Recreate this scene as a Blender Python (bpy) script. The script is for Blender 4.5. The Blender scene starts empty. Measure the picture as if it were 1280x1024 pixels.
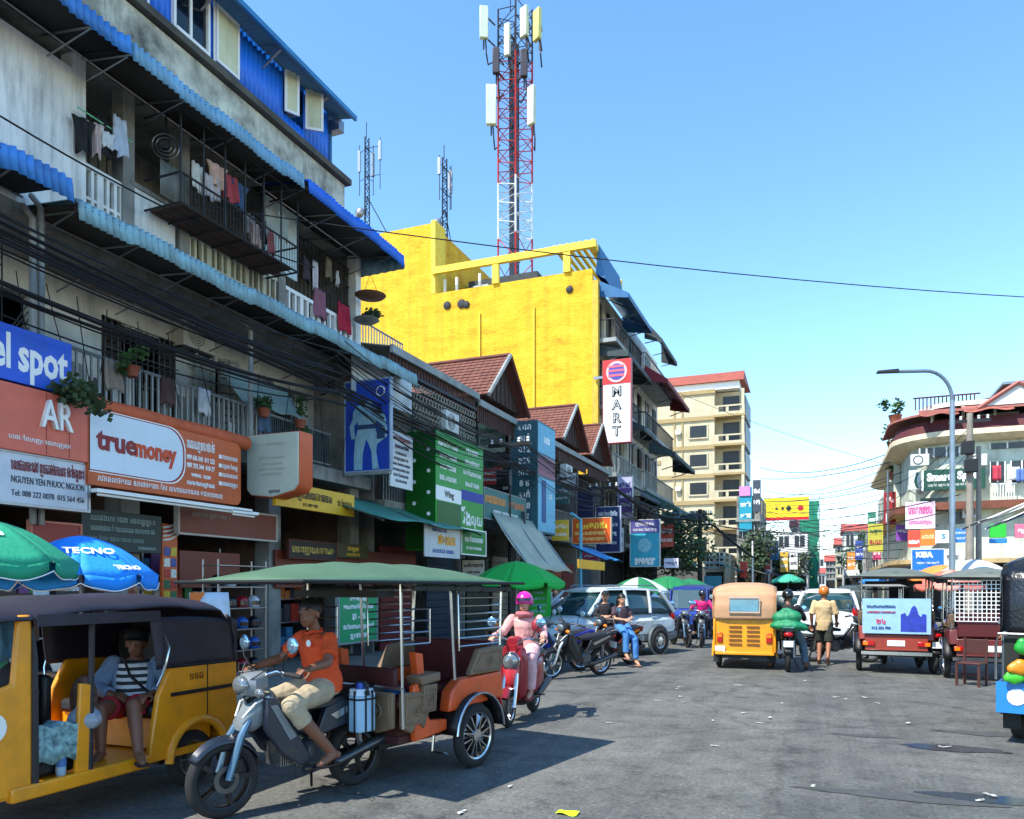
import bpy, bmesh, math, random
from mathutils import Vector, Matrix
S = bpy.context.scene
COL = S.collection
R = math.radians
rnd = random.Random(7)
# ------------------------------------------------------------------ camera, sky, sun, exposure
CAMZ, FPX, U0, V0, UV = 1.68, 960.0, 640.0, 735.0, 1025.0
TH = math.atan((UV - U0) / FPX)
SN, CS = math.sin(TH), math.cos(TH)
cd = bpy.data.cameras.new('camera'); cam = bpy.data.objects.new('camera', cd); COL.objects.link(cam)
cd.sensor_width = 36; cd.lens = 36 * FPX / 1280; cd.shift_y = (V0 - 512) / 1280; cd.clip_start = .05; cd.clip_end = 3000
cam.location = (0, 0, CAMZ); cam.rotation_euler = (R(90), 0, TH)
S.camera = cam
SUN_EL, SUN_AZ = 54, 32          # elevation; light travels towards +x,+y: azimuth of travel from +y towards +x
W = bpy.data.worlds.new('World'); S.world = W; W.use_nodes = True
wn = W.node_tree
sky = wn.nodes.new('ShaderNodeTexSky'); sky.sky_type = 'NISHITA'; sky.sun_disc = False
sky.sun_elevation = R(SUN_EL); sky.sun_rotation = R(SUN_AZ + 180)
sky.air_density = 1.0; sky.dust_density = 0; sky.ozone_density = 1.6; sky.altitude = 600
hs = wn.nodes.new('ShaderNodeHueSaturation'); hs.inputs['Saturation'].default_value = 1.16; hs.inputs['Hue'].default_value = .495
wn.links.new(sky.outputs[0], hs.inputs['Color'])
wn.links.new(hs.outputs[0], wn.nodes['Background'].inputs[0])
wn.nodes['Background'].inputs[1].default_value = .14
sl = bpy.data.lights.new('sun', 'SUN'); so = bpy.data.objects.new('sun', sl); COL.objects.link(so)
sl.energy = 2.9; sl.angle = R(.5); sl.color = (1, .95, .86)
_dv = Vector((math.sin(R(SUN_AZ)) * math.cos(R(SUN_EL)), math.cos(R(SUN_AZ)) * math.cos(R(SUN_EL)), -math.sin(R(SUN_EL))))
so.rotation_euler = _dv.to_track_quat('-Z', 'Y').to_euler(); so.location = (-20, -30, 40)
S.view_settings.view_transform = 'Standard'; S.view_settings.look = 'None'
S.view_settings.gamma = 1; S.view_settings.exposure = 1.48; S.view_settings.use_curve_mapping = False
S.cycles.max_bounces = 6; S.cycles.diffuse_bounces = 3; S.cycles.transparent_max_bounces = 8
S.cycles.use_denoising = True

# ------------------------------------------------------------------ measuring: a sight line met with a real plane
def ray(u, v):
    t = (u - U0) / FPX
    return -SN + CS * t, CS + SN * t, (V0 - v) / FPX
def on_x(u, v, X):
    a, b, c = ray(u, v); d = X / a; return d * b, CAMZ + d * c          # y, z
def on_y(u, v, Y):
    a, b, c = ray(u, v); d = Y / b; return d * a, CAMZ + d * c          # x, z
def gnd(u, v, z=0):
    a, b, c = ray(u, v); d = (z - CAMZ) / c; return d * a, d * b
# ------------------------------------------------------------------ materials
def lin(c):
    c = c / 255
    return c / 12.92 if c <= .04045 else ((c + .055) / 1.055) ** 2.4
_M = {}
def mat(col, rough=.6, metal=0, var=.25, scale=3., bump=0., streak=0., coat=0., alpha=1., emit=0., spec=.5, dirt=None, key=None):
    """colour (sRGB 0-255) with blotchy variation, optional vertical streaks and fine relief"""
    k = (col, rough, metal, var, scale, bump, streak, coat, alpha, emit, spec, dirt, key)
    if k in _M: return _M[k]
    m = bpy.data.materials.new('m%d' % len(_M)); m.use_nodes = True; n = m.node_tree; b = n.nodes['Principled BSDF']
    c = tuple(lin(x) for x in col)
    b.inputs['Roughness'].default_value = rough; b.inputs['Metallic'].default_value = metal
    b.inputs['Specular IOR Level'].default_value = spec
    if coat: b.inputs['Coat Weight'].default_value = coat; b.inputs['Coat Roughness'].default_value = .08
    if alpha < 1: b.inputs['Alpha'].default_value = alpha
    if emit: b.inputs['Emission Color'].default_value = c + (1,); b.inputs['Emission Strength'].default_value = emit
    L = n.links.new
    tc = n.nodes.new('ShaderNodeTexCoord')
    if var or streak or bump:
        nz = n.nodes.new('ShaderNodeTexNoise'); nz.inputs['Scale'].default_value = scale; nz.inputs['Detail'].default_value = 5; nz.inputs['Roughness'].default_value = .62
        L(tc.outputs['Object'], nz.inputs['Vector'])
        mr = n.nodes.new('ShaderNodeMapRange'); mr.inputs[1].default_value = .35; mr.inputs[2].default_value = .7; mr.inputs[3].default_value = 1 - var * .35; mr.inputs[4].default_value = 1 + var * .0 - var * 0
        mr.inputs[3].default_value = 1.0; mr.inputs[4].default_value = 1 - var
        L(nz.outputs[0], mr.inputs[0])
        fac = mr.outputs[0]
        if streak:
            mp = n.nodes.new('ShaderNodeMapping'); mp.inputs['Scale'].default_value = (1.5, 1.5, .2)
            L(tc.outputs['Object'], mp.inputs[0])
            n2 = n.nodes.new('ShaderNodeTexNoise'); n2.inputs['Scale'].default_value = 2.2; n2.inputs['Detail'].default_value = 6; n2.inputs['Roughness'].default_value = .7
            L(mp.outputs[0], n2.inputs['Vector'])
            m2 = n.nodes.new('ShaderNodeMapRange'); m2.inputs[1].default_value = .5; m2.inputs[2].default_value = .78; m2.inputs[3].default_value = 1; m2.inputs[4].default_value = 1 - streak
            L(n2.outputs[0], m2.inputs[0])
            mm = n.nodes.new('ShaderNodeMath'); mm.operation = 'MULTIPLY'; L(fac, mm.inputs[0]); L(m2.outputs[0], mm.inputs[1]); fac = mm.outputs[0]
        mx = n.nodes.new('ShaderNodeMix'); mx.data_type = 'RGBA'
        d = tuple(lin(x) for x in dirt) if dirt else tuple(x * .12 for x in c)
        mx.inputs[6].default_value = d + (1,); mx.inputs[7].default_value = c + (1,)
        L(fac, mx.inputs[0]); L(mx.outputs[2], b.inputs['Base Color'])
        if bump:
            n3 = n.nodes.new('ShaderNodeTexNoise'); n3.inputs['Scale'].default_value = scale * 9; n3.inputs['Detail'].default_value = 4; L(tc.outputs['Object'], n3.inputs['Vector'])
            bp = n.nodes.new('ShaderNodeBump'); bp.inputs['Strength'].default_value = bump; bp.inputs['Distance'].default_value = .02
            L(n3.outputs[0], bp.inputs['Height']); L(bp.outputs[0], b.inputs['Normal'])
    else:
        b.inputs['Base Color'].default_value = c + (1,)
    _M[k] = m
    return m
def glassm(col=(40, 60, 70), rough=.06, alpha=.55):
    return mat(col, rough, 0, 0, alpha=alpha, spec=.8)
# ------------------------------------------------------------------ mesh building
I4 = Matrix.Identity(4)
def TR(loc=(0, 0, 0), rz=0, rx=0, ry=0, s=1):
    return Matrix.Translation(loc) @ Matrix.Rotation(rz, 4, 'Z') @ Matrix.Rotation(ry, 4, 'Y') @ Matrix.Rotation(rx, 4, 'X') @ Matrix.Scale(s, 4)
class MB:
    def __init__(s): s.v = []; s.f = []; s.M = I4
    def at(s, M): s.M = M; return s
    def add(s, vs, fs):
        o = len(s.v); M = s.M
        s.v += [tuple(M @ Vector(p)) for p in vs] if M is not I4 else [tuple(p) for p in vs]
        s.f += [tuple(i + o for i in f) for f in fs]; return s
    def box(s, x0, x1, y0, y1, z0, z1):
        return s.add([(x0, y0, z0), (x1, y0, z0), (x1, y1, z0), (x0, y1, z0), (x0, y0, z1), (x1, y0, z1), (x1, y1, z1), (x0, y1, z1)],
                     [(3, 2, 1, 0), (4, 5, 6, 7), (0, 1, 5, 4), (1, 2, 6, 5), (2, 3, 7, 6), (3, 0, 4, 7)])
    def cb(s, c, d, rz=0, rx=0, ry=0):
        o = s.M; s.M = o @ TR(c, rz, rx, ry); a, b, e = d[0] / 2, d[1] / 2, d[2] / 2
        s.box(-a, a, -b, b, -e, e); s.M = o; return s
    def ring(s, c, ax, r, n, ph=0, r2=None):
        ax = Vector(ax).normalized(); up = Vector((0, 0, 1)) if abs(ax.z) < .95 else Vector((1, 0, 0))
        a = ax.cross(up).normalized(); b = ax.cross(a)
        r2 = r if r2 is None else r2
        return [Vector(c) + a * (r * math.cos(ph + 2 * math.pi * i / n)) + b * (r2 * math.sin(ph + 2 * math.pi * i / n)) for i in range(n)]
    def loft(s, rings, caps=True, closed=True):
        n = len(rings[0]); vs = [p for r in rings for p in r]; fs = []
        for k in range(len(rings) - 1):
            for i in range(n if closed else n - 1):
                j = (i + 1) % n; fs.append((k * n + i, k * n + j, (k + 1) * n + j, (k + 1) * n + i))
        if caps and closed: fs.append(tuple(range(n))[::-1]); fs.append(tuple((len(rings) - 1) * n + i for i in range(n)))
        return s.add(vs, fs)
    def cyl(s, p0, p1, r0, r1=None, n=8):
        r1 = r0 if r1 is None else r1; ax = Vector(p1) - Vector(p0)
        return s.loft([s.ring(p0, ax, r0, n), s.ring(p1, ax, r1, n)])
    def tube(s, pts, r, n=6, caps=True):
        P = [Vector(p) for p in pts]; rs = r if isinstance(r, (list, tuple)) else [r] * len(P); rings = []
        T0 = (P[1] - P[0]).normalized(); up = Vector((0, 0, 1)) if abs(T0.z) < .9 else Vector((1, 0, 0))
        a = T0.cross(up).normalized()
        for i, p in enumerate(P):
            t = (P[min(i + 1, len(P) - 1)] - P[max(i - 1, 0)]).normalized()
            a = (a - t * a.dot(t)); a = a.normalized() if a.length > 1e-6 else t.orthogonal().normalized()
            b = t.cross(a)
            rings.append([p + a * (rs[i] * math.cos(2 * math.pi * k / n)) + b * (rs[i] * math.sin(2 * math.pi * k / n)) for k in range(n)])
        return s.loft(rings, caps)
    def lathe(s, prof, c=(0, 0, 0), axis='z', n=16, caps=True):
        rings = []
        for r, h in prof:
            q = []
            for i in range(n):
                a = 2 * math.pi * i / n; x, y = r * math.cos(a), r * math.sin(a)
                q.append(Vector(c) + Vector((x, y, h) if axis == 'z' else (h, x, y) if axis == 'x' else (y, h, x)))
            rings.append(q)
        return s.loft(rings, caps)
    def torus(s, c, axis, R_, r, n=24, m=8, sq=1.):
        prof = [(R_ + r * math.cos(2 * math.pi * i / m), sq * r * math.sin(2 * math.pi * i / m)) for i in range(m + 1)]
        return s.lathe(prof, c, axis, n, caps=False)
    def prism(s, poly, axis, lo, hi):
        """polygon extruded along axis; poly in the two other axes (x: (y,z); y: (x,z); z: (x,y))"""
        f = {'x': lambda a, b, h: (h, a, b), 'y': lambda a, b, h: (a, h, b), 'z': lambda a, b, h: (a, b, h)}[axis]
        n = len(poly); vs = [f(a, b, lo) for a, b in poly] + [f(a, b, hi) for a, b in poly]
        fs = [(i, (i + 1) % n, n + (i + 1) % n, n + i) for i in range(n)] + [tuple(range(n))[::-1], tuple(range(n, 2 * n))]
        return s.add(vs, fs)
    def quad(s, *p): return s.add(p, [tuple(range(len(p)))])
    def sheet(s, fn, nu, nv, th=0):
        """grid surface fn(a,b) a,b in 0..1; th>0 makes it a slab with underside offset along z"""
        vs = [fn(i / nu, j / nv) for j in range(nv + 1) for i in range(nu + 1)]; w = nu + 1
        fs = [(j * w + i, j * w + i + 1, (j + 1) * w + i + 1, (j + 1) * w + i) for j in range(nv) for i in range(nu)]
        if th:
            o = len(vs); vs = vs + [(p[0], p[1], p[2] - th) for p in vs]
            fs += [tuple(k + o for k in f[::-1]) for f in fs]
            for i in range(nu): fs += [(i, o + i, o + i + 1, i + 1), (nv * w + i, nv * w + i + 1, o + nv * w + i + 1, o + nv * w + i)]
            for j in range(nv): fs += [(j * w, (j + 1) * w, o + (j + 1) * w, o + j * w), (j * w + nu, o + j * w + nu, o + (j + 1) * w + nu, (j + 1) * w + nu)]
        return s.add(vs, fs)
    def sph(s, c, r, n=12, m=8, sc=(1, 1, 1)):
        prof = [(max(1e-4, r * math.sin(math.pi * i / m)), -r * math.cos(math.pi * i / m)) for i in range(m + 1)]
        o = s.M; s.M = o @ Matrix.Translation(c) @ Matrix.Diagonal((sc[0], sc[1], sc[2], 1)); s.lathe(prof, (0, 0, 0), 'z', n); s.M = o; return s
    def mesh(s, name, smooth=None):
        me = bpy.data.meshes.new(name); me.from_pydata(s.v, [], s.f); me.validate(); me.update()
        if smooth is not None:
            bm = bmesh.new(); bm.from_mesh(me); bmesh.ops.recalc_face_normals(bm, faces=bm.faces); bm.to_mesh(me); bm.free()
            me.polygons.foreach_set('use_smooth', [True] * len(me.polygons)); me.set_sharp_from_angle(angle=R(smooth))
        return me
    def build(s, name, m, parent=None, smooth=40, bevel=0, label=None):
        me = s.mesh(name, smooth); o = bpy.data.objects.new(name, me); COL.objects.link(o)
        me.materials.append(m)
        if parent: o.parent = parent
        if bevel:
            bv = o.modifiers.new('b', 'BEVEL'); bv.width = bevel; bv.segments = 2; bv.limit_method = 'ANGLE'; bv.angle_limit = R(50)
        if label: o['label'] = label
        return o
def tag(o, label, cat, group=None, kind=None):
    if label: o['label'] = label
    if cat: o['category'] = cat
    if group: o['group'] = group
    if kind: o['kind'] = kind
    return o
def thing(name, label, cat, loc=(0, 0, 0), rz=0, group=None):
    o = bpy.data.objects.new(name, None); COL.objects.link(o); o.location = loc; o.rotation_euler = (0, 0, rz); o.empty_display_size = .1
    return tag(o, label, cat, group)
def kids(o): return [c for c in bpy.data.objects if c.parent == o]
def copy_tree(o, parent=None, kid=None):
    c = o.copy(); COL.objects.link(c); c.parent = parent
    for ch in list(o.children): copy_tree(ch, c)
    return c
def dup(o, loc, rz=0, label=None):
    c = copy_tree(o); c.location = loc; c.rotation_euler = (0, 0, rz)
    if label: c['label'] = label
    return c
def one(mb, name, m, label, cat, group=None, loc=None, rz=0, **k):
    o = mb.build(name, m, None, **k)
    if loc is not None: o.location = loc; o.rotation_euler = (0, 0, rz)
    return tag(o, label, cat, group)
# ------------------------------------------------------------------ lettering (turned into meshes at the end)
_TXT = []
def text(s, m, parent, loc, size, rz=0, width=None, bold=.0, align='CENTER', name='lettering', ext=.004, shear=0, M=None, rx=90):
    cu = bpy.data.curves.new(name, 'FONT'); cu.body = s; cu.size = size; cu.extrude = ext; cu.align_x = align; cu.align_y = 'CENTER'; cu.offset = bold; cu.shear = shear; cu.resolution_u = 2
    o = bpy.data.objects.new(name, cu); COL.objects.link(o); o.parent = parent; o.location = loc; o.rotation_euler = (R(rx), 0, rz)
    cu.materials.append(m); _TXT.append((o, width)); return o
def finish_text():
    dg = bpy.context.evaluated_depsgraph_get(); dg.update()
    for o, width in _TXT:
        me = bpy.data.meshes.new_from_object(o.evaluated_get(dg)); nm = o.name.split('.')[0]
        if width and len(me.vertices):
            xs = [v.co.x for v in me.vertices]; w = max(xs) - min(xs)
            if w > width: 
                for v in me.vertices: v.co.x *= width / w
        n = bpy.data.objects.new(nm, me); COL.objects.link(n); n.parent = o.parent; n.location = o.location; n.rotation_euler = o.rotation_euler
        cu = o.data; bpy.data.objects.remove(o); bpy.data.curves.remove(cu)
KH = 'កខគឃងចឆជឈញដឋឌឍណតថទធនបផពភមយរលវសហឡអ'
def khm(n, sp=5):
    return ''.join(rnd.choice(KH) + (rnd.choice('ាេោៅ') if rnd.random() < .3 else '') + (' ' if i % sp == sp - 1 else '') for i in range(n)).strip()
# common paints
WHT = mat((235, 235, 230), .5, var=.08); BLK = mat((14, 14, 15), .5, var=.1); RUB = mat((40, 39, 38), .85, var=.5, scale=9)
CHR = mat((205, 208, 210), .22, 1, .1); STL = mat((150, 152, 155), .38, .9, .2, 6); DKM = mat((42, 43, 45), .5, .5, .2, 5)
RED = mat((190, 22, 28), .4, var=.08); YEL = mat((250, 200, 10), .45, var=.08); TWHT = mat((240, 240, 236), .5, var=0); TBLK = mat((18, 18, 20), .5, var=0)
def sign(name, label, cat, loc, rz, w, h, d, face, frame=None, lines=(), group=None, fr=.03, shape=None):
    """board facing local -y; lines: (text, x, z, size, material, width[, bold])"""
    t = thing(name, label, cat, loc, rz, group)
    b = MB().box(-w / 2, w / 2, 0, d, 0, h).build('board', face, t, bevel=min(.008, d * .2))
    if frame:
        f = MB(); e = fr
        f.box(-w / 2 - e, w / 2 + e, -.012, d + .01, -e, .002).box(-w / 2 - e, w / 2 + e, -.012, d + .01, h - .002, h + e)
        f.box(-w / 2 - e, -w / 2 + .002, -.014, d + .008, 0, h).box(w / 2 - .002, w / 2 + e, -.014, d + .008, 0, h)
        f.build('frame', frame, t)
    for q in lines:
        text(q[0], q[4], t, (q[1], -.004, q[2]), q[3], width=q[5], bold=q[6] if len(q) > 6 else .0)
    return t
# ------------------------------------------------------------------ ground
def asphalt():
    m = bpy.data.materials.new('asphalt'); m.use_nodes = True; n = m.node_tree; b = n.nodes['Principled BSDF']; L = n.links.new
    tc = n.nodes.new('ShaderNodeTexCoord')
    def noise(sc, det, ro=.6):
        z = n.nodes.new('ShaderNodeTexNoise'); z.inputs['Scale'].default_value = sc; z.inputs['Detail'].default_value = det; z.inputs['Roughness'].default_value = ro
        L(tc.outputs['Object'], z.inputs['Vector']); return z.outputs[0]
    def ramp(src, stops):
        r = n.nodes.new('ShaderNodeValToRGB'); e = r.color_ramp.elements
        while len(e) < len(stops): e.new(.5)
        for k, (p, c) in enumerate(stops): e[k].position = p; e[k].color = c if len(c) == 4 else c + (1,)
        L(src, r.inputs[0]); return r.outputs[0]
    def mul(a, c, f=1.):
        x = n.nodes.new('ShaderNodeMix'); x.data_type = 'RGBA'; x.blend_type = 'MULTIPLY'; x.inputs[0].default_value = f; L(a, x.inputs[6]); L(c, x.inputs[7]); return x.outputs[2]
    base = ramp(noise(.35, 6, .65), [(.3, (.092, .094, .087)), (.5, (.132, .133, .122)), (.72, (.172, .17, .154))])
    spk = ramp(noise(26, 4, .85), [(.36, (.35, .35, .35)), (.48, (1, 1, 1)), (.58, (1.0, 1, 1)), (.7, (2.6, 2.6, 2.5))])
    mid = ramp(noise(2.3, 6, .75), [(.33, (.5, .5, .5)), (.47, (.92, .92, .92)), (.56, (1, 1, 1)), (.7, (1.3, 1.29, 1.25))])
    vo = n.nodes.new('ShaderNodeTexVoronoi'); vo.feature = 'DISTANCE_TO_EDGE'; vo.inputs['Scale'].default_value = .55
    dn = n.nodes.new('ShaderNodeTexNoise'); dn.inputs['Scale'].default_value = 1.7; dn.inputs['Detail'].default_value = 5; L(tc.outputs['Object'], dn.inputs['Vector'])
    ad = n.nodes.new('ShaderNodeMix'); ad.data_type = 'RGBA'; ad.inputs[0].default_value = .45; L(tc.outputs['Object'], ad.inputs[6]); L(dn.outputs[1], ad.inputs[7]); L(ad.outputs[2], vo.inputs['Vector'])
    crk = ramp(vo.outputs[0], [(0, (.55, .55, .55)), (.006, (.62, .62, .62)), (.016, (1, 1, 1))])
    vs = n.nodes.new('ShaderNodeTexVoronoi'); vs.inputs['Scale'].default_value = 1.35; vs.inputs['Randomness'].default_value = 1; L(tc.outputs['Object'], vs.inputs['Vector'])
    oil = ramp(vs.outputs[0], [(0, (.55, .55, .55)), (.07, (.78, .78, .78)), (.13, (1, 1, 1))])
    mp = n.nodes.new('ShaderNodeMapping'); mp.inputs['Scale'].default_value = (1.1, .035, 1); L(tc.outputs['Object'], mp.inputs[0])
    tn = n.nodes.new('ShaderNodeTexNoise'); tn.inputs['Scale'].default_value = 1.0; tn.inputs['Detail'].default_value = 5; tn.inputs['Roughness'].default_value = .7; L(mp.outputs[0], tn.inputs['Vector'])
    trk = ramp(tn.outputs[0], [(.36, (.66, .66, .66)), (.5, (1, 1, 1)), (.66, (1.2, 1.19, 1.15))])
    vp = n.nodes.new('ShaderNodeTexVoronoi'); vp.inputs['Scale'].default_value = .16; L(ad.outputs[2], vp.inputs['Vector'])
    rep = ramp(vp.outputs[1], [(.0, (.66, .66, .67)), (.45, (.92, .92, .92)), (1, (1.14, 1.13, 1.1))])
    c = mul(mul(mul(mul(mul(mul(base, spk, .85), mid), crk, .6), oil, .5), trk, .8), rep, .8)
    L(c, b.inputs['Base Color']); b.inputs['Roughness'].default_value = .82; b.inputs['Specular IOR Level'].default_value = .3
    bp = n.nodes.new('ShaderNodeBump'); bp.inputs['Strength'].default_value = .5; bp.inputs['Distance'].default_value = .015
    L(noise(30, 4, .75), bp.inputs['Height']); L(bp.outputs[0], b.inputs['Normal'])
    return m
ASPH = asphalt()
g = MB().quad((-400, -60, 0), (400, -60, 0), (400, 1500, 0), (-400, 1500, 0)).build('road', ASPH); tag(g, 'worn grey asphalt street', None, kind='structure')
PAVE = mat((138, 132, 122), .85, var=.45, scale=1.6, bump=.3, dirt=(60, 56, 52))
def pavement(name, x0, x1, y0, y1):
    p = MB().box(x0, x1, y0, y1, .004, .125).build(name, PAVE, None, bevel=.012); tag(p, None, None, kind='structure')
    k = MB(); y = y0
    xk = x1 if x1 < 0 else x0 - .16
    KM = mat((165, 160, 150), .85, var=.5, scale=3, dirt=(70, 66, 60)); first = None
    while y < y1 - .2:
        if first is None:
            first = MB().box(0, .16, 0, 1.17, .004, .14).build('kerb_stone', KM, p, bevel=.012); o = first
        else:
            o = first.copy(); COL.objects.link(o)
        o.location = (xk, y, rnd.uniform(-.01, .01)); y += 1.2
    return p
pavement('pavement', -16, -7.9, 2, 40)
pavement('pavement', 2.9, 26, 39, 62)
# dark wet and repaired patches, scraps of litter
WET = mat((26, 28, 29), .22, var=.5, scale=4, spec=.6); PAT = mat((74, 76, 75), .85, var=.4, scale=5, bump=.5)
def patch(name, u, v, rx, ry, m, seed, lab):
    x, y = gnd(u, v); r = random.Random(seed); n = 22
    q = [(x + rx * math.cos(a) * r.uniform(.6, 1.1), y + ry * math.sin(a) * r.uniform(.6, 1.1), .004 + .0008 * (seed % 4)) for a in [2 * math.pi * i / n for i in range(n)]]
    o = MB().quad(*q).build(name, m); tag(o, lab, None, kind='structure')
patch('damp_patch', 1195, 936, .55, .2, WET, 3, 'dark damp patch'); patch('damp_patch', 1228, 998, .5, .16, WET, 5, 'dark damp patch')
patch('tar_patch', 1120, 996, .8, .13, PAT, 6, 'tar repair'); patch('tar_patch', 1080, 920, .42, .1, PAT, 9, 'tar repair'); patch('tar_patch', 1240, 918, .7, .18, PAT, 10, 'tar repair')
PAPER = mat((190, 190, 180), .8, var=.4, scale=20); 
for k, (u, v, s) in enumerate([(920, 858, .12), (850, 860, .07), (853, 872, .08), (820, 877, .07), (932, 893, .09), (947, 905, .06), (967, 899, .1), (894, 902, .05), (848, 862, .06), (1085, 873, .1), (1045, 873, .09), (1060, 875, .06), (1008, 852, .07), (1140, 906, .1), (1187, 936, .07), (1180, 935, .05), (1246, 996, .09), (1229, 1004, .07), (581, 1019, .08), (890, 934, .06), (640, 985, .04), (1020, 985, .05), (1100, 880, .07), (980, 880, .05), (760, 905, .05)]):
    x, y = gnd(u, v); a = rnd.uniform(0, 3); m = MB().at(TR((0, 0, 0), a))
    m.sheet(lambda p, q: (p * s * .9 + .02 * math.sin(q * 5), q * s * .5 + .02 * math.sin(p * 4), .012 + .02 * abs(math.sin(p * 5 + q * 4 + k)) * s * 5), 4, 3, .002)
    one(m, 'paper_scrap', PAPER, 'small pale scrap of paper litter on the asphalt', 'litter', 'paper scraps scattered over the road', (x, y, 0))
x, y = gnd(707, 1020); m = MB().sheet(lambda p, q: (p * .16, q * .1, .014 + .012 * math.sin(p * 6) * math.sin(q * 5 + 1)), 6, 4, .003)
one(m, 'crumpled_wrapper', mat((205, 240, 20), .5, var=.2), 'bright yellow-green wrapper lying flat on the road', 'litter', None, (x - .08, y, 0))
# ------------------------------------------------------------------ building A: the tall shophouse block on the left
PLAS = mat((226, 228, 222), .85, var=.35, scale=1.1, streak=.55, bump=.25, dirt=(48, 50, 46))
PLASD = mat((150, 149, 141), .88, var=.65, scale=1.3, streak=.6, bump=.3, dirt=(34, 34, 31))
CREAM = mat((212, 208, 180), .85, var=.55, scale=.9, streak=.5, bump=.3, dirt=(52, 46, 36))
DARKIN = mat((34, 31, 29), .9, var=.4, scale=1.5); SOFF = mat((70, 70, 68), .9, var=.5, scale=1)  # DARKIN: near-black, the shade of recesses and interiors put into the colour
BCOR = mat((58, 140, 222), .5, .1, .5, 3, streak=.5, dirt=(40, 56, 84)); LCOR = mat((140, 190, 206), .55, .1, .6, 3.2, streak=.6, dirt=(84, 74, 62))
BHOU = mat((24, 116, 232), .5, .05, .22, 1.2, streak=.3, dirt=(6, 26, 80)); RUST = mat((105, 70, 50), .85, .1, .6, 4, dirt=(40, 28, 22)); IRON = mat((50, 51, 52), .6, .4, .4, 5)
WOODD = mat((62, 50, 42), .75, var=.5, scale=4, streak=.4); PIPE = mat((150, 152, 148), .6, var=.4, scale=3, streak=.4); LOUV = mat((150, 156, 152), .7, var=.45, scale=2, streak=.4)
A = thing('shophouse_block', 'tall grey shophouse block with blue awnings and a blue corrugated top storey', 'building', (-10, .965 * 1.5 + .67, 0))
AX, AY = -10, .965 * 1.5 + .67
ym = lambda y: .965 * y + .67
zm = lambda z: .95 * z + .05
yo = lambda y: (y - .67) / .965
def LA(mb): mb.M = Matrix.Translation((-AX, .67 - AY, .05)) @ Matrix.Diagonal((1, .965, .95, 1)); return mb     # world coordinates -> the block's own
Y0, Y1 = 1.5, 15.3
LA(m := MB()); m.box(-16, -15.8, Y0, Y1, .1, 10.2).box(-15.8, -11.2, Y0, Y0 + .2, .1, 10.2).box(-15.8, -11.2, Y1 - .2, Y1, .1, 10.2)
m.box(-11.2, -10.05, Y1 - .2, Y1, 4.42, 6.95).box(-11.2, -10.25, Y1 - .2, Y1, 7.18, 9.85); m.build('wall', PLASD, A)
LA(m := MB()); m.box(-15.8, -9.75, Y0 - .02, Y1 + .02, 4.12, 4.42); m.build('floor_slab', PLASD, A)
LA(m := MB()); m.box(-15.8, -10.02, Y0 - .02, Y1 + .02, 6.95, 7.18); m.build('floor_slab', PLASD, A)
LA(m := MB()); m.box(-15.8, -10.02, Y0 - .02, Y1 + .02, 9.85, 10.1); m.build('floor_slab', PLASD, A)
# ground floor: columns, interior back
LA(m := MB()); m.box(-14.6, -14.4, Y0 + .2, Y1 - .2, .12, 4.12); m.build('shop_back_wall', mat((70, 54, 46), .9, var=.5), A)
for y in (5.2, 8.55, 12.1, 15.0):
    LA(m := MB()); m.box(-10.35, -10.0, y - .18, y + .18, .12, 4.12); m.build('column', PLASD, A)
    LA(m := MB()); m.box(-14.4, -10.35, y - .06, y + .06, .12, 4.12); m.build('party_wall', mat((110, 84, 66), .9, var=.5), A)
# level 1: recessed wall with doors, shutters, rails
def wall_with_holes(x, th, y0, y1, z0, z1, holes):
    m = MB(); LA(m); y = y0
    for (a, b, c, d) in sorted(holes):
        if a > y: m.box(x - th, x, y, a, z0, z1)
        if c > z0: m.box(x - th, x, a, b, z0, c)
        if d < z1: m.box(x - th, x, a, b, d, z1)
        y = b
    if y < y1: m.box(x - th, x, y, y1, z0, z1)
    return m
H1 = [(2.6, 3.8, 4.42, 6.4), (4.6, 6.0, 4.42, 6.4), (7.0, 7.75, 5.1, 6.4), (9.05, 10.7, 4.42, 6.5), (11.6, 12.5, 4.42, 6.4), (13.2, 14.4, 4.42, 6.4)]
wall_with_holes(-11.2, .15, Y0 + .2, Y1 - .2, 4.42, 6.95, H1).build('wall', PLAS, A)
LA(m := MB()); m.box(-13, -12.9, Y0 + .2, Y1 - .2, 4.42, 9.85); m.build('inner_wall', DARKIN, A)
def shutter(y0, y1, z0, z1, x, ma, ang=0, n=12, slat=True):
    t = MB(); w = y1 - y0
    t.M = Matrix.Translation((x - AX, ym(y0) - AY, zm(z0))) @ Matrix.Rotation(ang, 4, 'Z')
    h = z1 - z0
    t.box(-.02, .02, 0, .05, 0, h).box(-.02, .02, w - .05, w, 0, h).box(-.02, .02, .05, w - .05, 0, .06).box(-.02, .02, .05, w - .05, h - .06, h)
    o = t.build('shutter', ma, A)
    s = MB(); s.M = t.M
    for i in range(n):
        z = .09 + (h - .18) * (i + .5) / n
        s.cb((0, w / 2, z), (.035, w - .1, (h - .18) / n * .8), ry=.5)
    s.build('louvre', ma, o)['kind'] = 'stuff'
shutter(9.05, 9.45, 4.45, 6.45, -11.22, WOODD); shutter(10.3, 10.7, 4.45, 6.45, -11.22, WOODD)
shutter(11.0, 11.5, 4.5, 6.4, -11.0, LOUV); shutter(11.62, 12.05, 4.45, 6.38, -11.0, LOUV, -.5); shutter(13.0, 13.5, 4.45, 6.38, -11.0, LOUV, .3); shutter(4.6, 5.2, 4.45, 6.38, -11.22, WOODD)
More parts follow.
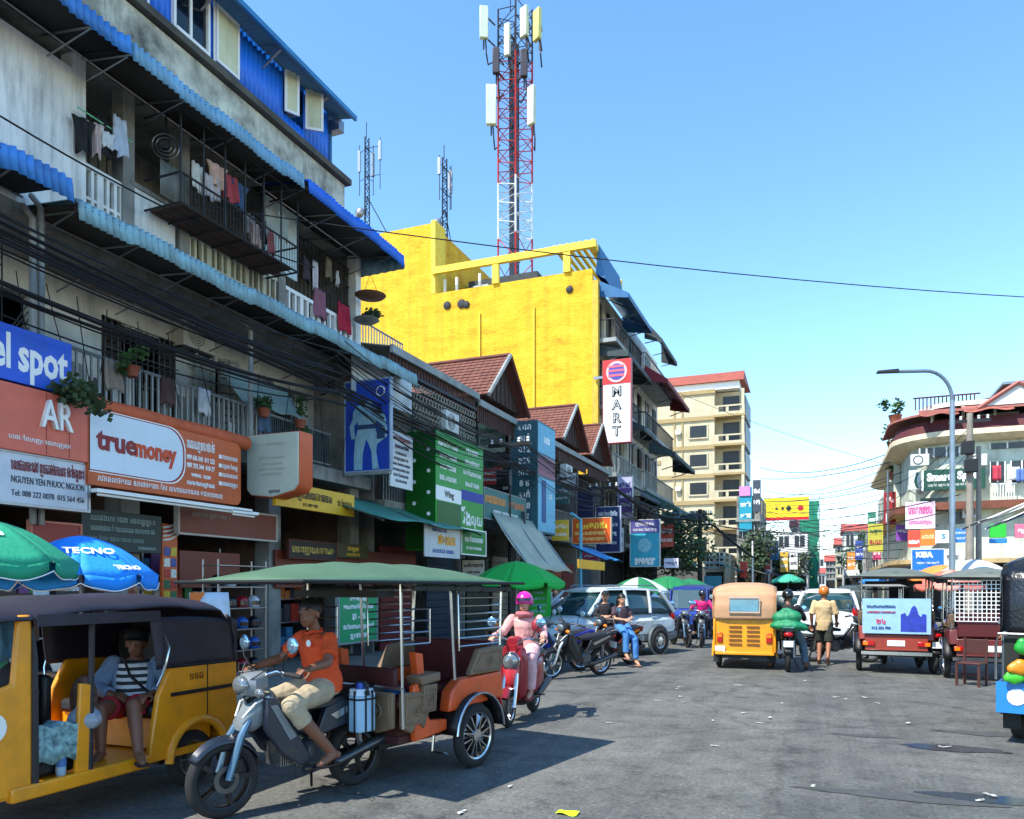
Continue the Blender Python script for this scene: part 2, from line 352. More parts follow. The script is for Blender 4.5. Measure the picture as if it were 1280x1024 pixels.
# window grille on level 1 (fan of bars)
LA(m := MB())
for i in range(9): m.tube([(-11.12, 7.02, 5.15), (-11.12, 7.75, 5.2 + .15 * i)], .012, 5)
m.build('window_grille', STL, A)['kind'] = 'stuff'
# level-1 balcony railing
RAIL = mat((148, 152, 150), .5, .4, .35, 4); BAR = mat((96, 100, 100), .55, .4, .4, 6)
LA(m := MB()); m.tube([(-9.8, 6.0, 5.3), (-9.8, 11.6, 5.24)], .03); m.tube([(-9.8, 6.0, 4.52), (-9.8, 13.7, 4.5)], .02)
m.tube([(-9.8, 11.6, 5.22), (-9.8, 13.7, 5.18)], .028); m.build('handrail', RAIL, A)
LA(m := MB()); y = 6.02
while y < 11.5: m.box(-9.815, -9.785, y, y + .03, 4.42, 5.28); y += .125
m.build('railing', RAIL, A)['kind'] = 'stuff'
LA(m := MB()); y = 11.6
while y < 13.7: m.box(-9.81, -9.79, y, y + .016, 4.42, 5.2); y += .06
m.build('railing', mat((70, 84, 88), .5, .4, .3), A)['kind'] = 'stuff'
# boards and washing leant behind the railing
for k in range(16):
    y = 6.1 + k * .33 + rnd.uniform(0, .1); w = rnd.uniform(.1, .26); h = rnd.uniform(.45, .78)
    LA(m := MB()); m.box(-10.0, -9.96, y, y + w, 4.42, 4.42 + h); m.build('rail_board', rnd.choice([PLAS, PLASD, LOUV]), A)
# downpipes
for (y, z0, z1, x) in ((6.62, 2.6, 7.1, -9.65), (6.74, 2.6, 7.3, -9.65), (10.95, 3.9, 6.9, -9.65)):
    LA(m := MB()); m.tube([(x, y, z0), (x, y, z1 - .25), (x - .25, y + .05, z1)], .045, 8)
    for zz in (z0 + .6, (z0 + z1) / 2, z1 - .5): m.lathe([(.055, -.03), (.055, .03)], (x, y, zz), 'z', 8)
    m.build('downpipe', PIPE, A)
# corrugated awnings
def awning(y0, y1, xw, zw, xo, zo, drop, ma, pitch=.11, parent=A, loc=LA, under=SOFF):
    n = int((y1 - y0) / pitch * 2)
    m = MB(); loc(m)
    prof = [(xw, zw), (xo - .12, zo + .05), (xo, zo), (xo + .03, zo - drop)]
    def f(a, b):
        k = b * 3; i = min(2, int(k)); q = k - i; x = prof[i][0] * (1 - q) + prof[i + 1][0] * q; z = prof[i][1] * (1 - q) + prof[i + 1][1] * q
        w = .022 * (1 if round(a * n) % 2 else -1)
        k2 = int(a * (y1 - y0) / .85); jz = (((k2 * 7919 + int(y0 * 31)) % 97) / 97 - .5) * .05 * min(1, b * 1.5)
        return (x + (w if b > .6 else 0) + jz * .6, y0 + (y1 - y0) * a, z + (w if b < .7 else 0) + jz)
    m.sheet(f, n, 3)
    o = m.build('awning', ma, parent, smooth=20)
    o.modifiers.new('s', 'SOLIDIFY').thickness = .008
    b_ = MB(); loc(b_); b_.box(xw, xo - .03, y0 + .01, y1 - .01, -.02, .0) if False else b_.quad((xw, y0, zw - .05), (xo - .02, y0, zo - .06), (xo - .02, y1, zo - .06), (xw, y1, zw - .05)); b_.build('shade_sheet', DARKIN, parent).modifiers.new('s', 'SOLIDIFY').thickness = .01  # dark sheet added beneath the awning; underside shade is put into its colour
    s = MB(); loc(s); y = y0 + .1
    while y < y1:
        s.tube([(xw, y, zw - .12), (xo - .06, y, zo - .1)], .018, 5); s.tube([(xw + .02, y, zw - .75), (xo - .2, y, zo - .1)], .014, 5); y += 1.1
    s.tube([(xo - .08, y0, zo - .1), (xo - .08, y1, zo - .1)], .02, 5); s.tube([((xw + xo) / 2, y0, (zw + zo) / 2 - .12), ((xw + xo) / 2, y1, (zw + zo) / 2 - .12)], .018, 5)
    s.build('awning_frame', STL, parent)
    return o
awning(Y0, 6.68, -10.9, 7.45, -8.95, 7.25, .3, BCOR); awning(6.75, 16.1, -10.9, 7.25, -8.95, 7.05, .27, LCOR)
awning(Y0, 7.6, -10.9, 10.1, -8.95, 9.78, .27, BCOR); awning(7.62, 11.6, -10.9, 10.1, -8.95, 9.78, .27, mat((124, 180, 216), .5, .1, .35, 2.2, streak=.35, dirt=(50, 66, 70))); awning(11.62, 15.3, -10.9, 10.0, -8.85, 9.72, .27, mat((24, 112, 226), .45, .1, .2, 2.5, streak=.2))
LA(m := MB()); m.sheet(lambda a, b: (-10.9 + 2.05 * a, 15.3 + .018 * math.sin(a * 60), (10.0 - .28 * a) - b * (.62 - .32 * a)), 40, 1); m.build('awning_end', LCOR, A, smooth=20).modifiers.new('s', 'SOLIDIFY').thickness = .006
# level 2
def seg(u0, u1, X=-10): return yo(on_x(u0, 300, X)[0]), yo(on_x(u1, 300, X)[0])
ya, yb = Y0, yo(on_x(95, 200, -10)[0])
LA(m := MB()); m.box(-10.2, -10.0, ya, yb, 7.18, 9.6); m.build('wall', mat((238, 240, 236), .85, var=.4, scale=.9, streak=.7, bump=.25, dirt=(40, 44, 42)), A)
wall_with_holes(-11.3, .12, yb, Y1 - .2, 7.18, 9.85, [(yb + .3, yb + 1.0, 7.18, 9.2), (9.6, 10.5, 7.18, 9.3), (11.2, 12.2, 7.18, 9.3), (13.0, 14.2, 7.18, 9.3)]).build('wall', PLASD, A)
def balustrade(y0, y1, z0, z1, nx, nz, ma, x=-10.06):
    m = MB(); LA(m); m.box(x - .05, x + .05, y0, y1, z1 - .08, z1).box(x - .05, x + .05, y0, y1, z0, z0 + .08)
    for i in range(nx + 1):
        y = y0 + (y1 - y0) * i / nx; w = .055 if i % 3 == 0 else .025
        m.box(x - .04, x + .04, y - w, y + w, z0 + .08, z1 - .08)
    for k in range(1, nz):
        z = z0 + (z1 - z0) * k / nz; m.box(x - .033, x + .033, y0, y1, z - .022, z + .022)
    o = m.build('balustrade', ma, A)
a, b = seg(97, 155); balustrade(a, b, 7.25, 8.3, 6, 2, PLAS)
a, b = seg(163, 219); LA(m := MB()); m.box(-10.12, -10.0, a, b, 7.18, 8.35); m.build('parapet', PLAS, A); LA(m := MB()); m.box(-10.16, -9.97, a - .02, b + .02, 8.35, 8.42); m.build('coping', PLASD, A)
a, b = seg(237, 352); balustrade(a, b, 7.2, 8.2, 15, 2, CREAM)
a, b = seg(355, 440); balustrade(a, b, 7.2, 8.15, 12, 2, WHT)
for u in (98, 160, 230, 352, 447):
    y = seg(u, u + 1)[0]; LA(m := MB()); m.box(-10.22, -9.98, y - .11, y + .11, 7.18, 9.85); m.build('column', PLAS if u in (447, 98) else PLASD, A)
# hanging iron cage on level 2
a, b = seg(226, 372, -9.25); LA(m := MB())
X0, X1, Z0, Z1 = -10.0, -9.25, 8.05, 9.6
for y in [a + (b - a) * i / 6 for i in range(7)]:
    m.tube([(X1, y, Z0), (X1, y, Z1)], .018, 5); m.tube([(X0, y, Z0), (X1, y, Z0)], .016, 5)
for z in (Z0, Z0 + .5, Z1): m.tube([(X1, a, z), (X1, b, z)], .02, 5); m.tube([(X0, a, z), (X1, a, z)], .02, 5); m.tube([(X0, b, z), (X1, b, z)], .02, 5)
for i in range(1, 6): m.tube([(X0 + (X1 - X0) * i / 6, a, Z0), (X0 + (X1 - X0) * i / 6, b, Z0)], .01, 4)
m.build('balcony_cage', IRON, A)
LA(m := MB()); m.box(X0, X1 - .03, a + .1, b - .1, Z0 + .02, Z0 + .045); m.build('cage_floor', RUST, A)
a2, b2 = seg(333, 372, -9.9); LA(m := MB()); m.box(-9.95, -9.91, a2, b2, 8.3, 9.7); 
m.build('frosted_panel', mat((190, 205, 205), .3, var=.3), A)
a2, b2 = seg(200, 232, -9.9); LA(m := MB()); m.sheet(lambda p, q: (-9.9 + .02 * math.sin(p * 70), a2 + (b2 - a2) * p, 8.42 + .6 * q), 24, 1); m.build('corrugated_screen', LOUV, A, smooth=20).modifiers.new('s', 'SOLIDIFY').thickness = .006
# fascia band, ledge, blue top storey
LA(m := MB()); m.box(-10.3, -9.62, Y0, 14.0, 10.12, 10.95); m.build('fascia_band', mat((216, 214, 192), .85, var=.85, scale=1.7, streak=.75, bump=.5, dirt=(36, 32, 25)), A)
LA(m := MB()); m.box(-15.8, -9.5, Y0, 14.1, 10.97, 11.1); m.build('ledge', mat((92, 88, 76), .9, var=.7, scale=1.6, dirt=(18, 18, 15)), A)
BY1 = 13.55
def corr_wall(x, y0, y1, z0, z1, holes, ma, nm='corrugated_wall', p=.13):
    ys = [y0]
    segs = []; y = y0
    for (a, b, c, d) in sorted(holes): segs += [(y, a, z0, z1), (a, b, z0, c), (a, b, d, z1)]; y = b
    segs.append((y, y1, z0, z1)); m = MB(); LA(m)
    for (a, b, c, d) in segs:
        if b - a < .02 or d - c < .02: continue
        n = max(2, int((b - a) / p * 3))
        m.sheet(lambda q, w: (x + (.025 if (round(q * n) % 3) == 0 else 0), a + (b - a) * q, c + (d - c) * w), n, 1)
    o = m.build(nm, ma, A, smooth=15); o.modifiers.new('s', 'SOLIDIFY').thickness = .01; return o
w1 = seg(216, 256, -9.75); w2 = seg(266, 294, -9.75); w3 = seg(352, 378, -9.75); w0 = seg(120, 165, -9.75)
corr_wall(-9.75, Y0, BY1, 11.1, 12.5, [(w1[0], w1[1], 11.3, 12.4), (w3[0], w3[1], 11.5, 12.3)], BHOU)
LA(m := MB()); m.sheet(lambda q, w: (-15.6 + 5.85 * q, BY1 + (.025 if (round(q * 120) % 3) == 0 else 0), 11.12 + 1.38 * w), 120, 1); m.build('corrugated_wall', BHOU, A, smooth=15).modifiers.new('s', 'SOLIDIFY').thickness = .01
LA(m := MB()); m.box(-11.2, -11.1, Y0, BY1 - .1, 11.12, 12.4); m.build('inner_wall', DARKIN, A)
LA(m := MB()); m.box(-9.77, -9.65, w1[0], w1[1], 11.2, 11.31).box(-9.77, -9.67, w1[0] - .05, w1[0], 11.24, 12.45).box(-9.77, -9.67, w1[1], w1[1] + .05, 11.24, 12.45).box(-9.75, -9.7, (w1[0] + w1[1]) / 2 - .025, (w1[0] + w1[1]) / 2 + .025, 11.31, 12.45); m.build('window_frame', WHT, A)
LA(m := MB()); m.box(-9.74, -9.725, w1[0], w1[1], 11.31, 12.4); m.build('window_pane', glassm((20, 30, 40), alpha=.8), A)
def flap(y0, y1, z0, z1, ang, ma, x=-9.68):
    m = MB(); m.M = Matrix.Translation((x - AX, ym(y0) - AY, zm(z0))) @ Matrix.Rotation(ang, 4, 'Z'); w, h = y1 - y0, z1 - z0
    m.box(-.02, .02, 0, w, 0, .05).box(-.02, .02, 0, w, h - .05, h).box(-.02, .02, 0, .05, .05, h - .05).box(-.02, .02, w - .05, w, .05, h - .05)
    f = m.build('shutter', WHT, A); n = MB(); n.M = m.M; n.box(-.008, .008, .05, w - .05, .05, h - .05); n.build('shutter_panel', ma, f)
CRP = mat((214, 214, 176), .6, var=.25, scale=2, streak=.3)
flap(w2[0], w2[1], 11.3, 12.3, 0, CRP); flap(w3[0], w3[0] + .3, 11.5, 12.35, -.5, CRP); flap(w3[1], w3[1] + .36, 11.5, 12.35, -.9, CRP)
LA(m := MB()); 
for y in (seg(170, 171, -9.75)[0], seg(181, 182, -9.75)[0], seg(264, 265, -9.75)[0]): m.tube([(-9.68, y, 11.12), (-9.68, y, 12.4)], .02, 6)
m.build('conduit', WHT, A)
# roof with brackets, gutter
LA(m := MB()); m.sheet(lambda a, b: (-9.2 - 6.6 * b, Y0 - .2 + (BY1 + .45 - Y0) * a, 12.28 + 1.2 * b + (.02 if round(a * 220) % 2 else 0)), 220, 2); m.build('roof', mat((70, 120, 150), .4, .3, .3, 2), A, smooth=15).modifiers.new('s', 'SOLIDIFY').thickness = .012
LA(m := MB()); m.box(-9.24, -9.18, Y0 - .2, BY1 + .26, 12.22, 12.32); m.build('roof_edge', mat((60, 130, 175), .4, .3), A)
for y in (seg(258, 259, -9.6)[0], seg(335, 336, -9.6)[0], seg(395, 396, -9.6)[0]):
    LA(m := MB()); m.tube([(-9.72, y, 12.0), (-9.3, y, 12.25)], .02, 5); m.tube([(-9.72, y, 12.27), (-9.3, y, 12.25)], .018, 5); m.build('roof_bracket', STL, A)
LA(m := MB()); m.box(-10.2, -9.5, BY1 + .05, BY1 + .25, 12.0, 12.25); m.build('gutter_box', STL, A)
LA(m := MB()); m.tube([(-9.8, BY1 + .15, 11.05), (-9.8, BY1 + .15, 12.1)], .05, 8); m.build('downpipe', mat((50, 110, 160), .5), A)
# ------------------------------------------------------------------ low tiled row beyond the block
TILE = mat((124, 78, 62), .85, var=.8, scale=3, bump=.4, dirt=(84, 44, 38)); TILED = mat((104, 58, 48), .85, var=.5, scale=3, dirt=(50, 30, 26)); BRWN = mat((74, 44, 36), .8, var=.4, scale=4, streak=.3)
GRYC = mat((150, 152, 148), .7, .2, .5, 1.5, streak=.4, dirt=(60, 60, 58)); TEALW = mat((96, 120, 122), .85, var=.5, scale=1.2, streak=.5, dirt=(36, 44, 46))
def tiled_slope(parent, p0, p1, q0, q1, n, k, name='roof_slope', ma=TILE):
    """courses of overlapping tiles between the eave p0-p1 and the ridge q0-q1"""
    m = MB(); P0, P1, Q0, Q1 = map(Vector, (p0, p1, q0, q1)); nrm = (P1 - P0).cross(Q0 - P0).normalized()
    if nrm.z < 0: nrm = -nrm
    for j in range(n):
        a, b = j / n, min(1, (j + 1.25) / n)
        for i in range(k):
            c, d = i / k, (i + .93) / k
            w = lambda s, t: (P0.lerp(P1, s)).lerp(Q0.lerp(Q1, s), t)
            h0 = .035; h1 = .004
            v = [w(c, a) + nrm * h0, w(d, a) + nrm * h0, w(d, b) + nrm * h1, w(c, b) + nrm * h1]
            m.add(v + [v[0] - nrm * .02, v[1] - nrm * .02], [(0, 1, 2, 3), (0, 4, 5, 1)])
    base = MB().quad(P0 - nrm * .01, P1 - nrm * .01, Q1 - nrm * .01, Q0 - nrm * .01)
    b = base.build(name, TILED, parent); o = m.build('tile', ma, b, smooth=None); o['kind'] = 'stuff'
def rowhouse(label, y0, y1, gable, front, seed, zt=7.3):
    """two-storey shop with street front at x=-10, floor slab, upper balcony, optional street gable"""
    r = random.Random(seed); t = thing('row_shop', label, 'building', (-10, (y0 + y1) / 2, 0), 0, 'low row shops beyond the tall block'); w = (y1 - y0) / 2
    def Bx(nm, m_, *a): return MB().box(*a).build(nm, m_, t)
    for s in (-1, 1):
        Bx('party_wall', PLASD, -5, 0 if s < 0 else -.01, s * w - .09 if s > 0 else -w + .005, s * w - .005 if s > 0 else -w + .09, .12, 7.3)
    Bx('back_wall', DARKIN, -5, -4.9, -w + .1, w - .1, .12, 7.3)
    Bx('floor_slab', PLASD, -4.9, .35, -w, w, 3.55, 3.8)
    m = MB(); n = 5
    for i in range(n):
        if i in (1, 3): m.box(-1.0, -.9, -w + .1 + (2 * w - .2) * i / n, -w + .1 + (2 * w - .2) * (i + .5) / n, 3.8, 7.2)
        else: m.box(-1.0, -.9, -w + .1 + (2 * w - .2) * i / n, -w + .1 + (2 * w - .2) * (i + 1) / n, 3.8, 7.2)
    m.build('wall', front, t)
    m = MB()
    for i in range(int(2 * w / .13)): m.box(.25, .275, -w + .05 + i * .13, -w + .085 + i * .13, 3.8, 4.75)
    m.box(.23, .295, -w, w, 4.75, 4.81); m.build('railing', r.choice([RAIL, BAR, LOUV]), t)['kind'] = 'stuff'
    # roof eave over the pavement
    n = int(2 * w / .2)
    m = MB().sheet(lambda a, b: (.55 - 5.5 * b, -w - .02 + (2 * w + .04) * a, zt + (1.1 if gable else 1.1) * b + (.02 if round(a * n) % 2 else 0)), n, 1); m.build('roof', GRYC, t, smooth=15).modifiers.new('s', 'SOLIDIFY').thickness = .02
    MB().box(.5, .58, -w - .02, w + .02, zt - .16, zt + .03).build('fascia_board', LOUV, t)
    m = MB(); 
    for i in range(int(2 * w / .16)): m.box(.44, .46, -w + i * .16, -w + i * .16 + .11, zt - .62, zt - .14)
    m.build('valance', BRWN, t)['kind'] = 'stuff'
    if gable:
        gw = min(w, 1.75); zb, za = zt + .4, zt + 1.95
        g_ = MB().add([(.3, -gw + .15, zb), (.3, gw - .15, zb), (.3, 0, za - .1), (.22, -gw + .15, zb), (.22, gw - .15, zb), (.22, 0, za - .1)], [(0, 1, 2), (5, 4, 3), (0, 3, 4, 1)]).build('gable', BRWN, t)
        m = MB()
        for i in range(9):
            yy = -gw + .35 + (2 * gw - .7) * i / 8; hh = (za - zb - .1) * (1 - abs(yy) / (gw - .15))
            m.box(.3, .325, yy - .06, yy + .06, zb, zb + hh)
        m.build('gable_board', WOODD, g_)['kind'] = 'stuff'
        for s in (-1, 1):
            tiled_slope(t, (.6, s * gw, zb - .1), (-2.4, s * gw, zb - .1), (.6, 0, za), (-2.4, 0, za), 12, 14)
            MB().tube([(.62, s * gw, zb - .1), (.62, 0, za + .02)], .07, 6).build('bargeboard', LOUV if s < 0 else TILED, t)
        MB().tube([(.6, 0, za + .03), (-2.4, 0, za + .03)], .08, 6).build('ridge_tile', TILED, t)
    return t
rowhouse('dim low shop with iron screen and no gable beside the tall block', 15.9, 20.9, False, PLASD, 1, 7.45)
rowhouse('low shop under the nearest and largest red tiled gable', 21.0, 25.5, True, TEALW, 2)
rowhouse('flat-eaved low shop between the tiled gables, behind the teal vertical sign', 25.6, 28.5, False, TEALW, 3, 7.3)
rowhouse('low shop under the middle red tiled gable', 28.6, 32.7, True, BRWN, 4)
rowhouse('low shop under the small farthest red tiled gable against the yellow wall', 32.8, 36.6, True, BRWN, 5, 7.3)
# pierced screen and white wall under the awning end
o = thing('breeze_block_screen', 'pale pierced concrete screen above the green signs', 'screen', (-9.45, 0, 0)); a, b = on_x(517, 500, -9.45)[0], on_x(594, 500, -9.45)[0]
m = MB()
for i in range(22):
    for j in range(6):
        y, z = a + (b - a) * (i + .5) / 22, 5.55 + .24 * j
        m.torus((0, y, z), 'x', .085, .02, 8, 4)
m.build('pierced_block', mat((142, 140, 130), .85, var=.4), o)['kind'] = 'stuff'
MB().box(-.03, .03, a - .05, b + .05, 6.92, 7.0).box(-.03, .03, a - .05, b + .05, 5.32, 5.4).build('screen_frame', IRON, o)
m = MB(); y = on_x(470, 440, -9.3)[0]; ye = on_x(545, 480, -9.3)[0]
m.tube([(0, 0, .02), (0, ye - y, .02)], .025, 5); m.tube([(0, 0, .7), (0, ye - y, .7)], .025, 5)
for i in range(24): m.tube([(0, (ye - y) * i / 23, 0), (0, (ye - y) * i / 23, .7)], .018, 4)
one(m, 'roof_railing', STL, 'grey metal railing on the roof edge just past the tall block', 'railing', None, (-10.3, y, 7.45))
# ------------------------------------------------------------------ yellow building
YW = mat((240, 190, 26), .85, var=.5, scale=.8, bump=.9, streak=.3, dirt=(206, 142, 12)); YW2 = mat((240, 208, 60), .7, var=.2)
def yellow_wall():
    m = bpy.data.materials.new('yellow_render'); m.use_nodes = True; n = m.node_tree; b = n.nodes['Principled BSDF']; L = n.links.new; tc = n.nodes.new('ShaderNodeTexCoord'); b.inputs['Roughness'].default_value = .88
    def noise(sc, det, ro, vec=None):
        z = n.nodes.new('ShaderNodeTexNoise'); z.inputs['Scale'].default_value = sc; z.inputs['Detail'].default_value = det; z.inputs['Roughness'].default_value = ro; L(vec or tc.outputs['Object'], z.inputs['Vector']); return z.outputs[0]
    def ramp(src, st):
        r = n.nodes.new('ShaderNodeValToRGB'); e = r.color_ramp.elements
        while len(e) < len(st): e.new(.5)
        for k, (p, c) in enumerate(st): e[k].position = p; e[k].color = c + (1,)
        L(src, r.inputs[0]); return r.outputs[0]
    def mul(a, c, f):
        x = n.nodes.new('ShaderNodeMix'); x.data_type = 'RGBA'; x.blend_type = 'MULTIPLY'; x.inputs[0].default_value = f; L(a, x.inputs[6]); L(c, x.inputs[7]); return x.outputs[2]
    mp = n.nodes.new('ShaderNodeMapping'); mp.inputs['Scale'].default_value = (1, 1, 2.6); L(tc.outputs['Object'], mp.inputs[0])
    base = ramp(noise(.75, 8, .7, mp.outputs[0]), [(.3, (.52, .25, .006)), (.44, (.7, .39, .01)), (.6, (.76, .47, .02)), (.75, (.76, .53, .07))])
    fine = ramp(noise(5, 6, .75, mp.outputs[0]), [(.3, (.72, .62, .5)), (.5, (1, 1, 1)), (.75, (1.05, 1.05, 1.05))])
    ms = n.nodes.new('ShaderNodeMapping'); ms.inputs['Scale'].default_value = (2.2, 2.2, .07); L(tc.outputs['Object'], ms.inputs[0])
    stk = ramp(noise(1, 6, .75, ms.outputs[0]), [(.48, (1, 1, 1)), (.7, (.55, .46, .36))])
    L(mul(mul(base, fine, .8), stk, .45), b.inputs['Base Color'])
    bk = n.nodes.new('ShaderNodeTexBrick'); bk.inputs['Scale'].default_value = 1; bk.inputs['Brick Width'].default_value = .45; bk.inputs['Row Height'].default_value = .16; bk.inputs['Mortar Size'].default_value = .012; bk.inputs['Color1'].default_value = bk.inputs['Color2'].default_value = (1, 1, 1, 1); bk.inputs['Mortar'].default_value = (0, 0, 0, 1)
    sw = n.nodes.new('ShaderNodeMapping'); sw.inputs['Rotation'].default_value = (R(90), 0, 0); L(tc.outputs['Object'], sw.inputs[0]); L(sw.outputs[0], bk.inputs['Vector'])
    b1 = n.nodes.new('ShaderNodeBump'); b1.inputs['Strength'].default_value = .1; b1.inputs['Distance'].default_value = .03; L(bk.outputs[0], b1.inputs['Height'])
    b2 = n.nodes.new('ShaderNodeBump'); b2.inputs['Strength'].default_value = .6; b2.inputs['Distance'].default_value = .06; L(noise(4, 6, .7, mp.outputs[0]), b2.inputs['Height']); L(b1.outputs[0], b2.inputs['Normal']); L(b2.outputs[0], b.inputs['Normal'])
    return m
YW = yellow_wall()
EY, EX = 36.9, -10.5
E = thing('yellow_building', 'tall building with a blank bright yellow side wall and rooftop pergola', 'building', (EX, EY, 0))
zt = on_y(739, 336, EY)[1]
xL, zL = on_y(540, 290, EY); xT = on_y(462, 290, EY)[0]; zT = on_y(500, 287, EY)[1]
MB().box(xT - EX - 3, 0, 0, .25, .1, zt).build('side_wall', YW, E)
MB().box(xT - EX - 3, xL - EX, -.003, 8, zt, zT).build('stair_tower', YW, E)
MB().box(xL - EX - .05, xL - EX + .2, -.02, 1.2, zt + .01, zT + .15).build('tower_edge', YW2, E)
MB().box(xT - EX - 3, -.3, .25, 14.5, zt - 1.25, zt - 1.0).build('roof_slab', PLASD, E)
# rim and pipe stubs on the wall
for k, (u, v, s) in enumerate(((559, 382, .16), (577, 380, .18), (583, 381, .14), (712, 362, .13))):
    x, z = on_y(u, v, EY); m = MB().torus((0, 0, 0), 'y', s * 1.1, .05, 12, 6); m.lathe([(s, .0), (s, -.06), (.02, -.08)], (0, 0, 0), 'y', 10)
    o = m.build('vent_cap', IRON, E); o.location = (x - EX, -.03, z)
# pergola over the roof terrace
xa, za = on_y(541, 325, EY); xb = on_y(739, 305, EY)[0]; zp = on_y(730, 303, EY)[1]
for nm, bx in (('pergola_beam', (xa - EX, .2, -.15, .1, zp - .35, zp)), ('pergola_beam', (xa - EX, .2, 5.2, 5.45, zp - .35, zp)), ('pergola_beam', (-.1, .15, .1, 5.2, zp - .33, zp - .02))):
    MB().box(*bx).build(nm, YW2, E)
for u in (620, 709):
    x = on_y(u, 340, EY)[0] - EX
    for y0 in (-.12, 5.2): MB().box(x - .18, x + .18, y0, y0 + .2, zt, zp - .35).build('pergola_post', YW2, E)
for i in range(7):
    x = on_y(690 + i * 8, 320, EY)[0] - EX; MB().box(x, x + .13, .1, 5.2, zp + .002, zp + .15).build('pergola_slat', YW2, E)
# terrace house behind the pergola
MB().box(xL - EX + .3, xL - EX + 4.6, 4, 9, zt - 1, zt + 2.1).build('terrace_house', mat((60, 66, 66), .8, var=.5), E)
m = MB()
for u in (548, 563, 592): x = on_y(u, 340, EY)[0] - EX; m.box(x, x + .12, .6, .72, zt - .9, zp - .4)
m.build('terrace_post', WHT, E)['kind'] = 'stuff'
x = on_y(578, 340, EY)[0] - EX; MB().box(x - .6, x + .35, 2.6, 3.2, zt - 1, zt + 1.2).build('terrace_locker', mat((190, 200, 198), .5), E)
m = MB().lathe([(.8, 0), (.8, .9), (.55, 1.1), (.05, 1.15)], (on_y(687, 345, EY)[0] - EX, 2.2, zt - 1), 'z', 14).build('water_tank', STL, E)
# street front of the yellow building and its neighbour: storeys, balconies, awnings
def street_front(t, x, y0, y1, zs, ma, r, bal=True, aw=None):
    for k in range(len(zs) - 1):
        z0, z1 = zs[k], zs[k + 1]; n = max(2, int((y1 - y0) / 2)); m = MB(); w = (y1 - y0) / n
        for i in range(n):
            a = y0 + w * i
            m.box(x - .2, x, a, a + .35, z0, z1); m.box(x - .2, x, a + w - .35, a + w, z0, z1); m.box(x - .2, x, a + .35, a + w - .35, z1 - .6, z1)
            if i % 2: m.box(x - .2, x, a + .35, a + w - .35, z0, z0 + .9)
            q = MB().box(x - .15, x - .08, a + .35, a + w - .35, z0 + (.9 if i % 2 else 0), z1 - .6).build('window', mat((36, 44, 50), .25, var=.3), t)
            MB().box(x - .08, x - .02, a + w / 2 - .03, a + w / 2 + .03, z0 + (.9 if i % 2 else 0), z1 - .6).build('mullion', r.choice([WHT, BRWN]), q)
        m.build('wall', ma, t)
        if bal:
            MB().box(x - .1, x + 1.15, y0, y1, z0 - .2, z0).build('balcony_slab', LOUV, t)
            b = MB(); 
            for i in range(int((y1 - y0) / .22)): b.box(x + 1.06, x + 1.09, y0 + i * .22, y0 + i * .22 + .03, z0, z0 + .9)
            for i in range(5): b.box(x + .05 + i * .22, x + .08 + i * .22, y0, y0 + .03, z0, z0 + .9)
            b.box(x + 1.04, x + 1.11, y0, y1, z0 + .9, z0 + .96).box(x, x + 1.1, y0 - .02, y0 + .04, z0 + .9, z0 + .96)
            b.build('railing', r.choice([RAIL, LOUV, IRON]), t)['kind'] = 'stuff'
zs = [4.0, 7.4, 10.8, 14.1, 17.0]
r_ = random.Random(3)
street_front(E, 0, .25, 6.5, zs, CREAM, r_)
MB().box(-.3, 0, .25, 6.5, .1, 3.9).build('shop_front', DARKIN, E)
def sloped_awning(t, x, y0, y1, zw, out, drop, ma, nm='awning', val=.25):
    n = max(4, int((y1 - y0) / .25)); m = MB().sheet(lambda a, b: (x + out * b, y0 + (y1 - y0) * a, zw - drop * b + (.02 if round(a * n) % 2 else 0)), n, 2)
    m.sheet(lambda a, b: (x + out, y0 + (y1 - y0) * a, zw - drop - val * b), n, 1)
    o = m.build(nm, ma, t, smooth=15); o.modifiers.new('s', 'SOLIDIFY').thickness = .015
    for yy in (y0, y1): MB().add([(x, yy - .008, zw), (x + out, yy - .008, zw - drop), (x + out, yy - .008, zw - drop - val), (x, yy - .008, zw - drop * .7 - val), (x, yy + .008, zw), (x + out, yy + .008, zw - drop), (x + out, yy + .008, zw - drop - val), (x, yy + .008, zw - drop * .7 - val)], [(0, 1, 2, 3), (7, 6, 5, 4), (0, 4, 5, 1), (1, 5, 6, 2), (2, 6, 7, 3)]).build('awning_cheek', ma, t)
    f = MB()
    for y in (y0 + .05, (y0 + y1) / 2, y1 - .05): f.tube([(x, y, zw - .1 - drop * .2 - 1.0), (x + out * .95, y, zw - drop - .03)], .03, 4); f.tube([(x, y, zw - .06), (x + out * .95, y, zw - drop - .05)], .03, 4)
    f.build('awning_frame', STL, t)
DAW = mat((46, 62, 66), .7, var=.4, scale=2); BAW = mat((24, 98, 150), .5, var=.3, scale=2); RAW = mat((120, 30, 44), .7, var=.3); GAW = mat((60, 96, 92), .7, var=.4, scale=1.5)
sloped_awning(E, .0, .5, 6.3, 17.2, 1.7, .9, BAW); sloped_awning(E, 0, .5, 6.3, 14.0, 1.7, .6, DAW)
MB().add([(.0, .6, 17.5), (.0, 5, 17.5), (.5, 5, 17.2), (.5, .6, 17.2), (.15, .6, 19.0), (.15, 5, 19.0)], [(0, 3, 4), (3, 2, 5, 4), (0, 4, 5, 1), (1, 5, 2)]).build('roof_hood', BAW, E)
sloped_awning(E, 1.0, 3.2, 6.4, 10.7, .9, .5, DAW); sloped_awning(E, 1.0, 1, 6.4, 7.1, 1.2, .6, DAW)
MB().box(.0, .3, -.03, .25, .1, zt - .6).build('corner_pier', mat((206, 176, 60), .8, var=.4, streak=.4), E)
F = thing('balcony_shophouse', 'grey shophouse with stacked balconies and dark awnings beyond the yellow one', 'building', (-10.3, 43.5, 0))
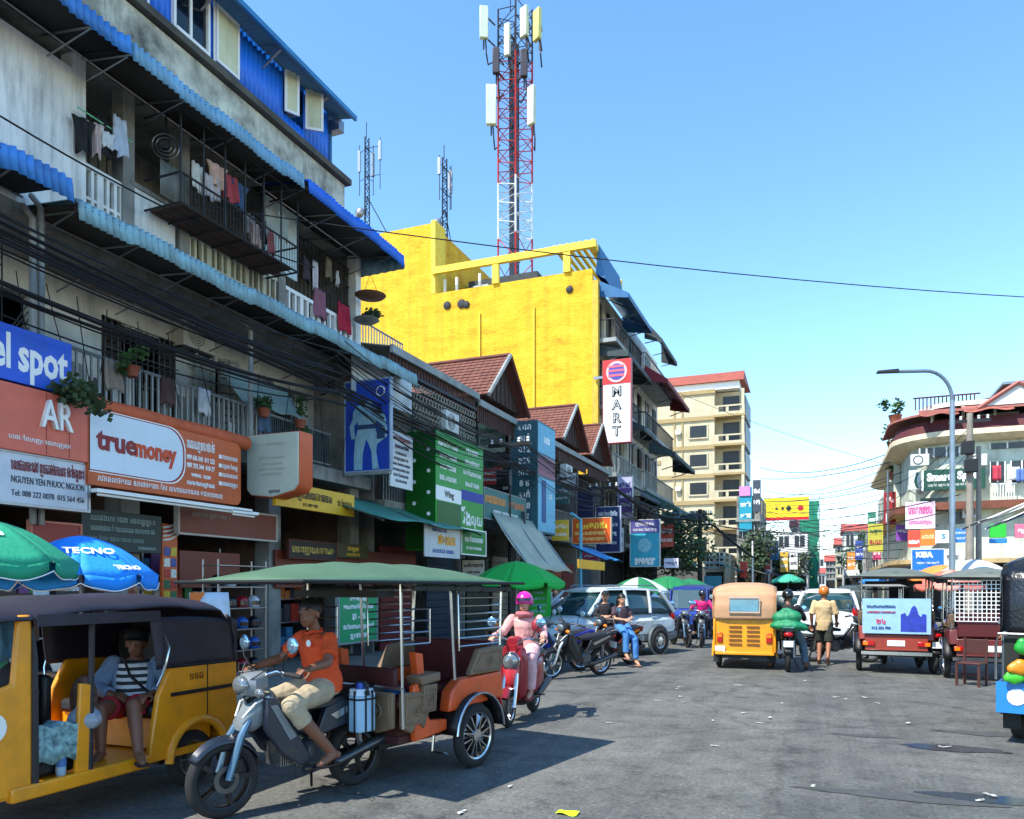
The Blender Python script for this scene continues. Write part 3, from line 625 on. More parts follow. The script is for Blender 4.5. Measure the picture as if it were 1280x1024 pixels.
street_front(F, .0, 0, 8.8, [4.0, 7.4, 10.8, 14.2, 17.0], PLAS, random.Random(9))
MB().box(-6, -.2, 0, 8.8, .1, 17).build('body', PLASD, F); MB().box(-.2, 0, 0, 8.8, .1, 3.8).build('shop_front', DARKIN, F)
sloped_awning(F, 1.0, 0, 5, 17.0, 1.0, 1.2, DAW); sloped_awning(F, 1.0, 0, 8, 14.4, 1.3, .9, RAW); sloped_awning(F, 1.05, 1, 8.7, 10.4, 1.5, .9, DAW); sloped_awning(F, 1.05, 0, 8.7, 7.2, 1.7, .9, GAW); sloped_awning(F, .6, 0, 8.7, 3.6, 2.2, .6, DAW)
# ------------------------------------------------------------------ beige block on the far left side
BG = mat((200, 188, 158), .8, var=.35, scale=.5, streak=.4, dirt=(120, 104, 74)); BG2 = mat((166, 144, 100), .8, var=.25, scale=.8, streak=.3, dirt=(110, 90, 52))
GY = 90.0; gx0, gx1 = on_y(812, 600, GY)[0], on_y(926, 600, GY)[0]
G = thing('beige_block', 'tall beige block with corner balconies and a red roof ridge', 'building', (gx1, GY, 0)); gw = gx1 - gx0
bands = [on_y(880, v, GY)[1] for v in (733, 697, 662, 627, 594, 558, 522, 489)]
wins = [(500, 540, 862, 885), (566, 586, 863, 884), (604, 621, 864, 885), (638, 656, 866, 886)]
gb = on_y(893, 600, GY)[0] - gx1
MB().box(-gw, gb, .0, 12, .1, bands[-1]).build('wall', BG, G); MB().box(gb, 0, 1.6, 12, .1, bands[-1]).build('wall', BG, G)
for z in bands[1:]: MB().box(-gw - .05, gb + .1, -.18, 0, z - .35, z + .12).build('string_course', BG2, G)
for u in (843, 853): x = on_y(u, 600, GY)[0] - gx1; MB().box(x - .08, x + .08, -.12, -.002, .1, bands[-1] - .4).build('downpipe', BG2, G)
for k, v in enumerate((540, 576, 611, 646, 681)):
    z = on_y(873, v, GY)[1]; x = on_y(873, v, GY)[0] - gx1
    w_ = MB().box(x - .95, x + .95, -.05, -.003, z - .68, z + .68).build('window', mat((40, 42, 45), .3, var=.3), G)
    MB().box(x - 1.1, x + 1.1, -.1, -.004, z + .68, z + .83).box(x - 1.1, x + 1.1, -.16, -.004, z - .83, z - .68).box(x - 1.1, x - .95, -.1, -.004, z - .68, z + .68).box(x + .95, x + 1.1, -.1, -.004, z - .68, z + .68).build('window_frame', BG, w_)
    m = MB(); [m.box(x - .95 + i * .38, x - .92 + i * .38, -.08, -.055, z - .68, z + .68) for i in range(1, 5)]; m.build('window_bar', IRON, w_)['kind'] = 'stuff'
    ac = on_y(848, v + 4, GY)[0] - gx1; MB().box(ac - .3, ac + .3, -.45, -.13, z - .2, z + .3).build('air_conditioner', WHT, G, bevel=.02)
    if k % 2: MB().box(-gw + .5, -gw + 1.3, -.1, -.004, z - .2, z + .25).build('vent', BG2, G)
for k in range(7):
    z0 = bands[k] ; z1 = bands[k + 1]
    MB().box(gb - .05, .5, -.35, 1.6, z0 - .12, z0 + .12).build('balcony_slab', BG2, G)
    MB().box(gb + .0, .45, -.33, -.18, z0 + .12, z0 + .42).box(gb, gb + .5, -.33, -.18, z0 + .42, z0 + 1.15).box(.15, .45, -.33, -.18, z0 + .42, z0 + 1.15).box(gb + 1.3, gb + 1.6, -.32, -.19, z0 + .42, z0 + 1.0).box(gb, .45, -.34, -.17, z0 + 1.0, z0 + 1.16).build('balcony_parapet', BG, G)
    MB().box(gb + .8, -.3, 1.5, 1.58, z0 + .12, z1 - .5).build('balcony_door', mat((44, 45, 46), .4, var=.3), G)
    MB().box(.1, .4, -.3, .0, z0 + 1.16, z1 - .12).build('balcony_post', BG, G)
    b = MB().box(.004, .35, 2.0, 9, z0 + .2, z1 - .4).build('side_bay', mat((96, 112, 120), .5, var=.4), G)
zr = on_y(870, 476, GY)[1]
MB().box(-gw, -.2, .3, 9, bands[-1] + .12, zr - .2).build('parapet', WHT, G)
m = MB().add([(-gw - .2, -.1, zr - .35), (.3, -.1, zr - .35), (.1, 3.2, zr + 1.5), (-gw - .2, 3.2, zr + 1.5), (.6, 6, zr - .5), (-gw - .2, 6, zr - .5)], [(0, 1, 2, 3), (1, 4, 2), (3, 2, 4, 5), (0, 3, 5), (0, 5, 4, 1)]); m.build('roof', mat((158, 80, 60), .7, var=.4, scale=1.5, streak=.3), G)
MB().box(-gw, 0, -.25, -.004, .15, 4.0).build('shop_front', mat((90, 84, 78), .7, var=.6), G)
# ------------------------------------------------------------------ lattice tower on the yellow roof
TRED = mat((176, 40, 38), .5, .2, .3, 2); TWH = mat((214, 222, 226), .5, .2, .25, 2); TDK = mat((58, 54, 62), .5, .4, .3, 2); PAN = mat((198, 210, 190), .5, var=.15, streak=.2); PAN2 = mat((206, 204, 120), .5, var=.25)
TYY = 42.0; tx, _ = on_y(644, 330, TYY); _, tzt = on_y(638, 14, TYY); tz0 = 16.4
T = thing('telecom_tower', 'tall red and white lattice tower with panel antennas above the yellow building', 'tower', (tx, TYY, tz0)); TH_ = tzt - tz0
def lattice(t, w0, w1, z0, z1, bays, ma, legr=.075, br=.04, nleg=4, rot=.5):
    L_ = []
    for k in range(nleg):
        a = rot + 2 * math.pi * k / nleg
        L_.append((Vector((math.cos(a) * w0, math.sin(a) * w0, z0)), Vector((math.cos(a) * w1, math.sin(a) * w1, z1))))
    for a, b in L_: MB().cyl(a, b, legr, n=6).build('leg', ma, t)
    m = MB()
    for k in range(nleg):
        A0, A1 = L_[k]; B0, B1 = L_[(k + 1) % nleg]
        for i in range(bays):
            p, q = i / bays, (i + 1) / bays; mid = (p + q) / 2
            m.tube([A0.lerp(A1, p), B0.lerp(B1, mid)], br, 4); m.tube([B0.lerp(B1, mid), A0.lerp(A1, q)], br, 4); m.tube([A0.lerp(A1, p), B0.lerp(B1, p)], br * .8, 4)
    m.build('bracing', ma, t)['kind'] = 'stuff'
hs_ = [0, .3, .47, .67, .84, 1.0]
for i, ma in enumerate((TRED, TWH, TRED, TRED, TRED)): lattice(T, 1.0, 1.0, TH_ * hs_[i], TH_ * hs_[i + 1], 3 if i else 2, ma if i < 4 else TDK, .055, .03, rot=.4)
m = MB()
for k in range(5): m.tube([(-.25 + .09 * k, .1 * k - .2, 0), (-.25 + .09 * k, .1 * k - .2, TH_ * .9)], .06, 5)
m.build('cable_ladder', mat((32, 32, 38), .6), T)['kind'] = 'stuff'
def panel(u, v0, v1, ma, dx=0, w=.5):
    x, z1 = on_y(u, v0, TYY - 1.2); _, z0 = on_y(u, v1, TYY - 1.2); m = MB().box(-w / 2, w / 2, -.1, .16, z0 - tz0, z1 - tz0)
    o = m.build('panel_antenna', ma, T, bevel=.04); o.location = (x - tx, -1.2, 0); o.rotation_euler = (0, 0, dx)
    b = MB().tube([(0, .2, z0 - tz0 - .5), (0, .2, z1 - tz0 + .2)], .05, 5).tube([(0, .2, z0 - tz0 + .3), (-(x - tx) * .5, 1.0, z0 - tz0 + .3)], .05, 5).tube([(0, .2, z1 - tz0 - .3), (-(x - tx) * .5, 1.0, z1 - tz0 - .3)], .05, 5)
    q = b.build('antenna_mount', TDK, o)
    c = MB().tube([(.1, .1, z0 - tz0), (.15, .15, z0 - tz0 - .8), (-(x - tx) * .2, .6, z0 - tz0 - 1.1), (-(x - tx) * .5, 1, z0 - tz0 - .6)], .045, 5).build('antenna_cable', BLK, o)
panel(605, 8, 48, PAN, .5); panel(655, 9, 46, PAN, -.4); panel(671, 12, 50, PAN2, -.6, .55); panel(614, 106, 156, PAN, .4, .6); panel(664, 108, 156, PAN, -.4, .5); panel(634, 30, 70, PAN, 0, .35); panel(620, 60, 92, TDK, .3, .4); panel(655, 62, 96, TDK, .3, .4)
MB().tube([(-.3, 0, TH_), (-.3, 0, TH_ + 2)], .03, 4).build('lightning_rod', TDK, T)
def mast(label, u, v0, v1, Y, seed, side):
    r = random.Random(seed); x, z1 = on_y(u, v0, Y); z0 = on_y(u, v1, Y)[1]; t = thing('antenna_mast', label, 'mast', (x, Y, z0 - 2)); h = z1 - z0 + 2
    lattice(t, .28, .22, 0, h * .95, 9, DKM, .05, .03, 3)
    MB().cyl((0, 0, h * .95), (0, 0, h * 1.08), .04, n=5).build('lightning_rod', DKM, t)
    for s in (-1, 1):
        MB().tube([(.1, 0, h * .45), (.1 + s * 2.6 * (1 if s == side else .25), .2, 0)], .04, 4).build('stay', DKM, t)
    for k in range(3):
        a = r.uniform(0, 6); X_, Y_ = (.95 + .2 * k) * math.cos(a + 2 * k), .9 * math.sin(a + 2 * k)
        o = MB().tube([(X_, Y_, h * .5), (X_, Y_, h * .93)], .035, 5).tube([(0, 0, h * .62), (X_, Y_, h * .62)], .03, 4).tube([(0, 0, h * .86), (X_, Y_, h * .86)], .03, 4).build('antenna_arm', DKM, t)
        MB().box(X_ - .13, X_ + .13, Y_ - .12, Y_ + .02, h * (.66 + .04 * k), h * (.86 + .02 * k)).build('panel_antenna', STL, o)
    m = MB().lathe([(.02, 0), (.3, .1), (.5, .3)], (0, 0, 0), 'y', 12).build('dish', STL, t); m.location = (-.7, -.3, h * .33)
mast('slim guyed antenna mast behind the blue top storey', 458, 165, 285, 58, 4, 1)
mast('slim antenna mast with a dish standing behind the yellow stair tower', 555, 192, 290, 55, 8, -1)
# ------------------------------------------------------------------ far buildings
def simple_building(label, cat, x0, x1, y0, y1, h, ma, nx, nz, seed, roof=None, win=(50, 54, 58), name='street_building', base=3.2):
    r = random.Random(seed); t = thing(name, label, cat, ((x0 + x1) / 2, y0, 0)); w = x1 - x0
    MB().box(-w / 2, w / 2, 0, y1 - y0, .05, h).build('wall', ma, t)
    WN = mat(win, .3, var=.3)
    for j in range(nz):
        z0 = base + (h - base) * j / nz; hh = (h - base) / nz
        MB().box(-w / 2 - .06, w / 2 + .06, -.3 * r.random() - .08, .02, z0 - .1, z0 + .08).build('ledge', LOUV, t)
        for i in range(nx):
            xa = -w / 2 + w * (i + .18) / nx; xb = -w / 2 + w * (i + .82) / nx
            p = MB().box(xa, xb, -.03, .02, z0 + hh * .3, z0 + hh * .85).build('window', WN, t)
            MB().box((xa + xb) / 2 - .03, (xa + xb) / 2 + .03, -.05, -.031, z0 + hh * .3, z0 + hh * .85).build('mullion', WHT, p)
        for i in range(max(2, int((y1 - y0) / 3))):
            ya = (y1 - y0) * (i + .25) / max(2, int((y1 - y0) / 3)); sx = 1 if x1 < 3 else -1
            MB().box(sx * w / 2 - .02, sx * w / 2 + .03, ya, ya + 1.3, z0 + hh * .3, z0 + hh * .85).build('window', WN, t)
    MB().box(-w / 2 + .1, w / 2 - .1, -.05, .01, .1, base - .3).build('shop_opening', DARKIN, t)
    if roof: MB().add([(-w / 2 - .3, -.4, h), (w / 2 + .3, -.4, h), (w / 2 + .3, y1 - y0, h), (-w / 2 - .3, y1 - y0, h), (-w / 2 - .3, (y1 - y0) / 2, h + 1.3), (w / 2 + .3, (y1 - y0) / 2, h + 1.3)], [(0, 1, 5, 4), (2, 3, 4, 5), (0, 4, 3), (1, 2, 5), (0, 3, 2, 1)]).build('roof', roof, t)
    return t
RROOF = mat((190, 84, 66), .75, var=.4, scale=1)
simple_building('narrow grey shophouse cluttered with balconies just past the beige block', 'building', -6.6, -4.7, 68, 76, 9.5, PLASD, 2, 3, 1)
simple_building('weathered low house beside the white building with the billboard', 'building', -5.4, -4.5, 77, 84, 7.2, PLAS, 1, 2, 2)
H = simple_building('white building carrying the yellow billboard', 'building', -5.8, -1.2, 85, 97, 7.4, WHT, 3, 2, 3)
x0, z0 = on_y(955, 651, 84.6); x1, z1 = on_y(1011, 621, 84.6)
t = sign('rooftop_billboard', 'yellow rooftop billboard with a red stripe far down the street', 'billboard', ((x0 + x1) / 2, 84.6, z0), 0, x1 - x0, z1 - z0, .3, mat((252, 214, 20), .5, var=.1), STL)
w = x1 - x0
MB().box(-w / 2, w / 2, -.02, -.005, 0, .3).build('stripe', RED, t)
for k, (px, s) in enumerate(((-.95, .14), (-.35, .14), (.25, .26), (1.4, .3))): MB().lathe([(s, 0), (s, -.02)], (px, -.003, (z1 - z0) * .52), 'y', 12).build('emblem', BLK if k < 3 else RED, t)
NET = mat((20, 128, 98), .8, var=.5, scale=2, streak=.4, dirt=(10, 60, 48))
t = thing('netted_scaffold', 'slim building wrapped in green scaffold netting at the end of the street', 'building', (-1.2, 98, 0)); MB().box(-.9, .9, .1, 6, 0, 11.2).build('wall', PLASD, t)
MB().sheet(lambda a, b: (-1.05 + 2.1 * a + .1 * math.sin(b * 20), -.25 + .12 * math.sin(a * 9 + b * 14), .2 + 11.8 * b), 10, 24).build('net', NET, t); MB().sheet(lambda a, b: (1.1 + .08 * math.sin(a * 9 + b * 14), -.2 + 6 * a, .2 + 11.8 * b), 10, 24).build('net', NET, t)
for x in (-1.1, 1.1): MB().tube([(x, -.35, 0), (x, -.35, 12.8)], .05, 5).build('scaffold_pole', STL, t)
simple_building('pale low hall with a red roof closing the street', 'building', -.4, 5.5, 165, 180, 4.6, PLAS, 4, 1, 6, RROOF, base=1.5)
simple_building('small red-roofed house beyond the corner building', 'building', 2.9, 5.6, 108, 118, 9.0, PLAS, 2, 2, 7, RROOF)
simple_building('grey three-storey house behind the green netting', 'building', -4, -2.2, 112, 125, 8.5, PLASD, 2, 3, 8)
simple_building('distant block filling the gap at the street end', 'building', -6, 6, 200, 215, 9, PLAS, 5, 2, 9)
for k, (y0, y1, h, lab) in enumerate(((61, 68, 8.5, 'tall thin cream house beside the corner building'), (68.2, 78, 7.4, 'second cream house down the far right row'), (78.2, 92, 7.8, 'third house in the far right row with rooftop plants'), (92.2, 106, 6.2, 'last low house in the far right row'))):
    simple_building(lab, 'building', 4.3 + k * .15, 12, y0, y1, h, (CREAM, PLAS, PLASD, PLAS)[k], 3, 2, 20 + k)
# ------------------------------------------------------------------ rounded corner building on the right
MINT = mat((206, 214, 196), .8, var=.5, scale=1.2, streak=.55, dirt=(110, 112, 96)); PINK = mat((168, 104, 92), .75, var=.35, scale=1, streak=.3, dirt=(110, 50, 46)); MAR = mat((88, 34, 38), .75, var=.3, scale=2, streak=.3); TAN = mat((196, 168, 120), .8, var=.35, scale=1.4, streak=.4, dirt=(90, 66, 42)); ORR = mat((164, 92, 72), .75, var=.35, scale=1.5)
CX, CYF, CR = 4.2, 42.0, 2.0
path = [(CX, 60.5), (CX, 56), (CX, 52), (CX, 48), (CX, CYF + CR)] + [(CX + CR - CR * math.cos(a), CYF + CR - CR * math.sin(a)) for a in [math.pi / 2 * i / 8 for i in range(1, 9)]] + [(12, CYF), (16, CYF), (21, CYF), (26, CYF)]
K = thing('corner_building', 'rounded corner building with pink awnings and red roof at the junction', 'building', (CX, CYF, 0))
nor = []
for i in range(len(path)):
    a = Vector(path[max(i - 1, 0)]); b = Vector(path[min(i + 1, len(path) - 1)]); d = (b - a).normalized(); nor.append(Vector((d.y, -d.x)) * 1)
def sweep(name, ma, prof, i0=0, i1=None, smooth=30):
    m = MB(); rings = []
    for i in range(i0, (i1 or len(path))):
        p, n = path[i], nor[i]
        rings.append([(p[0] - CX + n.x * -o, p[1] - CYF + n.y * -o, z) for o, z in prof])
    # outward is -normal of travel direction (path runs towards the viewer then right)
    m.loft(rings); return m.build(name, ma, K, smooth=smooth)
# decide outward sign: at the front the outward is -y
sgn = -1 if nor[-1].y > 0 else 1
nor = [n * sgn * -1 for n in nor]
rect = lambda o0, o1, z0, z1: [(o0, z0), (o1, z0), (o1, z1), (o0, z1)]
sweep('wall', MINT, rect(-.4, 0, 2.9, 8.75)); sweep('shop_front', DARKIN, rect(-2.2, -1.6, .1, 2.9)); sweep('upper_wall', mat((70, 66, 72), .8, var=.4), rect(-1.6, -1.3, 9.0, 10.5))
sweep('ledge', TAN, rect(-.1, .7, 5.42, 5.7)); sweep('ledge_trim', mat((126, 72, 52), .8, var=.4), rect(.7, .8, 5.38, 5.74))
sweep('canopy_slab', TAN, rect(-.1, .9, 2.85, 3.05))
sweep('eave', mat((226, 212, 178), .8, var=.3, streak=.3), [(-.1, 8.6), (.4, 8.65), (.85, 8.85), (.85, 9.1), (-.1, 9.05)])
sweep('eave_cladding', MAR, [(.72, 9.105), (.8, 9.105), (.55, 9.7), (.45, 9.7)])
sweep('upper_awning', PINK, [(-1.2, 10.5), (-1.2, 10.42), (.95, 9.95), (.95, 10.05)], 3); sweep('roof', ORR, [(-4.5, 11.2), (-4.5, 11.0), (-.6, 10.55), (-.6, 10.68)], 2)
sweep('roof_trim', WHT, rect(-.62, -.5, 10.5, 10.7), 2)
for (xa, xb) in ((7.1, 9.7),):
    MB().add([(xa - CX, -.9, 10.1), (xb - CX, -.9, 10.1), ((xa + xb) / 2 - CX, -.9, 11.0), (xa - CX, 3, 10.1), (xb - CX, 3, 10.1), ((xa + xb) / 2 - CX, 3, 11.0)], [(0, 1, 2), (1, 4, 5, 2), (0, 2, 5, 3)]).build('gable', mat((206, 206, 204), .8, var=.2), K)
    for s, e in (((xa - .3 - CX, -.95, 10.0), ((xa + xb) / 2 - CX, -.95, 11.06)), (((xa + xb) / 2 - CX, -.95, 11.06), (xb + .3 - CX, -.95, 10.0))): MB().tube([s, e], .1, 5).build('gable_trim', PINK, K)
MB().box(4.2, 12, 1.5, 6, 10.9, 11.5).build('roof_shed', DKM, K); MB().box(4.0, 12.2, 1.2, 6.2, 11.5, 11.62).build('shed_roof', STL, K)
m = MB()
for i in range(16): m.tube([(.2 + .17 * i, .9, 10.5), (.2 + .17 * i, .9, 11.1)], .03, 4)
m.tube([(.1, .9, 11.1), (3.0, .9, 11.1)], .04, 4); m.build('roof_railing', MAR, K)['kind'] = 'stuff'
def kwin(u0, u1, v0, v1, y=-.06, nm='window', ma=None, fr=True):
    xa, za = on_y(u0, v1, CYF); xb, zb = on_y(u1, v0, CYF)
    w_ = MB().box(xa - CX, xb - CX, y, y + .05, za, zb).build(nm, ma or mat((44, 52, 56), .25, var=.3), K)
    if fr:
        MB().box((xa + xb) / 2 - CX - .03, (xa + xb) / 2 - CX + .03, y - .02, y - .002, za, zb).box(xa - CX - .05, xa - CX, y - .03, y + .04, za, zb).box(xb - CX, xb - CX + .05, y - .03, y + .04, za, zb).build('window_frame', WHT, w_)
kwin(1168, 1198, 558, 572); kwin(1238, 1280, 552, 562); kwin(1238, 1255, 577, 604); kwin(1264, 1290, 575, 604); kwin(1150, 1166, 560, 572)
MB().box(on_y(1228, 520, CYF)[0] - CX, on_y(1280, 520, CYF)[0] - CX, .9, 1.28, 9.5, 10.1).build('window', mat((196, 214, 214), .3, var=.3), K)
m = MB(); xa = on_y(1238, 600, CYF)[0] - CX
for i in range(9): m.box(xa + i * .11, xa + i * .11 + .04, -.3, -.27, 5.7, 6.5)
m.box(xa - .05, xa + 1.0, -.32, -.25, 6.5, 6.56); m.build('railing', WHT, K)['kind'] = 'stuff'
for (xo, y) in ((-.35, 6), (-.35, 10)): MB().box(xo, xo + .3, y, y + .2, 5.7, 11).build('pilaster', MINT, K)
kwin(1150, 1185, 622, 640, -.08, 'shop_window', mat((30, 48, 44), .3, var=.3), False); kwin(1186, 1205, 640, 655, -.08, 'shop_window', mat((24, 40, 36), .3, var=.3), False)
# ------------------------------------------------------------------ street lamp, poles
x, y = 3.78, 27.0; t = thing('street_lamp', 'tall grey street lamp with a curved arm', 'street lamp', (x, y, 0))
zt_ = 8.45; MB().tube([(0, 0, 0), (0, 0, 4), (0, 0, zt_ - 1.0)], [.1, .085, .07], 10).build('pole', mat((140, 156, 166), .45, .5, .25, 3), t)
pts = [(0, 0, zt_ - 1.0)]
pts += [(-.75 + .75 * math.cos(a), -.15 * (1 - math.cos(a)), zt_ - 1.0 + .95 * math.sin(a)) for a in [math.pi / 2 * i / 8 for i in range(1, 9)]] + [(-1.6, -.3, zt_ - .02)]
MB().tube(pts, .055, 8).build('arm', mat((120, 134, 144), .45, .5, .25, 3), t)
MB().add([(-2.15, -.42, zt_ - .03), (-1.5, -.38, zt_ - .06), (-1.5, -.2, zt_ - .06), (-2.15, -.24, zt_ - .03), (-2.1, -.4, zt_ + .05), (-1.5, -.36, zt_ + .06), (-1.5, -.22, zt_ + .06), (-2.1, -.26, zt_ + .05)], [(3, 2, 1, 0), (4, 5, 6, 7), (0, 1, 5, 4), (1, 2, 6, 5), (2, 3, 7, 6), (3, 0, 4, 7)]).build('lamp_head', DKM, t, bevel=.02)
MB().box(-.18, .18, -.18, .18, 0, .05).build('base_plate', STL, t)
CONC = mat((150, 142, 128), .85, var=.4, scale=2, streak=.3)
def pole(label, x, y, h, r=.14, arms=0, ma=CONC, boxes=0):
    t = thing('utility_pole', label, 'utility pole', (x, y, 0)); MB().cyl((0, 0, 0), (0, 0, h), r, r * .7, 10).build('pole', ma, t)
    for k in range(arms):
        a = MB().box(-.7, .7, -.06, .06, h - .35 - .6 * k, h - .25 - .6 * k).build('crossarm', DKM, t)
        for s in (-.6, -.3, .3, .6): MB().lathe([(.03, 0), (.06, .04), (.03, .08), (.06, .12), (.02, .16)], (s, 0, h - .25 - .6 * k), 'z', 8).build('insulator', WHT, a)
    for k in range(boxes): MB().box(-.32 + .1 * k, .12 + .1 * k, -.32 - .05 * k, -.08, h - 1.6 - .7 * k, h - 1.1 - .7 * k).build('meter_box', DKM, t, bevel=.02)
    return t
PL = {}
pole('dark cable-laden utility pole in front of the beige block', -6.4, 45, 6.2, .16, 2, mat((48, 46, 44), .8, var=.4), 3)
pole('concrete utility pole standing next to the street lamp', 5.35, 34, 8.4, .16, 1, CONC, 2); pole('second concrete pole close behind the street lamp', 5.75, 34.6, 7.2, .12, 0, CONC)
pole('slim white pole in front of the yellow billboard', -5.0, 76, 9.6, .12, 0, WHT); pole('slim pale pole rising behind the tan rickshaw canopy', -3.9, 50, 4.6, .07, 0, WHT)
pole('grey utility pole on the pavement below the pierced screen', -8.9, 22, 6.4, .06, 1, DKM, 1); pole('grey utility pole between the two smaller gables', -8.9, 33, 6.4, .07, 1, DKM, 1)
pole('red-signed steel pole at the far side of the junction', 3.4, 46, 8.0, .08, 0, STL)
# ------------------------------------------------------------------ cables
CAB = mat((22, 22, 24), .6, var=.1); CABG = mat((44, 54, 58), .6, var=.1)
def cable(p, q, sag, r, label, group, ma=CAB, n=14, jit=0):
    P, Q = Vector(p), Vector(q); pts = []
    for i in range(n + 1):
        t = i / n; v = P.lerp(Q, t); v.z -= sag * 4 * t * (1 - t); pts.append(v + Vector((rnd.uniform(-jit, jit), 0, rnd.uniform(-jit, jit))))
    c = sum(pts, Vector()) / len(pts); o = MB().tube([v - c for v in pts], r, 4).build('cable', ma); o.location = c; return tag(o, label, 'cable', group)
ys = [2, 12.4, 22, 33, 44.9]; xs = [-8.9, -8.6, -8.7, -8.8, -6.4]; 
for s in range(4):
    for k in range(15):
        a, b = rnd.uniform(-.25, .3), rnd.uniform(-.25, .3); z = 5.1 + .07 * k
        cable((xs[s] + a, ys[s], z + .3), (xs[s + 1] + b, ys[s + 1], z + rnd.uniform(-.1, .15) - (.3 if s == 3 else 0)), rnd.uniform(.15, .55), .012 + .012 * (k % 4 == 0), 'black cable in the tangle slung along the left shopfronts', 'cables slung along the left shopfronts')
for k in range(3): cable((-8.75, 2, 5.9 + .1 * k), (-8.8, 33, 5.6 + .05 * k), .35, .028, 'thick black cable bundle strung across the left facades', 'thick cable bundles along the left')
y, z = on_x(240, 256, -9.25); cable((-9.25, y, z), (8.5, 24, 8.75), .3, .011, 'long single cable crossing the open sky', None)
y, z = on_x(0, 145, -9.5); cable((-9.5, y, z), (-9.55, 13, 8.2), .2, .015, 'thin wire sagging across the white upper wall', None)
for k in range(9):
    z = on_y(940, 585 + 14 * k, 68)[1]; cable((-4.7 + .1 * k, 68, z), (4.2 + .2 * k, 46, on_y(1115, 560 + 13 * k, 46)[1]), rnd.uniform(.3, .9), .026, 'grey wire crossing the far street between the poles', 'wires over the far street', CABG)
for k in range(6): cable((-6.4, 45, 5.6 - .1 * k), (5.2, 35 + 3 * k, 5.4 - .38 * k), rnd.uniform(.5, 1.0), .02, 'dark wire crossing the junction above the traffic', 'wires over the junction')
for k in range(5): cable((-5.0, 76, 8.4 - .7 * k), (4.3, 62 + 5 * k, 4.5 + .9 * k), .3, .018, 'thin wire criss-crossing at the end of the street', 'wires at the street end', CABG)
cable((-6.4, 45, 6.0), (-3.9, 50, 3.6), .1, .09, 'thick black cable drooping from the dark pole', None); cable((-8.7, 33, 6.4), (-6.4, 45, 5.9), .8, .08, 'thick black cable bundle sagging to the dark pole', None)
cable((-10, 43.5, 14.0), (7, 60, 9.5), .5, .014, 'faint wire descending from the upper balconies across the sky', None, CABG)
# ------------------------------------------------------------------ greenery
LEAF = mat((62, 96, 46), .7, var=.5, scale=2); LEAFD = mat((58, 80, 46), .7, var=.5, scale=2)
def leafmass(cx, cy, cz, rx, rz_, n, s, seed):
    r = random.Random(seed); m = MB()
    cl = [(cx + r.gauss(0, rx * .45), cy + r.gauss(0, rx * .45), cz + r.gauss(0, rz_ * .4)) for _ in range(max(3, n // 60))]
    for i in range(n):
        c = r.choice(cl); p = Vector((c[0] + r.gauss(0, rx * .2), c[1] + r.gauss(0, rx * .2), c[2] + r.gauss(0, rz_ * .18)))
        a = Vector((r.gauss(0, 1), r.gauss(0, 1), r.gauss(0, .6))).normalized() * s; b = a.orthogonal().normalized() * s * .45
        m.quad(p, p + a * .5 + b, p + a, p + a * .5 - b)
    return m
def tree(label, x, y, h, rx, seed, n=1500, s=.22, ma=LEAFD):
    t = thing('street_tree', label, 'tree', (x, y, 0)); tr = MB().tube([(0, 0, 0), (.06, .04, h * .35), (-.05, .1, h * .7)], [.12, .09, .05], 7); r = random.Random(seed)
    for k in range(6): a = r.uniform(0, 6.28); tr.tube([(0, .05, h * (.35 + .05 * k)), (rx * .6 * math.cos(a), rx * .6 * math.sin(a), h * (.65 + .05 * k))], [.05, .015], 5)
    tr.build('trunk', WOODD, t); leafmass(0, 0, h * .8, rx, h * .35, n, s, seed).build('crown', ma, t, smooth=None)
tree('dark leafy street tree in front of the beige block', -7.6, 43, 5.2, 1.7, 5, 2200); tree('dark bushy tree at the far left kerb', -4.6, 66, 5.6, 1.6, 6, 1200, .28); tree('small leafy tree in the far right row', 4.6, 103, 6.4, 2.0, 8, 1000, .35, LEAF); tree('dense dark tree beside the netted building', -3.2, 84, 4.6, 2.2, 9, 1000, .35)
def potted(label, x, y, z, s, seed):
    t = thing('potted_plant', label, 'plant', (x, y, z)); MB().lathe([(.16 * s, 0), (.24 * s, .3 * s), (.26 * s, .32 * s)], n=10).build('pot', mat((150, 84, 60), .8), t); leafmass(0, 0, .6 * s, .4 * s, .5 * s, 160, .16 * s, seed).build('foliage', LEAF, t, smooth=None)
for k, (u, v) in enumerate(((1119, 521), (1117, 555), (1119, 592))):
    x, z = on_y(u, v, 49); potted(('topmost', 'middle', 'lowest')[k] + ' balcony plant on the corner building edge', min(x, 4.1), 49, z - .4, 1.5, 40 + k)
    MB().box(-.4, .25, -.35, .35, -.12, -.005).build('balcony_shelf', MINT, K).location = (x - CX + .05, 49 - CYF, z - .4)
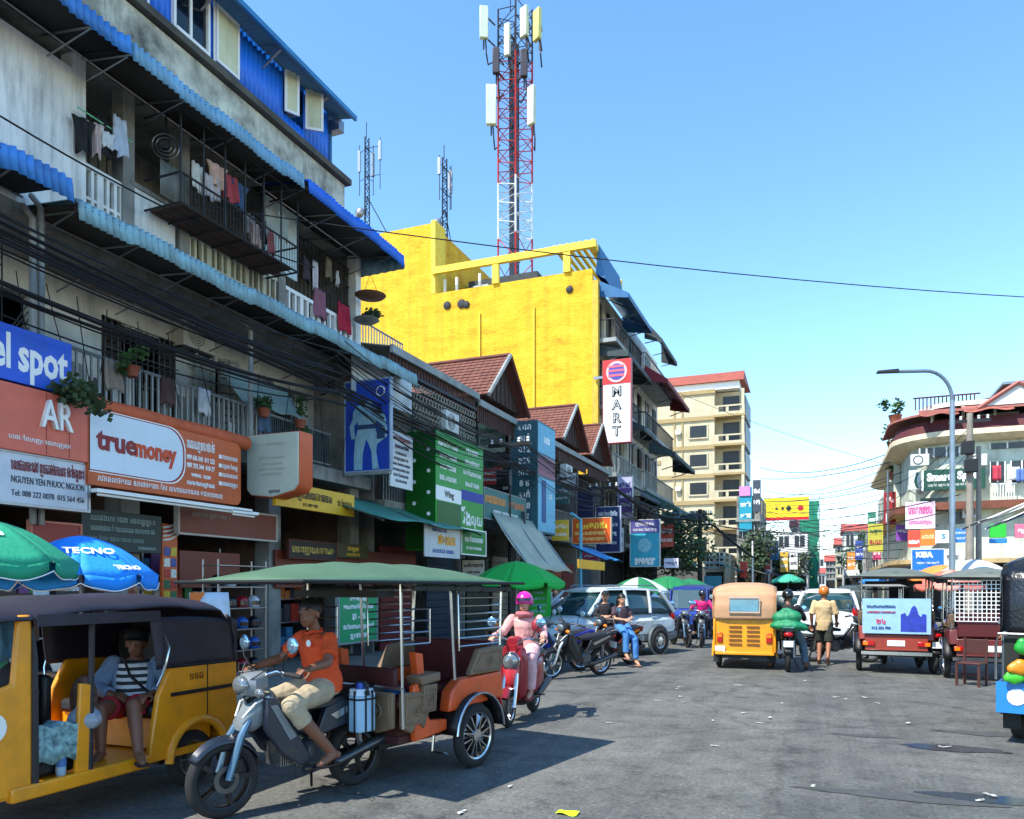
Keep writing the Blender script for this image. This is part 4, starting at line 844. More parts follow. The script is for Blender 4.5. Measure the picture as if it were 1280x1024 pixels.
# ------------------------------------------------------------------ signs
def fx(X, u0, u1, ur, vt, vb):
    """street-facing board on plane x=X: location, width, height"""
    y0, y1 = on_x(u0, 600, X)[0], on_x(u1, 600, X)[0]; z1, z0 = on_x(ur, vt, X)[1], on_x(ur, vb, X)[1]
    return (X, (y0 + y1) / 2, z0), y1 - y0, z1 - z0
def fy(Y, u0, u1, vt, vb):
    x0, x1 = on_y(u0, 600, Y)[0], on_y(u1, 600, Y)[0]; uc = (u0 + u1) / 2; return ((x0 + x1) / 2, Y, on_y(uc, vb, Y)[1]), x1 - x0, on_y(uc, vt, Y)[1] - on_y(uc, vb, Y)[1]
def sgx(label, X, box, col, lines=(), d=.12, frame=None, name='shop_sign', cat='sign'):
    loc, w, h = fx(X, *box); m = col if not isinstance(col, tuple) else mat(col, .5, var=.32, scale=2.5, streak=.22, dirt=tuple(int(c * .55 + 24) for c in col))
    return sign(name, label, cat, loc, R(90), w, h, d, m, frame, [(s, x * w, z * h, sz * h, c, wd * w, b * h) for (s, x, z, sz, c, wd, b) in lines]), w, h
def sgy(label, Y, box, col, lines=(), d=.12, frame=None, name='shop_sign', cat='sign', rz=0):
    loc, w, h = fy(Y, *box); m = col if not isinstance(col, tuple) else mat(col, .5, var=.32, scale=2.5, streak=.22, dirt=tuple(int(c * .55 + 24) for c in col))
    return sign(name, label, cat, loc, rz, w, h, d, m, frame, [(s, x * w, z * h, sz * h, c, wd * w, b * h) for (s, x, z, sz, c, wd, b) in lines]), w, h
C = lambda r, g, b: mat((r, g, b), .5, var=0)
t, w, h = sgx('blue box sign with white letters ending in spot', -9.2, (-90, 90, 45, 416, 484), (24, 88, 214), [('spot', .27, .5, .86, TWHT, .38, .025), ('el', -.035, .5, .86, TWHT, .13, .025)], .25)
t, w, h = sgx('salmon orange sign with large white AR letters', -9.15, (-90, 110, 60, 490, 570), (226, 106, 80), [], .2)
text('AR', TWHT, t, (.26 * w, -.03, .62 * h), .62 * h, ext=.03, bold=.005, width=.22 * w); text(khm(9, 9), TWHT, t, (.16 * w, -.006, .2 * h), .1 * h)
for x in (.36, .2): MB().box(x * w - .004, x * w + .004, -.006, .05, .02, h - .02).build('panel_joint', mat((150, 64, 50), .6, var=0), t)
t, w, h = sgx('white sign with dark red Khmer heading below the salmon one', -9.2, (-90, 110, 60, 573, 633), (206, 210, 216), [(khm(22, 9), .22, .76, .32, C(130, 28, 36), .5, .004), ('NGUYEN YEN PHUOC NGUON', .22, .47, .2, C(60, 60, 70), .5, 0), ('Tel: 088 222 0078  015 564 456', .22, .2, .17, C(60, 60, 74), .5, 0)], .15, STL)
# money-transfer box sign: orange, white panel with rounded end
loc, w, h = fx(-9.15, 110, 301, 200, 531, 618); t = thing('shop_sign', 'orange box sign with truemoney lettering on a white rounded panel', 'sign', loc, R(90))
OSG = mat((204, 92, 30), .5, var=.4, scale=1.6, streak=.3, dirt=(130, 50, 16))
r = .12; q = [(-w / 2, 0)] + [(w / 2 - r + r * math.sin(a), r - r * math.cos(a)) for a in [math.pi / 2 * i / 5 for i in range(6)]] + [(w / 2 - r + r * math.cos(a), h - r + r * math.sin(a)) for a in [math.pi / 2 * i / 5 for i in range(6)]] + [(-w / 2, h)]
MB().prism(q, 'y', 0, .28).build('board', OSG, t)
wl = w * .56; hw = h * .78; zb = h * .2; rr = hw / 2
def capsule(x0, x1, z0, z1, R_): return [(x0, z0)] + [(x1 - R_ + R_ * math.sin(a), z0 + R_ - R_ * math.cos(a)) for a in [math.pi / 2 * i / 6 for i in range(7)]] + [(x1 - R_ + R_ * math.cos(a), z1 - R_ + R_ * math.sin(a)) for a in [math.pi / 2 * i / 6 for i in range(7)]] + [(x0, z1)]
MB().prism(capsule(-w / 2 + .02, -w / 2 + wl + .06, zb - .03, zb + hw + .03, rr * .8), 'y', -.008, .02).build('panel_rim', TWHT, t); MB().prism(capsule(-w / 2 + .02, -w / 2 + wl + .035, zb - .015, zb + hw + .015, rr * .8), 'y', -.012, .02).build('panel_line', C(150, 30, 26), t)
MB().prism(capsule(-w / 2 + .02, -w / 2 + wl, zb, zb + hw, rr * .8), 'y', -.016, .02).build('white_panel', mat((214, 226, 234), .4, var=.1), t)
text('true', C(140, 22, 20), t, (-w / 2 + wl * .27, -.018, zb + hw * .52), hw * .5, bold=.012, width=wl * .4, ext=.012); text('money', C(206, 70, 20), t, (-w / 2 + wl * .68, -.018, zb + hw * .5), hw * .46, bold=.012, width=wl * .46, ext=.012)
text(khm(30, 8), TWHT, t, (-w * .05, -.006, h * .1), h * .11, width=w * .8)
for k, (s, z, sz) in enumerate(((khm(9, 12), .82, .2), ('099 636 343  011 222', .62, .1), ('089 292 344  010 77', .5, .1), ('WING  12:30', .36, .07), (khm(14), .24, .09))): text(s, TWHT, t, (w * .19, -.006, h * z), h * sz, width=w * .2, bold=.003)
for k in range(4): MB().box(w * .325, w * .345, -.006, .01, h * (.28 + .14 * k), h * (.34 + .14 * k)).build('bullet', TWHT, t); text(khm(6, 9), TWHT, t, (w * .41, -.006, h * (.31 + .14 * k)), h * .1, width=w * .12)
y0, y1 = on_x(104, 500, -9.35)[0], on_x(308, 500, -9.35)[0]; z0 = on_x(108, 497, -9.35)[1]; m = MB().lathe([(.02, 0), (.13, .01), (.12, .4), (.135, .9), (.12, 1.6), (.135, 2.2), (.125, y1 - y0 - .01), (.02, y1 - y0)], (0, 0, 0), 'y', 14)
one(m, 'rolled_awning', mat((206, 96, 52), .7, var=.35, scale=5), 'orange rolled-up awning above the truemoney sign', 'awning', None, (-9.35, y0, z0 - .08))
# projecting light box
loc, w, h = fy(11.0, 308, 373, 541, 619); t = thing('light_box', 'blank pale projecting light box with an orange side', 'sign', loc); LB = mat((200, 208, 192), .35, var=.15)
q = [(-w / 2, h * .1), (-w * .42, 0.01), (0, -h * .04), (w * .42, .06), (w / 2, h * .16), (w / 2, h), (-w / 2, h)]
MB().prism(q, 'y', .04, .4).build('box', mat((212, 96, 48), .5, var=.2), t); MB().prism([(a * .97, b * .97 + h * .015) for a, b in q], 'y', 0, .05).build('face', LB, t); text('ស្វាគម', C(50, 50, 50), t, (.05, -.004, h * .06), h * .08)
for z in (.82, .6, .5, .42, .34): text(khm(8, 9), mat((176, 186, 172), .4, var=0), t, (0, -.003, h * z), h * .06)
MB().tube([(-w / 2, .2, h * .5), (-w / 2 - .5, .2, h * .5)], .03, 6).build('bracket', STL, t)
for lab, u0, u1, ur, v in (('long white tube light under the truemoney sign', 118, 312, 200, 626), ('short white tube light under the pale light box', 288, 320, 300, 642)):
    y0, y1 = on_x(u0, 600, -8.95)[0], on_x(u1, 600, -8.95)[0]; t = thing('tube_light', lab, 'lamp', (-8.95, y0, on_x(ur, v, -8.95)[1])); MB().box(-.06, .06, 0, y1 - y0, 0, .05).build('batten', WHT, t); MB().cyl((0, .05, -.025), (0, y1 - y0 - .05, -.025), .018, n=8).build('tube', TWHT, t)
sgx('yellow Khmer sign under the balcony edge', -9.0, (345, 443, 400, 611, 640), (228, 178, 30), [(khm(12, 12), -.12, .6, .5, C(40, 34, 30), .6, .008), (khm(4), .36, .5, .4, C(60, 40, 30), .2, 0), ('012 889 900', -.1, .2, .2, C(40, 34, 30), .4, 0)], .08)
sgx('dark green glass sign with faint white lettering over the shop', -9.75, (102, 202, 150, 640, 690), (22, 44, 40), [(khm(11, 6), 0, .8, .2, C(150, 170, 165), .8, 0), (khm(20, 6), 0, .55, .18, C(150, 170, 165), .8, 0), (khm(16, 6), -.1, .3, .16, C(130, 150, 145), .7, 0), (khm(6, 9), .3, .12, .12, C(150, 170, 165), .3, 0)], .06)
sgx('brown wooden fascia panel above the middle shop door', -9.7, (224, 345, 300, 640, 672), (120, 52, 26), [(khm(10), -.2, .7, .22, C(170, 150, 130), .4, 0)], .08, mat((190, 180, 168), .6))
sgx('red grille panel behind the blue umbrella', -9.7, (40, 100, 70, 655, 700), (150, 46, 30), [], .06, mat((200, 120, 100), .6))
for k in range(14): pass
sgx('dark signboard with gold letters over the helmet shop', -9.7, (362, 420, 390, 678, 698), (30, 28, 26), [(khm(7, 9), 0, .5, .6, C(200, 170, 80), .9, .01)], .05, mat((90, 40, 30), .6))
sgx('olive signboard with gold letters deeper along the shop row', -9.7, (422, 460, 440, 680, 698), (70, 62, 24), [(khm(5, 9), 0, .65, .42, C(220, 180, 60), .8, .01), (khm(6, 9), 0, .25, .3, C(220, 180, 60), .8, 0)], .05)
# statue poster on a projecting panel
t, w, h = sgy('blue poster of a pale muscular figure on a projecting panel', 14.3, (432, 487, 476, 588), (22, 66, 176), [], .08, mat((150, 170, 190), .5), 'poster', 'poster')
FIG = mat((150, 196, 214), .6, var=.35, scale=6); FIGD = mat((40, 70, 110), .6, var=.2)
q = [(-.33, .58), (-.4, .5), (-.36, .36), (-.28, .36), (-.3, .5), (-.22, .56), (-.2, .48), (-.27, .36), (-.3, .15), (-.3, .01), (-.12, .01), (-.1, .2), (-.03, .35), (.03, .3), (.1, .2), (.12, .01), (.26, .01), (.2, .2), (.24, .36), (.17, .48), (.2, .55), (.33, .5), (.38, .4), (.46, .44), (.4, .6), (.26, .68), (.12, .72), (.1, .76), (-.06, .78), (-.1, .74), (-.24, .72), (-.32, .66)]
MB().prism([(a * w, b * h) for a, b in q], 'y', -.012, .01).build('printed_figure', FIG, t); MB().box(-.22 * w, .2 * w, -.016, -.011, .46 * h, .51 * h).build('printed_belt', FIGD, t); MB().box(.22 * w, .4 * w, -.016, -.011, .34 * h, .46 * h).build('printed_box', FIGD, t)
MB().prism([(a * w, b * h) for a, b in [(.05, .3), (.45, .4), (.45, .36), (.1, .24)]], 'y', -.014, -.011).build('printed_cloth', FIG, t); MB().torus((.3 * w, -.006, .87 * h), 'y', .1, .014, 20, 5).build('emblem', TWHT, t).scale = (1, 1, 1); MB().box(-.5 * w, .5 * w, -.03, .1, -.1, -.035).build('base_strip', LOUV, t)
sgx('white board of red and black price lines beside the poster', -8.95, (488, 516, 500, 541, 610), (222, 224, 224), [(khm(7, 9), 0, .88, .12, C(150, 30, 40), .85, .003), (khm(7, 9), 0, .74, .1, C(40, 40, 60), .85, .003)] + [(khm(8, 9), -.04, .62 - .1 * k, .08, C(50, 50, 60), .8, 0) for k in range(6)], .05)
sgx('worn white wall sheet under the end of the pale blue awning', -9.4, (441, 515, 470, 448, 500), mat((206, 216, 220), .8, var=.5, scale=1.6, streak=.5), [], .05, None, 'wall_sheet', 'sheet')
# green telecom box sign, two faces
loc, w, h = fx(-8.75, 545, 604, 575, 549, 690); t = thing('corner_box_sign', 'large bright green two-faced box sign with white service lines', 'sign', loc, R(90)); GRN = mat((28, 150, 40), .4, var=.15); GRND = mat((14, 96, 26), .4, var=.25, scale=3)
MB().box(-w / 2, w / 2, 0, .85, 0, h).build('box', GRN, t, bevel=.01); MB().box(-w / 2 - .01, -w / 2, .02, .83, .02, h - .02).build('dark_face', GRND, t)
for k in range(7): MB().lathe([(.05, 0), (.05, -.012)], (-w / 2 - .011, .2 + .4 * (k % 2), h * (.3 + .09 * k)), 'x', 8).build('dot', TWHT, t)
for k in range(4): text(khm(6, 9), TWHT, t, (-w * .27, -.005, h * (.9 - .095 * k)), h * .065, bold=.004, width=w * .38); text(khm(7, 9), TWHT, t, (w * .24, -.005, h * (.92 - .1 * k)), h * .06, bold=.004, width=w * .4)
MB().box(-w / 2, 0, -.006, .01, h * .42, h * .54).build('white_band', TWHT, t); text('Wing', C(30, 60, 40), t, (-w * .25, -.01, h * .48), h * .08, bold=.004); MB().box(0.01, w / 2, -.006, .01, h * .47, h * .56).build('blue_band', C(30, 50, 150), t)
MB().box(-w * .48, -.02, -.006, .01, h * .12, h * .41).build('dark_panel', GRND, t); text('វីង', TWHT, t, (w * .12, -.008, h * .3), h * .18, bold=.01); text('លុយ', TWHT, t, (w * .34, -.008, h * .3), h * .14, bold=.006); text('099 777 345', TWHT, t, (w * .25, -.008, h * .14), h * .06)
sgx('small printed banner with yellow and blue goods under the green sign', -8.4, (531, 575, 550, 657, 697), (206, 212, 216), [(khm(3, 9), .1, .55, .4, C(230, 160, 20), .6, .02), (khm(8), 0, .2, .2, C(30, 70, 160), .8, 0), (khm(7), -.1, .85, .2, C(30, 70, 160), .8, 0)], .03)
sgx('small green sign hanging under the big green box sign', -8.5, (577, 607, 590, 663, 693), (24, 130, 44), [(khm(6, 9), 0, .6, .3, TWHT, .8, .005), (khm(8, 9), 0, .25, .2, TWHT, .8, 0)], .06, TWHT)
sgy('pale teal lit sign with faded lettering below the first gable', 24.4, (597, 632, 527, 566), (176, 206, 200), [(khm(7, 9), 0, .72, .26, C(60, 90, 90), .85, .005), (khm(6, 9), 0, .35, .3, C(70, 110, 110), .8, .01)], .2, DKM)
sgx('long teal shop sign with orange and white lettering', -8.9, (605, 657, 630, 617, 652), (40, 108, 104), [(khm(7, 9), -.25, .66, .4, C(230, 150, 60), .45, .008), (khm(6, 9), .25, .66, .36, C(210, 120, 50), .4, .006), (khm(12, 5), 0, .25, .24, TWHT, .8, .003)], .12, LOUV)
loc, w, h = fx(-8.7, 672, 694, 683, 531, 668); t = thing('corner_box_sign', 'tall teal box sign with phone numbers and blue panels', 'sign', loc, R(90)); MB().box(-w / 2, w / 2, 0, .95, 0, h).build('box', mat((46, 92, 104), .5, var=.3), t, bevel=.01)
for z0, z1, c in ((.72, .98, (96, 176, 206)), (.52, .7, (150, 90, 110)), (.02, .5, (110, 186, 214))): MB().box(-w * .48, w * .48, -.008, .01, h * z0, h * z1).build('panel', mat(c, .5, var=.3, scale=4), t)
MB().box(-w * .3, -w * .05, -.012, -.008, h * .1, h * .48).build('stripe', C(20, 70, 130), t); text('៨៨', TWHT, t, (w * .2, -.01, h * .35), h * .07); text('ហាង', TWHT, t, (0, -.01, h * .85), h * .09, bold=.01)
for k in range(9): text(('សេវា', 'កាត់', '012', '855', '៣២', '8 8', 'សក់', '088', '៥៥')[k], TWHT, t, (-w / 2 - .006, .47, h * (.94 - .1 * k)), h * .075, rz=R(-90), bold=.006)
# signs facing up the street, farther along
sgy('orange Khmer sign with yellow lettering facing down the street', 30.0, (716, 763, 648, 679), (226, 92, 20), [(khm(6, 9), 0, .7, .36, C(250, 210, 60), .86, .014), (khm(9, 9), -.04, .4, .2, C(250, 220, 120), .8, .006), (khm(9, 9), 0, .17, .18, C(250, 220, 120), .7, .006)], .15, mat((210, 190, 150), .5))
sgy('navy sign with white rows standing behind the orange one', 32, (745, 775, 634, 690), (26, 40, 92), [(khm(5), -.15, .85, .12, TWHT, .5, 0), ('២៤', .25, .85, .14, TWHT, .3, .01), (khm(7, 9), 0, .6, .1, TWHT, .8, 0), (khm(5, 9), 0, .4, .12, TWHT, .7, .01), (khm(6, 9), 0, .2, .1, TWHT, .7, 0)], .12, mat((190, 196, 210), .5))
sgy('plain dark navy hanging panel above the orange sign', 31.4, (722, 741, 612, 648), (22, 28, 80), [], .1)
sgy('purple and white narrow sign under the balconies', 36.7, (772, 790, 596, 648), (176, 178, 206), [(khm(4, 9), 0, .8, .16, C(60, 50, 110), .8, .01), (khm(4, 9), 0, .58, .16, C(60, 50, 110), .8, .01), (khm(4, 9), 0, .2, .14, C(90, 60, 130), .8, .01)], .15, STL)
t, w, h = sgy('cyan mart sign with a purple heading at the kerb', 38.5, (788, 824, 650, 708), (60, 178, 204), [('MART', 0, .1, .16, TWHT, .7, .02)], .25, mat((206, 206, 200), .5)); MB().box(-w / 2, w / 2, -.02, -.004, h * .72, h).build('heading_panel', C(74, 74, 140), t); text(khm(6, 9), TWHT, t, (0, -.024, h * .91), h * .1, width=w * .8); text(khm(8, 9), TWHT, t, (0, -.024, h * .79), h * .08, width=w * .8); MB().lathe([(.36, 0), (.36, -.015)], (0, -.006, h * .45), 'y', 16).build('emblem', mat((150, 214, 230), .5, var=.4, scale=8), t)
t, w, h = sgy('tall white vertical sign spelling MART under a red panel', 36.6, (754, 788, 450, 553), (232, 234, 234), [], .3, mat((180, 60, 60), .5)); MB().box(-w / 2, w / 2, -.02, -.004, h * .71, h).build('red_panel', C(206, 34, 30), t)
for k, ch in enumerate('MART'): text(ch, TBLK, t, (0, -.006, h * (.61 - .16 * k)), h * .165, bold=.03); text(ch, TWHT, t, (-.01, -.016, h * (.61 - .16 * k)), h * .16, bold=-.02)
MB().lathe([(.52, 0), (.52, -.03)], (0, -.02, h * .855), 'y', 20).build('emblem_ring', C(240, 170, 170), t); MB().lathe([(.4, 0), (.4, -.02)], (0, -.045, h * .855), 'y', 20).build('emblem', C(60, 60, 150), t)
for z in (-.18, .05, .26): MB().box(-.4, .36, -.075, -.064, h * .855 + z - .05, h * .855 + z + .05).build('emblem_bar', C(236, 90, 100), t)
MB().box(-w / 2 - .5, -w / 2, .1, .18, h * .8, h * .83).box(-w / 2 - .5, -w / 2, .1, .18, h * .2, h * .23).build('bracket', STL, t)['kind'] = 'stuff'
sgy('teal and pink vertical banner sign beside the beige block', 67.7, (924, 940, 609, 664), (26, 150, 176), [(khm(3, 9), 0, .6, .12, TWHT, .8, .01), (khm(3, 9), 0, .35, .12, TWHT, .8, .01)], .15); sgy('pink square sign above the teal banner', 67.6, (924, 938, 608, 620), (206, 140, 196), [], .12)
sgy('oval white sign on a bracket before the dark tree', 39.0, (830, 848, 698, 710), (214, 210, 226), [(khm(4, 9), 0, .5, .4, C(90, 60, 120), .8, .01)], .1); sgy('lime green and white sign behind the dark pole', 46.5, (848, 866, 690, 706), (160, 206, 90), [(khm(4), 0, .5, .4, TWHT, .8, .01)], .1); sgy('small red sign beside the far kerb', 60, (925, 934, 702, 722), (206, 60, 40), [], .08); sgy('blue fabric sign past the kerb umbrellas', 44.5, (880, 902, 720, 736), (30, 120, 140), [], .05)
# signs on the corner building side
t, w, h = sgy('dark green Smart Spot sign on the corner building', 41.6, (1152, 1232, 586, 612), (14, 72, 54), [('Smart', -.22, .62, .5, TWHT, .4, .03), ('Spot', .22, .66, .5, TWHT, .32, .03), (khm(16, 5), -.1, .24, .18, TWHT, .6, 0)], .12, None); MB().box(-w * .5, -w * .47, -.02, .1, 0, h).build('edge', TWHT, t)
sgy('white end panel with a green arc left of the Smart Spot sign', 42.4, (1136, 1151, 588, 612), (226, 230, 226), [('(', .1, .5, .8, C(20, 90, 70), .5, .02)], .1)
t, w, h = sgy('red vertical sign with the number 13', 46.5, (1105, 1120, 615, 656), (150, 26, 36), [('13', 0, .2, .3, TWHT, .8, .03), (khm(2, 9), 0, .75, .24, C(240, 200, 200), .8, .01)], .15); sgy('purple sign under the number sign', 44.5, (1120, 1135, 656, 676), (132, 70, 170), [(khm(3, 9), 0, .6, .3, TWHT, .8, .01)], .12)
sgy('large pale pink sign with rose lettering', 40.9, (1133, 1168, 628, 660), (232, 194, 214), [(khm(5, 9), 0, .68, .4, C(196, 70, 130), .86, .02), (khm(8, 9), 0, .22, .2, C(190, 90, 140), .8, .006)], .15, TWHT)
sgy('red-orange sign with a white bar under the pink one', 40.8, (1135, 1150, 663, 684), (226, 76, 52), [(khm(4, 9), 0, .3, .3, TWHT, .9, .02)], .12); sgy('orange sign with pale script under the pink one', 40.8, (1150.5, 1169, 662, 682), (236, 126, 40), [(khm(5, 9), 0, .55, .4, C(250, 220, 160), .8, .01)], .12)
sgy('white rounded sign with a teal emblem', 40.8, (1169, 1190, 663, 679), (230, 234, 232), [('S', 0, .5, .55, C(30, 130, 160), .7, .02)], .12); sgy('bright blue banded sign by the lamp pole', 40.9, (1191, 1211, 661, 678), (40, 120, 206), [(khm(4, 9), 0, .7, .25, TWHT, .8, 0), (khm(5, 9), 0, .3, .25, TWHT, .8, 0)], .12)
sgy('large bright blue banner with white KEIA letters', 38.0, (1140, 1180, 687, 713), (24, 112, 222), [('KEIA', -.12, .74, .34, TWHT, .6, .025), (khm(10, 12), 0, .35, .14, TWHT, .7, .003)], .08, TWHT); sgy('white photo banner beside the blue KEIA one', 38.0, (1181, 1206, 686, 708), (214, 216, 214), [(khm(3, 9), -.1, .5, .4, C(90, 84, 80), .6, .02)], .06)
sgy('green box sign above a blue panel by the market umbrellas', 30.0, (1238, 1258, 655, 672), (40, 186, 52), [], .2); sgy('blue panel below the green box sign', 30.0, (1237, 1259, 673, 679), (40, 130, 200), [], .1); sgy('pink sign at the market edge', 30.0, (1269, 1292, 655, 672), (230, 110, 140), [(khm(3), 0, .5, .4, TWHT, .7, .01)], .12); sgy('yellow and green banner at the junction far corner', 48.0, (1085, 1104, 655, 690), (196, 190, 70), [(khm(3, 9), 0, .7, .25, C(40, 90, 60), .8, .02), (khm(3), 0, .35, .25, C(160, 50, 50), .8, .01)], .1)
# ------------------------------------------------------------------ tarps
def tarp(label, x0, z0, x1, z1, y0, y1, col, sag=.12, name='tarp_awning', skew=0, fringe=0):
    t = thing(name, label, 'awning', (x0, y0, z0)); ma = mat(col, .75, var=.3, scale=1.5)
    o = MB().sheet(lambda a, b: ((x1 - x0) * b, (y1 - y0) * a + skew * b, (z1 - z0) * b - sag * math.sin(math.pi * b) * .5 - .03 * math.sin(a * 14) * b), 16, 6).build('tarp', ma, t); o.modifiers.new('s', 'SOLIDIFY').thickness = .008
    if fringe:
        MB().sheet(lambda a, b: (x1 - x0 + .01, (y1 - y0) * a + skew, (z1 - z0) - .03 * math.sin(a * 14) - fringe * b), 16, 1).build('valance', mat(col, .75, var=.3, scale=1.5), t).modifiers.new('s', 'SOLIDIFY').thickness = .006
    for a in (.03, .5, .97): MB().tube([(.0, (y1 - y0) * a, -.05), (x1 - x0 - .03, (y1 - y0) * a + skew, z1 - z0 - .06)], .02, 5).build('frame_bar', STL, t)
    return t
tarp('long green tarp awning under the price board', -9.9, 3.75, -8.1, 3.1, 13.2, 18.3, (70, 140, 122)); tarp('grey patched tarp hanging steeply past the green umbrella', -8.9, 3.9, -7.6, 2.2, 20.6, 24.4, (176, 180, 160), .3)
tarp('blue awning with a yellow valance past the tarp', -8.6, 3.3, -7.3, 2.75, 27.2, 30.2, (40, 140, 200), .05); sgx('yellow valance below the blue awning', -7.28, (723, 756, 740, 701, 712), (240, 180, 30), [], .03, None, 'awning_valance', 'valance')
tarp('slack pale sheet draped behind the level-one railing', -10.4, 5.85, -9.9, 5.15, 11.3, 13.2, (150, 176, 172), .1, 'draped_sheet'); tarp('dark green canopy over the kerb stalls by the beige block', -9.0, 4.0, -7, 3.0, 46, 53, (50, 110, 96)); tarp('teal shop canopy beneath the cyan mart sign', -9.6, 3.4, -7.6, 2.8, 41, 45, (40, 120, 110))
tarp('white market tarp hung above the tuk-tuks', 4.0, 3.5, 6.2, 4.5, 24, 27, (206, 216, 218), .3); tarp('pale blue market tarp beside the white one', 4.9, 3.6, 7, 4.6, 25.5, 28.5, (150, 190, 220), .3)
m = MB().tube([(0, 0, 0), (0, 0, 4.1), (-.05, -1.0, 4.25)], .06, 6); one(m, 'turquoise_pipe', mat((90, 176, 200), .5, var=.2), 'turquoise bent pipe post before the dark shops', 'post', None, (-8.3, 27.6, .12))
# ------------------------------------------------------------------ vehicles (all face local -y)
def paint(c, rough=.28, var=.12): return mat(c, rough + .08, 0, var + .22, 5, coat=.3, key='paint', streak=.18, dirt=tuple(int(x * .5 + 26) for x in c))
VIN = mat((34, 33, 38), .5, var=.3, scale=5, bump=.15); SEATM = mat((24, 24, 26), .5, var=.2, bump=.1); LENS = mat((150, 158, 160), .08, .55, .5, 18, spec=.9); AMB = mat((230, 120, 20), .2, var=0); REDL = mat((170, 12, 14), .2, var=0)
def wheel(t, c, r, w, rimcol=CHR, spokes=8, style='wire', n=28, hub=.16):
    o = MB().torus((0, 0, 0), 'x', r - w * .5, w * .5, n, 10, 1.05).build('wheel', RUB, t); o.location = c
    rim = MB().lathe([(r - w * .95, -w * .34), (r - w * .8, -w * .42), (r - w * .72, -w * .3), (r - w * .86, 0), (r - w * .72, w * .3), (r - w * .8, w * .42), (r - w * .95, w * .34), (r - w, 0), (r - w * .95, -w * .34)], (0, 0, 0), 'x', n, caps=False)
    rim.lathe([(.01, -w * .45), (r * hub, -w * .4), (r * hub, w * .4), (.01, w * .45)], (0, 0, 0), 'x', 12); rr = r - w * .9
    for k in range(spokes):
        a = 2 * math.pi * k / spokes
        if style == 'wire':
            for s in (-1, 1): rim.tube([(s * w * .3, r * hub * math.cos(a), r * hub * math.sin(a)), (0, rr * math.cos(a + s * .35), rr * math.sin(a + s * .35))], .0035 if n > 20 else .006, 4)
        else:
            b = .5 * math.pi / spokes * (.34 if style == 'alloy' else .6)
            for s in ((-1, 1) if style == 'alloy' else (0,)):
                p = [(x, q * math.cos(a + e), q * math.sin(a + e)) for x in (-w * .28, w * .3) for q, e in ((r * hub * .9, -b * .8 + s * .1), (rr, -b * .5 + s * .22), (rr, b * .5 + s * .22), (r * hub * .9, b * .8 + s * .1))]
                rim.add(p, [(0, 1, 2, 3), (7, 6, 5, 4), (0, 4, 5, 1), (2, 6, 7, 3)])
    rim.build('rim', rimcol, o); return o
def sect(y, z0, z1, w0, w1, zc=None, n=12, pw=.6):
    """rounded section at y: width w0 at the bottom, w1 at the top"""
    q = []
    for i in range(n):
        a = 2 * math.pi * i / n + math.pi / n; cx, sz = math.cos(a), math.sin(a)
        fx_ = math.copysign(abs(cx) ** pw, cx); fz = math.copysign(abs(sz) ** pw, sz); t = (fz + 1) / 2
        q.append(Vector((fx_ * (w0 + (w1 - w0) * t), y, z0 + (z1 - z0) * t)))
    return q
def hull(name, m, t, secs, **k): return MB().loft([sect(*s) for s in secs]).build(name, m, t, smooth=k.pop('smooth', 45), **k)
